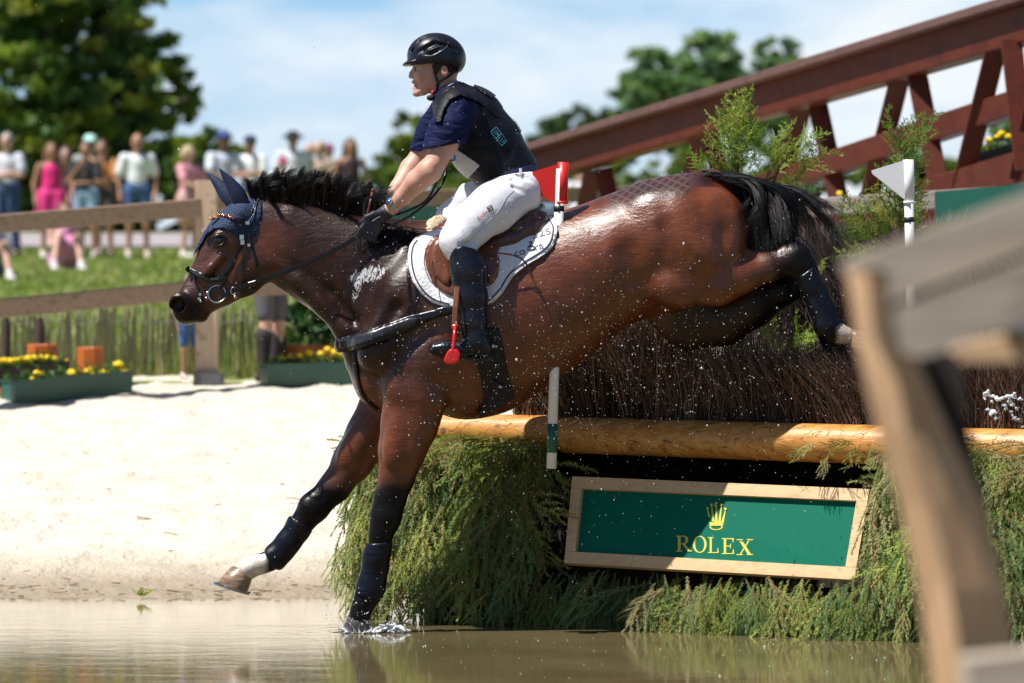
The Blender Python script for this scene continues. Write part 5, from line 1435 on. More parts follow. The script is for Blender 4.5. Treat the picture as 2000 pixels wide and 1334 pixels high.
# girth
gi = shell('girth', H, [(912, 640), (975, 640), (985, 690), (994, 735), (1003, 776), (960, 806), (938, 812), (945, 780), (940, 740), (928, 700)], .024, LEA, horse, 2)
shell('girth_fleece', H, [(960, 740), (1002, 760), (1006, 776), (940, 818), (930, 808), (950, 790)], .034, simple('black_fleece', (.01, .01, .012), .9, (.02, .02, .024), 60, bump=1, bscale=120, bdist=.01), gi, 1)
# protective boots on the lower legs
BOOT = simple('boot_shell', (.003, .0035, .008), .36, (.006, .007, .014), 25, bump=.2, Specular__IOR__Level=.2, Coat__Weight=.15, Coat__Roughness=.2)
b1 = shell('leg_boot', H, [(713, 1062), (768, 1058), (762, 1100), (756, 1150), (744, 1172), (724, 1168), (692, 1162), (700, 1113)], .012, BOOT, horse, 2, ymin=-.3, ymax=-.02)
b2 = shell('leg_boot', H, [(566, 1006), (612, 1034), (598, 1058), (556, 1118), (532, 1110), (518, 1084), (516, 1074)], .013, BOOT, horse, 2, ymin=.05, ymax=.3)
b3 = shell('leg_boot', H, [(1560, 540), (1590, 520), (1612, 560), (1634, 606), (1648, 628), (1600, 660), (1592, 620)], .008, BOOT, horse, 2, ymin=-.3, ymax=-.02)
for bo, a, b in ((b1, (710, 1080), (762, 1078)), (b1, (703, 1115), (758, 1118)), (b1, (697, 1150), (750, 1152)), (b2, (574, 1018), (608, 1040)), (b2, (545, 1048), (580, 1078)), (b2, (526, 1074), (560, 1105))):
    q = crom([a, ((a[0] + b[0]) / 2, (a[1] + b[1]) / 2), b], 6)
    bb_ = bvh_of(bo); pts = []; nr = []
    for x, y in q:
        p, nn = hit(bb_, x, y, .002, -.15 if bo is b1 else .14)
        pts.append(p); nr.append(nn)
    pts, nr = pts[1:-1], nr[1:-1]
    m = MB(); m.ribbon(pts, .016, .002, nr); m.build('boot_strap', BOOT, bo)
m = MB(); m.ball(P(1611, 622, -.185), .011, 10, 8); m.build('boot_button', simple('orange_button', (.7, .16, .04), .4), b3, True)

# ------------------------------------------------------------------ saddle pad and saddle
n = NT('pad_quilt'); v = n.coord((1, 1, 1), (0, R(45), 0)); vo = n.n('ShaderNodeTexVoronoi', Scale=75.0); n.l(v, vo.inputs['Vector'])
n.set(Base__Color=(.76, .77, .80), Roughness=.85); n.bump(vo.outputs['Distance'], .55, .004); QUILT = n.m
pad_poly = [(812, 462), (800, 478), (796, 500), (798, 525), (806, 550), (822, 574), (845, 592), (876, 602), (900, 600), (946, 598), (966, 588), (984, 568), (1002, 540), (1030, 518), (1062, 498), (1080, 480), (1088, 455), (1086, 436), (1074, 418), (1058, 400), (1000, 420), (900, 430)]
pad = shell('saddle_pad', H, pad_poly, .017, QUILT, None, 2)
tag(pad, 'white quilted saddle pad with dark piping under the brown saddle', 'saddle pad')
PB = bvh_of(pad)
def inset(poly, f):
    p = np.array(poly, float); c = p.mean(0); o = []
    for i in range(len(p)):
        t = p[(i + 1) % len(p)] - p[i - 1]; nn = np.array([t[1], -t[0]]); nn /= np.linalg.norm(nn)
        if nn @ (c - p[i]) < 0: nn = -nn
        o.append(p[i] + nn * f)
    return o
PIP = simple('navy_piping', (.008, .012, .05), .5)
ins = inset(pad_poly, 8)
for seg_ in (ins[0:8], ins[8:19]):
    q = crom(seg_, 6); m = MB(); pts = [hit(PB, x, y, .002, -.22)[0] for x, y in q]; m.tube(pts, .0032, 6); m.build('piping', PIP, pad, True)
q = crom(inset(pad_poly, 1.5)[8:19], 6); m = MB(); m.tube([hit(PB, x, y, .001, -.22)[0] for x, y in q], .0036, 6); m.build('binding', simple('white_binding', (.7, .71, .74), .7), pad, True)
def letters(key, name, x, y, hpx, ang, bv, mat, parent, lift=.0025, wscale=1.0):
    """text laid on a surface: baseline start at photo px (x, y), letter height in px"""
    V, F = TXT[key]; s = hpx / .72; ca, sa = math.cos(R(ang)), math.sin(R(ang)); out = []
    for vx, vy, _ in V:
        X_, Y_ = vx * s * wscale, vy * s
        out.append(hit(bv, x + X_ * ca - Y_ * sa, y - X_ * sa - Y_ * ca, lift, -.26)[0])
    return mesh_np(name, np.array(out), F, mat, parent, False)
GRY = simple('grey_thread', (.04, .04, .07), .6); GRY2 = simple('pale_thread', (.16, .15, .15), .6)
letters('co', 'lettering', 1006, 502, 14, 17, PB, GRY, pad, wscale=1.15)
letters('ra', 'lettering', 1045, 490, 14, 17, PB, GRY, pad, wscale=1.15)
m = MB(); q = [hit(PB, x, y, .003)[0] for x, y in crom([(1033, 474), (1038, 473), (1037, 479), (1031, 483), (1040, 481), (1044, 486), (1036, 489), (1030, 487)], 5)]; m.tube(q, .0028, 5); m.build('emblem', GRY, pad)
letters('525', 'lettering', 1040, 467, 12, 16, PB, GRY2, pad, wscale=1.6)
fle = Field((-.45, -.25, 1.55), (.42, .25, 2.0), .008)
fle.chain([(838, 462, -.07, 14), (846, 446, -.03, 16, .9), (858, 438, 0, 16, .9), (846, 446, .03, 16, .9)], .02); fle.chain([(812, 478, -.10, 9), (838, 462, -.07, 15)], .02)
V, Q = nets(fle.F, fle.lo, fle.h, 1); V = V + np.array([[noise.noise(tuple(x * 60)) * .006, noise.noise(tuple(x * 60 + 9)) * .006, noise.noise(tuple(x * 60 + 20)) * .006] for x in V])
mesh_np('sheepskin', V, Q, simple('sheepskin', (.62, .52, .36), .95, (.42, .34, .22), 40, bump=1, bscale=110, bdist=.012), pad)

SADM = simple('saddle_leather', (.165, .052, .020), .34, (.115, .034, .013), 9, bump=.25, bscale=130, bdist=.0015, Coat__Weight=.35, Coat__Roughness=.2)
SADD = simple('saddle_dark', (.060, .020, .014), .36, (.035, .012, .010), 9, bump=.25, bscale=130, bdist=.0015, Coat__Weight=.3)
saddle = thing('saddle', 'glossy brown leather jumping saddle with red stirrup on the bay horse', 'saddle', P(940, 450, 0))
fl = shell('flap', H, [(858, 458), (845, 464), (833, 480), (829, 500), (832, 524), (842, 548), (858, 566), (884, 580), (905, 575), (940, 566), (962, 556), (974, 538), (976, 505), (970, 496), (1000, 440), (950, 430)], .030, SADM, saddle, 2)
shell('knee_block', H, [(858, 460), (846, 470), (838, 490), (838, 514), (848, 540), (864, 556), (880, 562), (886, 540), (880, 500), (878, 470)], .046, SADM, saddle, 3, ksm=.03)
shell('thigh_block', H, [(936, 500), (955, 496), (973, 498), (976, 520), (968, 545), (955, 556), (944, 540), (934, 520)], .046, simple('block_leather', (.15, .045, .03), .4, (.11, .033, .022), 9, Coat__Weight=.3), saddle, 3, ksm=.02)
sf = Field((-.42, -.30, 1.5), (.25, .30, 2.05), .0075)
sf.chain([(862, 448, 0, 17, 1.3), (900, 468, 0, 20, 2.6), (950, 470, 0, 24, 3.2), (1005, 448, 0, 26, 3.6), (1040, 424, 0, 20, 3.8), (1056, 404, 0, 9, 4.2)], .03)
V, Q = nets(sf.F, sf.lo, sf.h, 2); mesh_np('seat', V, Q, SADD, saddle)
sf = Field((-.2, -.30, 1.5), (.25, .30, 2.05), .0075)
PNL = simple('panel_leather', (.075, .028, .024), .36, (.05, .018, .015), 9, Coat__Weight=.3)
for s in (-1, 1):
    sf = Field((-.2, -.34, 1.5), (.25, .34, 2.05), .0075)
    sf.chain([(950, 486, s * .17, 24), (1000, 466, s * .165, 26), (1035, 446, s * .15, 26), (1053, 430, s * .13, 20)], .02)
    V, Q = nets(sf.F, sf.lo, sf.h, 1); mesh_np('panel', V, Q, PNL, saddle)
m = MB(); m.ribbon(crom([P(862, 566, -.335), P(840, 548, -.325), P(829, 515, -.31), P(832, 484, -.28)], 5), .004, .003); m.build('seam', SADD, fl)
sl_ = MB(); sl_.ribbon([P(893, 560, -.40), P(889, 600, -.425), P(887, 642, -.43)], .022, .006); stl = sl_.build('stirrup_leather', simple('tan_leather', (.20, .075, .032), .4, (.14, .05, .02), 12), saddle)
m = MB(); m.ribbon(crom([P(972, 494, -.325), P(1000, 498, -.32), P(1022, 508, -.315), P(1036, 530, -.31), P(1042, 545, -.31)], 6), .008, .004)
m.ribbon(crom([P(1018, 515, -.313), P(1035, 535, -.31), P(1053, 572, -.31)], 6), .005, .004); m.build('strap_end', SADD, saddle)
RS = simple('stirrup_red', (.62, .010, .008), .28, (.52, .008, .006), 8, Coat__Weight=.5)
m = MB(); x0 = -.44
m.ribbon([P(888, 634, x0), P(890, 640, x0)], .028, .012)
for s_, yy in ((-1, -.49), (1, -.385)):
    m.tube(crom([P(889, 636, -.437), P(888, 650, -.437 + (yy + .437) * .7), P(886, 672, yy), P(885, 686, yy)], 6), [.008] * 19, 8)
st_ = m.build('stirrup', RS, stl, True)
f_ = Field((-.36, -.56, 1.1), (-.14, -.33, 1.35), .004)
pts = [(874, 690), (880, 684), (892, 684), (897, 690), (895, 705), (886, 710), (872, 709), (869, 703)]
sl0, X, Y, Z = f_._box(f_.lo, f_.lo + f_.h * f_.n)
D_ = CAM_D + Y; f_.F[sl0] = np.maximum(poly_sd(1000 + X * FPX / D_ + 0 * Z, 650 - (Z - CAM_Z) * FPX / D_ + 0 * X, pts) / 450 - .005, np.abs(Y + .437) - .062)
V, Q = nets(f_.F, f_.lo, f_.h, 2); mesh_np('tread', V, Q, RS, st_)
# ------------------------------------------------------------------ the rider
rider = thing('person', 'rider in navy shirt, black vest and white breeches crouched over the jumping horse', 'person', P(990, 420, 0))
BD = Field((-.74, -.36, 1.62), (.05, .36, 2.62), .0052)
BD.ellp(858, 118, 0, 45, .077, 44, .02)                                  # skull
BD.ellp(836, 142, 0, 30, .062, 36, .02)                                  # face
BD.chain([(846, 158, -.032, 17, .8), (826, 176, -.014, 11, 1)], .015); BD.chain([(846, 158, .032, 17, .8), (826, 176, .014, 11, 1)], .015)
BD.chain([(812, 131, 0, 4.6), (804.5, 143, 0, 4.6), (802.5, 149, 0, 5.0)], .008)   # nose
for s in (-1, 1):
    BD.ellp(806.5, 150, s * .010, 4, .007, 3.6, .006)
    BD.chain([(810, 126, s * .012, 4.2), (815, 125, s * .035, 5), (824, 130, s * .050, 5)], .010)
    BD.ellp(823, 148, s * .042, 9, .018, 9, .015)                         # cheekbone
    BD.ellp(813.5, 134.5, s * .031, 5.2, .013, 4.4, .006, cut=True)
    BD.ellp(868, 139, s * .082, 7.5, .012, 12.5, .006, 8)                 # ear
    BD.ellp(869, 137, s * .094, 3.5, .007, 6.5, .004, 8, cut=True)
BD.chain([(812, 161, -.014, 4), (808, 161, 0, 4.2), (812, 161, .014, 4)], .006)
BD.chain([(813, 171, -.012, 3.8), (810, 171, 0, 4.4), (813, 171, .012, 3.8)], .006)
BD.chain([(813, 166, -.020, 2.6), (804, 166.3, 0, 3.2), (813, 166, .020, 2.6)], .003, cut=True)
BD.ellp(814, 182, 0, 9, .022, 7.5, .012)                                 # chin
BD.chain([(866, 160, 0, 25, 1.0), (874, 185, 0, 27, 1.05), (884, 208, 0, 34, 1.3)], .025)
NEAR = [(893, 228, -.19, 30), (870, 276, -.235, 27), (851, 318, -.252, 20.5), (838, 334, -.25, 24), (815, 354, -.225, 22.5), (786, 385, -.178, 16), (768, 404, -.150, 13), (754, 414, -.142, 13.5)]
FAR = [(872, 228, .19, 28), (836, 286, .23, 24), (819, 308, .24, 20), (803, 330, .225, 22), (778, 366, .17, 16), (754, 400, .13, 13), (744, 413, .12, 14)]
BD.chain(NEAR, .012); BD.chain(FAR, .012)
BD.ellp(846, 322, -.285, 10, .014, 9, .01)
for A, s in ((NEAR[-1], -1), (FAR[-1], 1)):
    BD.chain([(A[0], A[1], A[2], 12, .8), (A[0] - 22, A[1] + 18, A[2] + s * .004, 12, .8)], .01)
V, Q = nets(BD.F, BD.lo, BD.h, 1)
px, py = topx(V); c = np.tile(np.array([.54, .295, .215]), (len(V), 1)); nn = np.array([noise.noise(tuple(v * 16)) for v in V])
c *= (1 + .16 * nn)[:, None]
m_ = np.exp(-(((px - 810) / 7) ** 2 + ((py - 166) / 7.5) ** 2)); c = c * (1 - .55 * m_[:, None]) + .55 * m_[:, None] * np.array([.34, .085, .06])
m_ = np.exp(-(((px - 866) / 10) ** 2 + ((py - 140) / 13) ** 2)) + .7 * np.exp(-(((px - 826) / 12) ** 2 + ((py - 152) / 9) ** 2)); c = c * (1 - .3 * m_[:, None]) + .3 * m_[:, None] * np.array([.48, .13, .08])
n = NT('skin'); at = n.n('ShaderNodeAttribute', _attribute_name='Col'); n.set(Base__Color=at.outputs['Color'], Roughness=.5, Subsurface__Weight=.12, Subsurface__Scale=.01)
bs_ = n.bump(n.noise(n.coord((1, 1, 1), (0, R(45), 0)), 28, 4, .6, 1.0), .25, .006); n.bump(n.noise(n.coord(), 160, 4), .25, .001, bs_); SKIN = n.m
rb = mesh_np('body', V, Q, SKIN, rider, True, {'Col': c}); RB = bvh_of(rb)
for s in (-1, 1):
    m = MB(); m.ball(P(815.5, 134.5, s * .031), .0105, 14, 10); e = m.build('eye', simple('eye_white', (.55, .52, .50), .15), rider, True)
    m = MB(); m.ball(P(813.2, 134.5, s * .0325), .0072, 12, 8); m.build('iris', simple('iris', (.04, .05, .07), .1), e, True)
    m = MB(); m.tube(crom([P(809, 131, s * .020), P(811, 130, s * .032), P(818, 132.5, s * .044)], 5), .0026, 6); m.build('eyelid', simple('lid', (.33, .15, .10), .5), rider, True)
    m = MB(); m.tube(crom([P(805.5, 126, s * .012), P(808, 123.5, s * .028), P(818, 125, s * .046)], 5), .0030, 6); m.build('eyebrow', simple('brow', (.10, .06, .04), .8), rider, True)
hr = Field((-.36, -.12, 2.3), (-.16, .12, 2.56), .005)
hr.ellp(872, 122, 0, 32, .080, 30, .01); hr.chain([(855, 128, -.074, 8, .5), (852, 140, -.073, 5, .5)], .01)
V, Q = nets(hr.F, hr.lo, hr.h, 1); mesh_np('hair', V, Q, simple('short_hair', (.05, .032, .02), .8, (.03, .02, .012), 60, bump=.8, bscale=300), rider)

# helmet
HF = Field((-.52, -.16, 2.34), (-.15, .16, 2.66), .0045)
HF.ellp(851, 110, 0, 56, .104, 46, .02); HF.ellp(878, 118, 0, 29, .092, 30, .03)
pts = [(770, 60), (930, 60), (930, 136), (905, 143), (893, 140), (880, 127), (858, 124), (835, 124), (806, 127), (796, 125), (770, 128)]
sl0, X, Y, Z = HF._box(HF.lo, HF.lo + HF.h * HF.n); D_ = CAM_D + Y
pd = poly_sd(1000 + X * FPX / D_ + 0 * Z, 650 - (Z - CAM_Z) * FPX / D_ + 0 * X, pts) / 450
HF.F[sl0] = np.maximum(HF.F[sl0], pd)
HF.ellp(812, 121, 0, 27, .080, 6.5, .008, 14)
for s in (-1, 1):
    HF.chain([(828, 105, s * .098, 4.2), (842, 103, s * .102, 4.6), (858, 97, s * .100, 3.0)], .004, cut=True)
    HF.chain([(806, 100, s * .050, 3.6), (822, 83, s * .050, 4.0), (838, 74, s * .045, 3)], .004, cut=True)
    HF.chain([(800, 112, s * .086, 3), (850, 84, s * .082, 3), (900, 98, s * .070, 3)], .012, cut=True)
V, Q = nets(HF.F, HF.lo, HF.h, 1)
helm = mesh_np('helmet', V, Q, simple('helmet_shell', (.005, .006, .013), .36, (.006, .008, .016), 8, Specular__IOR__Level=.35, Coat__Weight=.1, Coat__Roughness=.3), rider)
HBV = bvh_of(helm)
TRIM = simple('helmet_trim', (.10, .11, .13), .3)
m = MB()
for path in ([(824, 107), (840, 97), (874, 87), (862, 100), (843, 109), (826, 109)],):
    m.tube([hit(HBV, x, y, .001, -.1)[0] for x, y in crom(path, 6)], .0016, 5)
m.tube([hit(HBV, x, y, .001, -.1)[0] for x, y in crom([(798, 96), (812, 80), (836, 68)], 6)], .0016, 5)
m.build('vent_trim', TRIM, helm, True)
m = MB(); m.ribbon([P(*p) for p in crom([(846, 126, -.083), (851, 148, -.080), (855, 162, -.076), (853, 176, -.066), (846, 190, -.045), (840, 194, -.02)], 5)], .012, .004)
m.ribbon([P(*p) for p in crom([(890, 138, -.074), (874, 150, -.082), (858, 160, -.080), (853, 170, -.072)], 5)], .012, .004)
cs = m.build('chin_strap', LEA, helm); m = MB(); m.ball(P(845, 181, -.068), (.008, .006, .01), 8, 6); m.build('strap_button', simple('red_dot', (.55, .02, .02), .4), cs, True)
m = MB(); m.ball(P(842, 191, -.045), (.02, .018, .014), 10, 7); m.build('chin_pad', simple('foam', (.012, .012, .014), .8), cs, True)

# shirt
SH = Field((-.45, -.34, 1.92), (.18, .34, 2.42), .0055)
TORSO = [(882, 196, 0, 36, 1.5), (915, 238, 0, 63, 1.18), (950, 284, 0, 64, 1.12), (988, 334, 0, 54, 1.2), (1010, 362, 0, 50, 1.3)]
SH.chain(TORSO, .03)
for s in (-1, 1): SH.chain([(880, 200, s * .08, 26), (893, 216, s * .165, 33)], .03)
SH.F[:] = np.where(True, SH.F, SH.F)
sh2 = Field(SH.lo, SH.lo + SH.h * (SH.n - 1), SH.h)
sh2.F = SH.F.copy() if sh2.F.shape == SH.F.shape else sh2.F
sh2.chain([(893, 216, -.175, 36), (876, 256, -.225, 37, .92), (861, 294, -.24, 37, .9)], .03)
sh2.chain([(874, 216, .175, 35), (852, 256, .225, 36, .9), (834, 294, .235, 35, .9)], .03)
sh2.chain([(905, 285, -.20, 5), (890, 250, -.262, 4), (868, 225, -.262, 4)], .02, cut=True); sh2.chain([(860, 262, -.335, 3.5), (885, 268, -.325, 4), (905, 262, -.29, 4)], .018, cut=True); sh2.chain([(858, 278, -.335, 3), (880, 284, -.33, 3)], .015, cut=True)
sl0, X, Y, Z = sh2._box(sh2.lo, sh2.lo + sh2.h * sh2.n); D_ = CAM_D + Y
hem = poly_sd(1000 + X * FPX / D_ + 0 * Z, 650 - (Z - CAM_Z) * FPX / D_ + 0 * X, [(780, 140), (1080, 140), (1080, 360), (925, 368), (905, 300), (897, 279), (868, 285), (826, 292), (820, 296), (780, 290)]) / 450
sh2.F[sl0] = np.maximum(sh2.F[sl0], hem)
sh2.F = np.maximum(sh2.F, -np.inf)
V, Q = nets(np.pad(sh2.F, 1, constant_values=.5), sh2.lo - sh2.h, sh2.h, 1)
n = NT('navy_jersey'); n.set(Base__Color=(.0045, .008, .046), Roughness=.7, Specular__IOR__Level=.15)
b = n.bump(n.noise(n.coord((1, .6, 2.2), (0, R(35), 0)), 8, 4, .5, 1.2), .75, .03); n.bump(n.noise(n.coord(), 420, 2), .2, .001, b); JERS = n.m
shirt = mesh_np('shirt', V, Q, JERS, rider)
shell('collar', BD, [(848, 210), (848, 196), (856, 184), (866, 172), (893, 156), (900, 166), (884, 180), (868, 196), (858, 214)], .022, simple('pale_collar', (.28, .36, .50), .75, (.22, .30, .45), 60), shirt, 1, ymin=-.14, ymax=.14)
# safety vest
VM = NT('vest_mesh'); v = VM.coord(); VM.set(Base__Color=VM.ramp(VM.noise(v, 30), [(.3, (.0035, .0038, .0075)), (.7, (.007, .0075, .013))]), Roughness=.5, Specular__IOR__Level=.2)
b = VM.bump(VM.noise(VM.coord((1, 1, 1.6), (0, R(-30), 0)), 9, 4, .6, .8), .7, .02); vo = VM.n('ShaderNodeTexVoronoi', Scale=260.0); VM.l(v, vo.inputs['Vector']); VM.bump(vo.outputs['Distance'], .4, .0015, b); VM = VM.m
vest = shell('safety_vest', SH, [(846, 196), (868, 172), (905, 152), (950, 168), (1000, 212), (1075, 318), (1062, 330), (1040, 322), (1000, 334), (960, 352), (934, 372), (905, 356), (876, 325), (848, 268), (838, 225)], .010, VM, rider, 2)
shell('shoulder_strap', sh2, [(848, 240), (852, 205), (870, 180), (905, 158), (940, 164), (985, 205), (975, 232), (958, 222), (935, 200), (900, 186), (880, 196), (868, 214), (862, 240)], .013, VM, vest, 2)
shell('shoulder_strap', sh2, [(925, 155), (950, 160), (975, 185), (960, 192), (940, 178), (925, 168)], .022, LEA, vest, 1)
VB = bvh_of(vest)
bib = shell('number_bib', SH, [(876, 296), (893, 291), (938, 323), (907, 357), (872, 328)], .0150, simple('bib_white', (.62, .63, .60), .6, (.5, .5, .47), 20, bump=.4, bscale=30, bdist=.01), vest, 1)
BIB = bvh_of(bib)
m = MB(); m.ribbon([hit(BIB, x, y, .002, -.2)[0] for x, y in crom([(871, 306), (879, 313), (888, 311), (889, 303)], 5)], .009, .002); m.build('numeral', simple('bib_blue', (.02, .08, .35), .5), bib)
shell('back_bib', SH, [(990, 196), (1012, 225), (1032, 262), (1016, 258), (1002, 232), (988, 212)], .0160, simple('bib_back', (.50, .56, .64), .6), vest, 1)
# small outlined badge on the vest side
CY = simple('cyan_print', (.03, .20, .30), .6); m = MB()
def vb(x, y): return hit(VB, x, y, .003, -.2)[0]
A_, B_, C_, D2 = (969, 249), (989, 275), (979, 285), (958, 258)
for a, b in ((A_, B_), (B_, C_), (C_, D2), (D2, A_), (((A_[0] + B_[0]) / 2 - .5, (A_[1] + B_[1]) / 2), ((C_[0] + D2[0]) / 2, (C_[1] + D2[1]) / 2))):
    m.ribbon([vb(a[0] + (b[0] - a[0]) * t, a[1] + (b[1] - a[1]) * t) for t in np.linspace(0, 1, 5)], .0035, .0015)
m.ribbon([vb(*p) for p in ((964, 260), (969, 256), (974, 266))], .004, .0015); m.ribbon([vb(*p) for p in ((966, 263), (970, 261), (972, 267))], .003, .0015)
for k in range(3): m.ribbon([vb(972 + k * 3.6 + t * 6, 273 + k * 3.2 - t * 6) for t in (0, .5, 1)], .002, .0015)
m.build('badge', CY, vest)
# breeches
BF = Field((-.36, -.44, 1.60), (.15, .44, 2.06), .0055)
BF.chain([(985, 345, 0, 46, 1.3), (1006, 372, 0, 50, 1.5)], .03)
for s in (-1, 1): BF.chain([(1012, 376, s * .10, 46, 1.0)] * 2, .04)
BF.chain([(1008, 378, -.12, 46, .95), (962, 406, -.22, 47, .85), (915, 443, -.295, 40, .85), (894, 470, -.325, 33, .9), (902, 500, -.335, 28, .9)], .03)
BF.chain([(1000, 372, .12, 48, .95), (940, 388, .22, 46, .85), (890, 430, .295, 38, .85), (876, 468, .325, 31, .9), (890, 500, .335, 27, .9)], .03)
for a in ([(1046, 368, -.215, 3), (1020, 356, -.235, 3.5), (1000, 352, -.205, 3)], [(1050, 384, -.20, 3), (1026, 374, -.235, 3.5), (1002, 366, -.235, 3)], [(1044, 352, -.19, 2.5), (1020, 346, -.19, 3), (1000, 343, -.165, 3)], [(925, 470, -.36, 3), (912, 476, -.38, 3.5), (900, 478, -.39, 3)], [(985, 420, -.31, 2.5), (950, 445, -.36, 2.5), (925, 470, -.38, 2.5)]):
    BF.chain(a, .016, cut=True)
sl0, X, Y, Z = BF._box(BF.lo, BF.lo + BF.h * BF.n); D_ = CAM_D + Y
BF.F[sl0] = np.maximum(BF.F[sl0], poly_sd(1000 + X * FPX / D_ + 0 * Z, 650 - (Z - CAM_Z) * FPX / D_ + 0 * X, [(840, 380), (930, 350), (975, 345), (1000, 339), (1048, 334), (1075, 350), (1070, 560), (840, 560)]) / 450)
V, Q = nets(np.pad(BF.F, 1, constant_values=.5), BF.lo - BF.h, BF.h, 1)
n = NT('white_breeches'); n.set(Base__Color=(.66, .66, .71), Roughness=.75, Sheen__Weight=.1)
b = n.bump(n.noise(n.coord((1, .6, 1.6), (0, R(40), 0)), 7, 3, .5, 1.0), .22, .025); n.bump(n.noise(n.coord(), 500, 2), .15, .001, b)
br = mesh_np('breeches', V, Q, n.m, rider); BRV = bvh_of(br)
letters('fischer', 'lettering', 935, 431, 8, 40, BRV, simple('red_print', (.5, .02, .03), .5), br, wscale=1.0)
m = MB(); q = [hit(BRV, x, y, .0025, -.3)[0] for x, y in ((959, 401), (963, 409), (955, 414), (951, 406), (959, 401))]
for a, b in zip(q[:-1], q[1:]): m.ribbon([a, (a + b) / 2, b], .0035, .0015)
q = [hit(BRV, x, y, .0025, -.3)[0] for x, y in ((952, 408), (957, 407), (957, 411), (962, 408))]; m.ribbon(q, .003, .0015); m.build('emblem', BLK, br)
m = MB(); m.tube([hit(BRV, x, y, .0005, -.3)[0] for x, y in crom([(1004, 372), (990, 385), (975, 410), (950, 436), (925, 462), (905, 478)], 8)], .0012, 5); m.build('seam', simple('seam', (.45, .45, .55), .8), br, True)
shell('belt', SH, [(972, 338), (1000, 328), (1042, 320), (1052, 332), (1050, 340), (1002, 344), (976, 350)], .010, NAVYP, rider, 1)
m = MB(); m.ribbon([hit(BRV, 1017, 341, .004, -.2)[0] + [0, 0, .028], hit(BRV, 1017, 341, .006, -.2)[0], hit(BRV, 1018, 346, .004, -.2)[0]], .012, .004); m.build('belt_loop', simple('loop', (.72, .72, .76), .8), br)
# tall boots
BOOTM = simple('riding_boot', (.005, .0055, .010), .26, (.008, .009, .016), 16, bump=.55, bscale=26, bdist=.010, Specular__IOR__Level=.25, Coat__Weight=.25, Coat__Roughness=.12)
for s in (-1, 1):
    bf = Field((-.40, -.50, 1.14), (-.02, -.22, 1.72), .0055) if s < 0 else Field((-.40, .22, 1.14), (-.02, .50, 1.72), .0055)
    dxx = 0 if s < 0 else -18
    bf.chain([(907 + dxx, 492, s * .337, 33, .95), (915 + dxx, 530, s * .345, 34, .9), (920 + dxx, 580, s * .352, 31, .9), (926 + dxx, 630, s * .36, 25, .95), (930 + dxx, 662, s * .362, 22, 1), (944 + dxx, 684, s * .362, 19, 1)], .02)
    bf.chain([(934 + dxx, 672, s * .364, 20, 1), (905 + dxx, 682, s * .372, 17, 1.1), (870 + dxx, 682, s * .38, 16, 1.2), (849 + dxx, 682, s * .385, 12.5, 1.3)], .02)
    for yy in (630, 640, 652, 664): bf.chain([(895 + dxx, yy, s * .40, 1.6), (920 + dxx, yy + 4, s * .425, 1.8), (945 + dxx, yy - 2, s * .415, 1.6)], .008, cut=True)
    bf.chain([(905 + dxx, 500, s * .43, 1.2), (912 + dxx, 560, s * .435, 1.2), (915 + dxx, 620, s * .43, 1.2)], .008, cut=True)
    sl0, X, Y, Z = bf._box(bf.lo, bf.lo + bf.h * bf.n); D_ = CAM_D + Y
    bf.F[sl0] = np.maximum(bf.F[sl0], poly_sd(1000 + X * FPX / D_ + 0 * Z, 650 - (Z - CAM_Z) * FPX / D_ + 0 * X, [(820 + dxx, 560), (874 + dxx, 492), (884 + dxx, 484), (905 + dxx, 480), (928 + dxx, 486), (948 + dxx, 502), (980 + dxx, 560), (980 + dxx, 720), (820 + dxx, 720)]) / 450)
    V, Q = nets(np.pad(bf.F, 1, constant_values=.5), bf.lo - bf.h, bf.h, 1)
    bt = mesh_np('boot', V, Q, BOOTM, rider)
    m = MB(); q = crom([P(838 + dxx, 692, s * .385), P(880 + dxx, 697, s * .38), P(915 + dxx, 700, s * .37), P(930 + dxx, 703, s * .365), P(962 + dxx, 702, s * .362)], 5); m.ribbon(q, [.05] * 11 + [.06] * (len(q) - 11), .012, [(0, 0, 1)] * len(q)); m.box(P(950 + dxx, 700, s * .362), (.05, .055, .028)); m.build('sole', simple('sole', (.03, .035, .03), .8), bt)
    if s < 0:
        BBV = bvh_of(bt); m = MB()
        m.ribbon([hit(BBV, x, y, .004, -.42)[0] for x, y in crom([(898, 646), (912, 658), (926, 672), (940, 680)], 4)], .009, .004)
        m.ribbon([hit(BBV, x, y, .004, -.42)[0] for x, y in crom([(904, 690), (922, 690), (945, 692), (958, 694)], 4)], .008, .004)
        m.ribbon([hit(BBV, x, y, .004, -.42)[0] for x, y in crom([(926, 674), (928, 684), (932, 696)], 4)], .008, .004)
        sp_ = m.build('spur_strap', LEA, bt); m = MB(); m.ball(P(963, 676, -.375), .009, 10, 8); m.tube([P(955, 678, -.37), P(972, 676, -.372)], .004, 6); m.build('spur', STEEL, sp_, True)
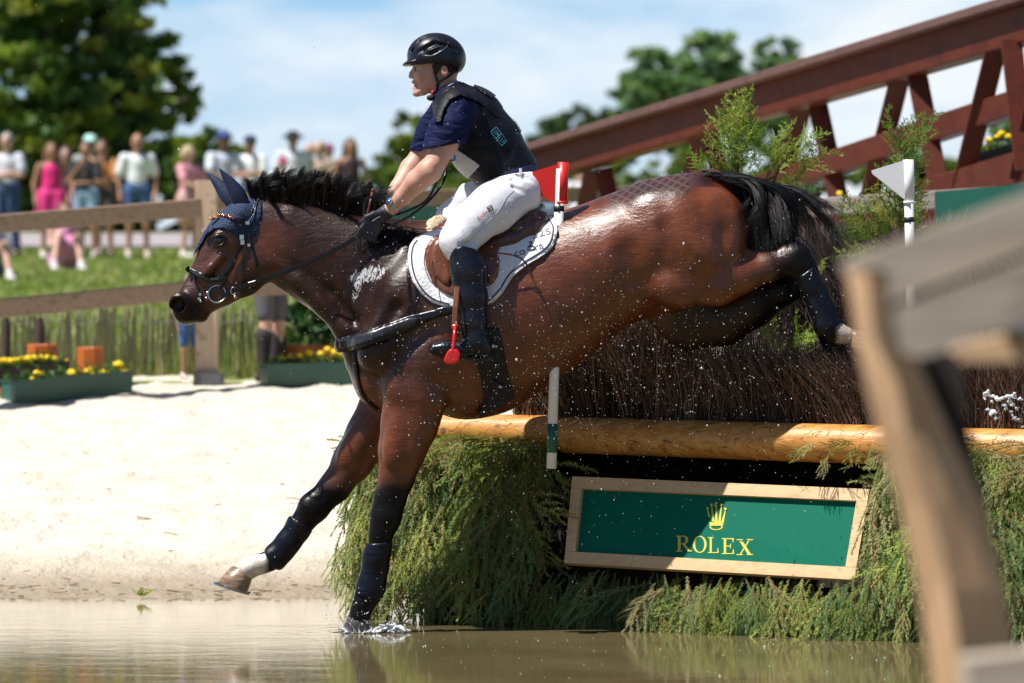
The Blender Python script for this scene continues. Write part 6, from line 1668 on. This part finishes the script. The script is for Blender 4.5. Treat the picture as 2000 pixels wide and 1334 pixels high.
# gloves with separate fingers
GLV = simple('glove', (.014, .014, .024), .6, (.026, .026, .04), 40, bump=.5, bscale=90, bdist=.004)
for A, s in ((NEAR[-1], -1), (FAR[-1], 1)):
    gf = Field((-.72, -.28, 1.62), (-.50, -.08, 1.85), .0035) if s < 0 else Field((-.72, .02, 1.62), (-.50, .24, 1.87), .0045)
    ax, ay, ad = A[0], A[1], A[2]
    gf.chain([(ax + 2, ay - 1, ad, 15, .95), (ax - 12, ay + 9, ad + s * .004, 13, .9), (ax - 28, ay + 20, ad + s * .006, 14, .95)], .01)
    for i in range(4):
        kx, ky, kd = ax - 38 + 7 * i, ay + 18 + 6.5 * i, ad + s * (.020 - .005 * i); L = (1.0, 1.08, 1.0, .82)[i]
        gf.chain([(ax - 26 + 3 * i, ay + 14 + 4 * i, ad + s * .014, 6.2), (kx, ky, kd + s * .006, 5.8), (kx - 9 * L, ky + 13 * L, kd + s * .006, 5.0), (kx - 5 * L, ky + 24 * L, kd - s * .008, 4.6), (kx + 6 * L, ky + 24 * L, kd - s * .024, 4.2)], .003)
    gf.chain([(ax - 10, ay + 2, ad + s * .022, 7), (ax - 24, ay + 4, ad + s * .034, 6), (ax - 38, ay + 10, ad + s * .032, 5.2), (ax - 46, ay + 18, ad + s * .026, 4.4)], .004)
    V, Q = nets(np.pad(gf.F, 1, constant_values=.5), gf.lo - gf.h, gf.h, 1); gl = mesh_np('glove', V, Q, GLV, rider)
    if s < 0:
        gb = bvh_of(gl); m = MB(); m.ribbon([hit(gb, x, y, .003, -.17)[0] for x, y in ((727, 432), (734, 427), (742, 422))], .006, .003); m.build('glove_tab', simple('silver_print', (.6, .6, .62), .4), gl)
# wrist watch
ax0, ax1 = P(*NEAR[-2][:3]), P(*NEAR[-3][:3]); t = (ax1 - ax0) / np.linalg.norm(ax1 - ax0); c = ax0 * .75 + ax1 * .25 + t * .0
e1 = np.cross(t, [0, -1, 0]); e1 /= np.linalg.norm(e1); e2 = np.cross(t, e1); m = MB(); r_ = .033
q = [c + r_ * (math.cos(a) * e1 + math.sin(a) * e2) for a in np.linspace(0, 2 * math.pi, 40)]
m.ribbon(q, .016, .004, [(p - c) / r_ for p in q]); wt = m.build('watch', simple('watch_steel', (.5, .5, .5), .28, (.3, .3, .32), 180, Metallic=.9), rider)
wdir = np.array([-.35, -.75, .55]); wdir -= t * (wdir @ t); wdir /= np.linalg.norm(wdir); wc = c + wdir * (r_ + .004); m = MB()
m.tube([wc - wdir * .004, wc + wdir * .005], .0195, 20); m.build('case', STEEL, wt, True)
m = MB(); m.tube([wc + wdir * .005, wc + wdir * .0065], .015, 20); m.build('dial', simple('dial', (.03, .07, .2), .1, (.05, .1, .28), 200), wt, True)
# riding whip held in the hand
wh = MB(); wh.tube([P(728, 374, -.10), P(722, 400, -.115), P(716, 425, -.13), P(708, 470, -.12)], [.007, .006, .0055, .004], 8); wh.ball(P(728, 372, -.10), .009, 8, 6)
tag(wh.build('riding_whip', simple('whip', (.12, .025, .015), .4), None, True), 'short dark red whip handle held upright in the rider left glove', 'whip')
# ------------------------------------------------------------------ spectators
SK = {}
def cloth(c, r=.8):
    k = tuple(round(x, 3) for x in c)
    if k not in SK: SK[k] = simple('cloth', c, r, tuple(x * .8 for x in c), 9, bump=.4, bscale=14, bdist=.02)
    return SK[k]
TONES = {'fair': (.58, .34, .26), 'tan': (.42, .22, .14), 'dark': (.16, .08, .05)}
def figure(label, px, d, h=1.75, yaw=0, py=None, tone='fair', shirt=(.8, .8, .8), sleeve='short', bottom=(.1, .15, .3), btype='jeans', shoes=(.8, .8, .8), hair=(.05, .03, .02), hlen=0,
           hat=None, hatc=(.1, .1, .1), arms='down', pose='stand', boots=False, group='spectators along the fence', lift=0.0, clean=False):
    s = h / 1.75; base = W(px, 0, d); base[2] = gz(px, d) + lift if py is None else W(px, py, d)[2]
    root = thing('person', label, 'person', base, group)
    hz = .95 if pose == 'stand' else (.46 if pose == 'seat' else .13); up = hz - .95
    J = lambda x, y, z: np.array([x, y, z + (up if z > .9 else 0)]) * s
    hips = [J(-.10, 0, .95), J(.10, 0, .95)]
    if pose == 'stand': knees = [np.array([-.11, -.02, .50]) * s, np.array([.12, -.03, .50]) * s]; ank = [np.array([-.12, .0, .09]) * s, np.array([.14, .0, .09]) * s]
    elif pose == 'seat': knees = [np.array([-.12, -.42, .50]) * s, np.array([.12, -.42, .50]) * s]; ank = [np.array([-.12, -.40, .09]) * s, np.array([.13, -.42, .09]) * s]
    else: knees = [np.array([.10, -.34, .46]) * s, np.array([-.16, -.28, .50]) * s]; ank = [np.array([.08, -.62, .07]) * s, np.array([-.30, -.58, .07]) * s]
    sh = [J(-.185, 0, 1.43), J(.185, 0, 1.43)]
    if arms == 'down': el = [J(-.26, .02, 1.14), J(.26, .02, 1.14)]; wr = [J(-.25, -.06, .92), J(.25, -.06, .92)]
    elif arms == 'crossed': el = [J(-.25, -.05, 1.17), J(.25, -.05, 1.17)]; wr = [J(.08, -.23, 1.19), J(-.09, -.25, 1.15)]
    elif arms == 'face': el = [J(-.24, -.12, 1.17), J(.22, -.10, 1.16)]; wr = [J(-.04, -.22, 1.42), J(-.02, -.24, 1.14)]
    elif arms == 'rail': el = [J(-.24, -.12, 1.18), J(.26, -.12, 1.18)]; wr = [J(-.14, -.38, 1.12), J(.18, -.38, 1.12)]
    else: el = [J(-.22, -.12, 1.16), J(.22, -.12, 1.16)]; wr = [knees[1] * .9 + J(0, 0, .95) * .0 + [0, -.05, .02], knees[0] * .9 + [0, -.05, .02]]
    hw = .022 * max(s, .8)
    zs = (1.95 + up) * s
    def FD(): return Field((-.46 * s, -.82 * s, -.04), (.46 * s, .30 * s, zs), hw)
    b = FD(); k = .03 * s
    hd = J(0, -.02, 1.655)
    b.ell(hd, (.078 * s, .098 * s, .118 * s), k); b.ell(hd + [0, -.095 * s, -.01 * s], (.018 * s, .024 * s, .026 * s), .02 * s); b.seg(hd + [0, -.03 * s, -.07 * s], hd + [0, -.055 * s, -.095 * s], .045 * s, .03 * s, k)
    for e in (-1, 1): b.ell(hd + [e * .080 * s, .01 * s, -.01 * s], (.014 * s, .022 * s, .034 * s), .01 * s)
    b.seg(J(0, .01, 1.42), J(0, -.0, 1.56), .062 * s, .055 * s, k); b.seg(J(-.10, .01, 1.41), J(.10, .01, 1.41), .065 * s, .065 * s, k)
    for i in (0, 1):
        b.seg(sh[i], el[i], .050 * s, .040 * s, k); b.seg(el[i], wr[i], .040 * s, .026 * s, k)
        hdv = (wr[i] - el[i]); hdv /= np.linalg.norm(hdv); b.seg(wr[i], wr[i] + hdv * .09 * s, .030 * s, .036 * s, k)
        for f in range(4): b.seg(wr[i] + hdv * .09 * s + [0, 0, 0], wr[i] + hdv * .15 * s + np.array([.02 * (f - 1.5), 0, .012 * (f - 1.5)]) * s, .016 * s, .012 * s, .005)
        b.seg(hips[i], knees[i], .085 * s, .058 * s, k); b.seg(knees[i], ank[i], .056 * s, .036 * s, k)
        b.seg(ank[i], ank[i] + np.array([0, -.11, -.045]) * s, .04 * s, .035 * s, k)
    b.seg(J(0, 0, 1.0), J(0, 0, 1.3), .11 * s, .13 * s, k, 0.8, .8)
    A = R(yaw); Mz = np.array([[math.cos(A), -math.sin(A), 0], [math.sin(A), math.cos(A), 0], [0, 0, 1]])
    def put(f, name, mat, par_=root, sm=2, extra=None):
        V, Q = nets(np.pad(f.F, 1, constant_values=.5), f.lo - f.h, f.h, sm)
        return mesh_np(name, V @ Mz.T + base, Q, mat, par_)
    c = TONES[tone]; put(b, 'body', cloth(c, .5))
    m = MB()
    for e in (-1, 1): m.ball(Mz @ (hd + np.array([e * .032, -.088, .012]) * s) + base, .011 * s, 8, 6)
    m.build('eyes', BLK, root, True)
    m = MB(); m.tube([Mz @ (hd + np.array([x, -.096, -.052]) * s) + base for x in (-.024, 0, .024)], .005 * s, 5); m.build('mouth', cloth((.35, .10, .08)), root, True)
    t = FD()
    t.seg(J(0, .01, .99), J(0, .01, 1.14), .145 * s, .135 * s, k, .8, .8); t.seg(J(0, .01, 1.14), J(0, .01, 1.34), .14 * s, .15 * s, k, .8, .75)
    if sleeve != 'none':
        t.seg(J(-.13, .01, 1.41), J(.13, .01, 1.41), .075 * s, .075 * s, k)
    else:
        t.seg(J(-.07, .01, 1.34), J(.07, .01, 1.34), .075 * s, .075 * s, k)
        for i in (0, 1): t.seg(J((-.09, .09)[i], -.01, 1.34), J((-.10, .10)[i], .0, 1.46), .03 * s, .025 * s, .02)
    for i in (0, 1):
        if sleeve == 'short': t.seg(sh[i], sh[i] * .3 + el[i] * .7, .072 * s, .075 * s, k)
        if sleeve == 'long': t.seg(sh[i], el[i], .068 * s, .06 * s, k); t.seg(el[i], wr[i], .055 * s, .042 * s, k)
    put(t, 'shirt' if btype != 'dress' else 'dress_top', cloth(shirt))
    q = FD(); q.seg(J(-.05, 0, .99), J(.05, 0, .99), .145 * s, .145 * s, k, .8, .8)
    for i in (0, 1):
        if btype == 'dress': q.seg(hips[i], hips[i] * .35 + knees[i] * .65, .135 * s, .15 * s, k)
        else:
            q.seg(hips[i], knees[i] if btype == 'jeans' else hips[i] * .25 + knees[i] * .75, .105 * s, .088 * s, k)
            if btype == 'jeans': q.seg(knees[i], ank[i], .08 * s, .065 * s, k)
    put(q, {'jeans': 'trousers', 'shorts': 'shorts', 'dress': 'skirt'}[btype], cloth(bottom))
    for i in (0, 1):
        g = FD(); g.seg(ank[i] + np.array([0, .04, -.04]) * s, ank[i] + np.array([0, -.15, -.05]) * s, .048 * s, .04 * s, .02); g.seg(ank[i], ank[i] + np.array([0, 0, (.34 if boots else .02)]) * s, .05 * s, (.078 if boots else .055) * s, .02)
        put(g, 'boot' if boots else 'shoe', cloth(shoes))
    g = FD(); g.ell(hd + np.array([0, .022, .030]) * s, np.array([.092, .105, .108]) * s, .02)
    if hlen: g.seg(hd + np.array([-.06, .05, 0]) * s, hd + np.array([-.09, .06, -hlen]) * s, .06 * s, .045 * s, .03); g.seg(hd + np.array([.06, .05, 0]) * s, hd + np.array([.09, .06, -hlen]) * s, .06 * s, .045 * s, .03); g.seg(hd + np.array([0, .07, 0]) * s, hd + np.array([0, .09, -hlen]) * s, .08 * s, .06 * s, .03)
    g.ell(hd + np.array([0, -.075, -.035]) * s, np.array([.066, .07, .085]) * s, .02, cut=True)
    if clean: g.ell(hd + np.array([0, -.0, .09]) * s, np.array([.2, .2, .06]) * s, .01, cut=True)
    put(g, 'hair', cloth(hair, .6))
    if hat:
        g = FD(); g.ell(hd + np.array([0, .008, .065]) * s, np.array([.105, .118, .082]) * s, .01)
        if hat == 'cap': g.ell(hd + np.array([0, -.13, .045]) * s, np.array([.07, .085, .02]) * s, .02)
        if hat == 'brim': g.ell(hd + np.array([0, 0, .045]) * s, np.array([.19, .19, .022]) * s, .01)
        put(g, 'cap' if hat == 'cap' else 'hat', cloth(hatc))
    return root
D0 = 62.0
def dd(py): return dsolve(300, py) if py > 455 else D0
figure('grey haired man with folded arms in white shirt and jeans at left edge', 14, 61, 1.80, -12, shirt=(.62, .64, .72), bottom=(.05, .09, .22), hair=(.35, .32, .30), arms='crossed', shoes=(.1, .08, .07), lift=.0)
figure('long haired woman in a pink summer dress standing among the spectators', 100, 60, 1.66, 14, shirt=(.80, .02, .22), sleeve='none', bottom=(.72, .03, .22), btype='dress', hair=(.20, .10, .05), hlen=.24, tone='tan', arms='down')
figure('woman in a plum coloured dress standing behind the pink dress', 128, 61.5, 1.60, 5, shirt=(.16, .05, .10), sleeve='none', bottom=(.20, .06, .12), btype='dress', hair=(.08, .04, .03), hlen=.2)
figure('man in a black shirt and light blue shorts with one hand at his chin', 168, 60, 1.68, -8, shirt=(.012, .012, .016), bottom=(.28, .42, .62), btype='shorts', arms='face', tone='tan', shoes=(.6, .6, .6))
figure('man in a grey shirt and mint green cap beside the black shirt', 176, 61.5, 1.76, 10, shirt=(.42, .44, .46), bottom=(.12, .10, .10), btype='shorts', hat='cap', hatc=(.42, .72, .66), shoes=(.05, .12, .13))
figure('tanned man in an ochre shirt right of the mint green cap', 199, 60.8, 1.70, 0, shirt=(.50, .22, .06), bottom=(.10, .08, .08), btype='shorts', tone='tan', arms='face', hair=(.09, .05, .03), shoes=(.04, .10, .12))
figure('cropped haired man in a loose white tee and blue shorts', 268, 60, 1.80, 10, shirt=(.82, .84, .87), bottom=(.05, .11, .26), btype='shorts', hair=(.16, .10, .07), clean=True, tone='tan', shoes=(.75, .70, .66))
figure('blond woman in a pink top by the tall fence post', 368, 60, 1.62, 55, shirt=(.78, .34, .40), sleeve='short', bottom=(.60, .35, .34), btype='dress', hair=(.48, .36, .22), hlen=.06, arms='rail')
figure('broad man in a white shirt and royal blue cap right of the post', 436, 60, 1.82, 25, shirt=(.62, .66, .80), bottom=(.1, .12, .25), btype='shorts', hat='cap', hatc=(.035, .05, .22), tone='dark', arms='rail')
figure('shorter man in white tee and dark navy cap behind the horse ears', 489, 60, 1.62, -15, py=488, shirt=(.84, .85, .88), bottom=(.1, .12, .2), btype='shorts', hat='cap', hatc=(.02, .035, .10), tone='tan', arms='crossed')
figure('man in a black brimmed hat and white shirt above the mane', 572, 64, 1.78, 5, py=486, shirt=(.72, .75, .80), bottom=(.1, .1, .15), hat='brim', hatc=(.015, .012, .02), tone='tan')
figure('small child in a magenta cap beside the black brimmed hat', 553, 62, 1.25, 0, py=475, shirt=(.7, .7, .72), bottom=(.2, .2, .3), hat='cap', hatc=(.45, .03, .16))
figure('pale bald spectator above the mane right of the black hat', 605, 66, 1.74, 0, py=495, shirt=(.55, .30, .28), bottom=(.2, .2, .3), hair=(.42, .28, .2), clean=True)
figure('blond spectator above the middle of the mane', 624, 64, 1.68, -15, py=492, shirt=(.45, .34, .26), bottom=(.2, .2, .3), hair=(.45, .33, .2), hlen=.05)
figure('spectator in a plum cap above the mane', 641, 66, 1.68, 10, py=492, shirt=(.14, .05, .08), bottom=(.1, .05, .1), hat='cap', hatc=(.22, .04, .12))
figure('dark haired woman in a black strap top above the end of the mane', 684, 62, 1.72, 8, py=498, shirt=(.03, .012, .02), sleeve='none', bottom=(.03, .02, .03), btype='dress', hair=(.07, .04, .025), hlen=.22, tone='tan')
figure('young woman in a lilac dress sitting on the grass with knees drawn up', 124, dsolve(124, 532) + .55, 1.66, 22, shirt=(.68, .28, .50), sleeve='none', bottom=(.66, .26, .48), btype='dress', hair=(.10, .05, .03), hlen=.16, arms='knees', pose='ground', shoes=(.82, .84, .88))
figure('seated spectator cut by the left edge with one white shoe out on the grass', -22, dsolve(0, 552) + .5, 1.70, 25, shirt=(.5, .5, .6), bottom=(.1, .1, .2), btype='shorts', arms='knees', pose='ground', shoes=(.82, .84, .88))
figure('toddler in blue shorts standing at the fence post behind the horse muzzle', 370, dsolve(366, 747) + .35, .74, 30, shirt=(.05, .12, .28), bottom=(.06, .13, .36), btype='shorts', tone='tan', shoes=(.6, .5, .5), hair=(.25, .2, .16))
figure('bare kneed youngster in tall dark boots standing behind the horse neck', 527, 29.2, 1.38, 65, py=748, shirt=(.12, .12, .16), bottom=(.1, .1, .12), btype='shorts', arms='crossed', shoes=(.035, .025, .03), boots=True)
figure('spectator in a pale blue shirt between the rider and the red flag', 1062, 33, 1.10, 0, py=560, shirt=(.30, .42, .60), bottom=(.2, .3, .45), arms='down', hair=(.25, .3, .4), hat='cap', hatc=(.35, .45, .6))
figure('distant walker in white beyond the red flag', 1132, 72, 1.72, 20, py=520, shirt=(.8, .82, .85), bottom=(.7, .7, .72), hair=(.2, .12, .08))
figure('grey hatted spectator bending behind the rider knee', 852, 33.5, 1.15, 40, py=665, shirt=(.25, .27, .30), bottom=(.1, .1, .12), hat='brim', hatc=(.38, .37, .37))
figure('spectator in pale blue and white seen between the rider arm and knee', 812, 60, 1.68, -20, py=552, shirt=(.48, .56, .70), bottom=(.1, .12, .2), hair=(.12, .08, .05), tone='tan')

# ------------------------------------------------------------------ water in the air
def drops(N):
    ico = []; import bmesh
    bm = bmesh.new(); bmesh.ops.create_icosphere(bm, subdivisions=1, radius=1.0); iv = np.array([v.co[:] for v in bm.verts]); fi = np.array([[v.index for v in f.verts] for f in bm.faces]); bm.free()
    pos = []; rad = []
    while len(pos) < N:
        u = RNG.random()
        if u < .55: x, y = RNG.normal(1250, 260), RNG.normal(690, 110)
        elif u < .70: x, y = RNG.normal(1080, 300), RNG.normal(880, 170)
        elif u < .82: x, y = RNG.normal(880, 130), RNG.normal(430, 190)
        elif u < .93: x, y = RNG.uniform(430, 900), RNG.normal(640, 170)
        else: x, y = RNG.uniform(0, 2000), RNG.uniform(0, 1200)
        if not (0 < x < 2000 and -20 < y < 1215): continue
        dz = RNG.uniform(-.75, -.42) if RNG.random() < .8 else RNG.uniform(-1.2, -.35)
        pos.append(P(x, y, dz)); rad.append(np.exp(RNG.normal(-6.95, .5)))
    for k in range(260):
        pos.append(P(704 + RNG.normal(0, 42), 1222 - abs(RNG.normal(0, 26)), -.15 + RNG.normal(0, .08))); rad.append(np.exp(RNG.normal(-6.3, .5)))
    for k in range(150):
        d_ = RNG.uniform(15.4, 17.6); x_ = RNG.uniform(820, 1830) if k % 4 else RNG.uniform(0, 1800); w0 = W(x_, 0, d_); w0[2] = .001
        pos.append(w0); rad.append(np.exp(RNG.normal(-6.7, .5)))
    pos = np.array(pos); rad = np.array(rad); N = len(pos)
    V = (iv[None] * rad[:, None, None] * np.array([1, 1, 1.15]) + pos[:, None]).reshape(-1, 3)
    F = (fi[None] + np.arange(N)[:, None, None] * len(iv)).reshape(-1, 3)
    return V, F
DROP = NT('water_drop'); DROP.set(Base__Color=(.92, .94, .97), Roughness=.05, Transmission__Weight=.45, IOR=1.33, Specular__IOR__Level=1.0); DROP = DROP.m
V, F = drops(3400); tag(mesh_np('water_droplets', V, F, DROP), 'countless tiny water droplets flung up round the jumping horse', 'droplets', kind='stuff')
# splash where the hoof meets the water
SPL = NT('splash'); SPL.set(Base__Color=(.85, .88, .90), Roughness=.12, Transmission__Weight=.35, IOR=1.33); SPL = SPL.m
sf = Field((-.80, -.42, -.02), (-.38, .10, .12), .0045); hc = P(705, 1228, -.15)
for k in range(80):
    a = RNG.uniform(0, 6.28); r0 = .05 + .02 * RNG.random(); r1 = r0 + RNG.uniform(.01, .05); hh = RNG.uniform(.004, .045) * RNG.random() + .004
    p0 = hc + [r0 * math.cos(a), r0 * math.sin(a), 0]; p0[2] = .0; p1 = hc + [r1 * math.cos(a), r1 * math.sin(a), 0]; p1[2] = hh
    sf.seg(p0, p1, .004, .0025, .006)
for k in range(150):
    t = RNG.random(); p = P(728 + 66 * t, 1228, -.15 + RNG.normal(0, .03)); p[2] = RNG.uniform(0, .040) * math.sin(.3 + t * 2.5); sf.seg(p, p + [RNG.normal(0, .010), 0, .004], .005, .004, .006)
V, Q = nets(sf.F, sf.lo, sf.h, 1); tag(mesh_np('splash', V, Q, SPL), 'white splash of water thrown up around the landing front hoof', 'splash', kind='stuff')
gf = Field((1.9, -1.4, .85), (2.3, -1.1, 1.2), .005); rr_ = np.random.default_rng(3)
pts = [W(1905, 768, 16.75)]; 
for ln in ([(1915, 775), (1930, 768), (1945, 780), (1962, 778), (1985, 795), (2004, 808)], [(1945, 780), (1960, 795), (1975, 812), (1998, 826)], [(1962, 778), (1978, 770), (1996, 782)], [(1925, 800), (1940, 806), (1950, 820)]):
    q = [W(x + rr_.normal(0, 2), y + rr_.normal(0, 2), 16.75 + rr_.normal(0, .02)) for x, y in ln]
    for a, b in zip(q[:-1], q[1:]):
        for t_ in np.linspace(0, 1, 7):
            c_ = a * (1 - t_) + b * t_ + rr_.normal(0, .006, 3); gf.seg(c_, c_ + rr_.normal(0, .004, 3), rr_.uniform(.003, .0085), rr_.uniform(.003, .006), .004)
V, Q = nets(gf.F, gf.lo, gf.h, 1); tag(mesh_np('splash', V, Q, SPL), 'broken string of splashed water hanging over the log at the right edge', 'splash', kind='stuff')
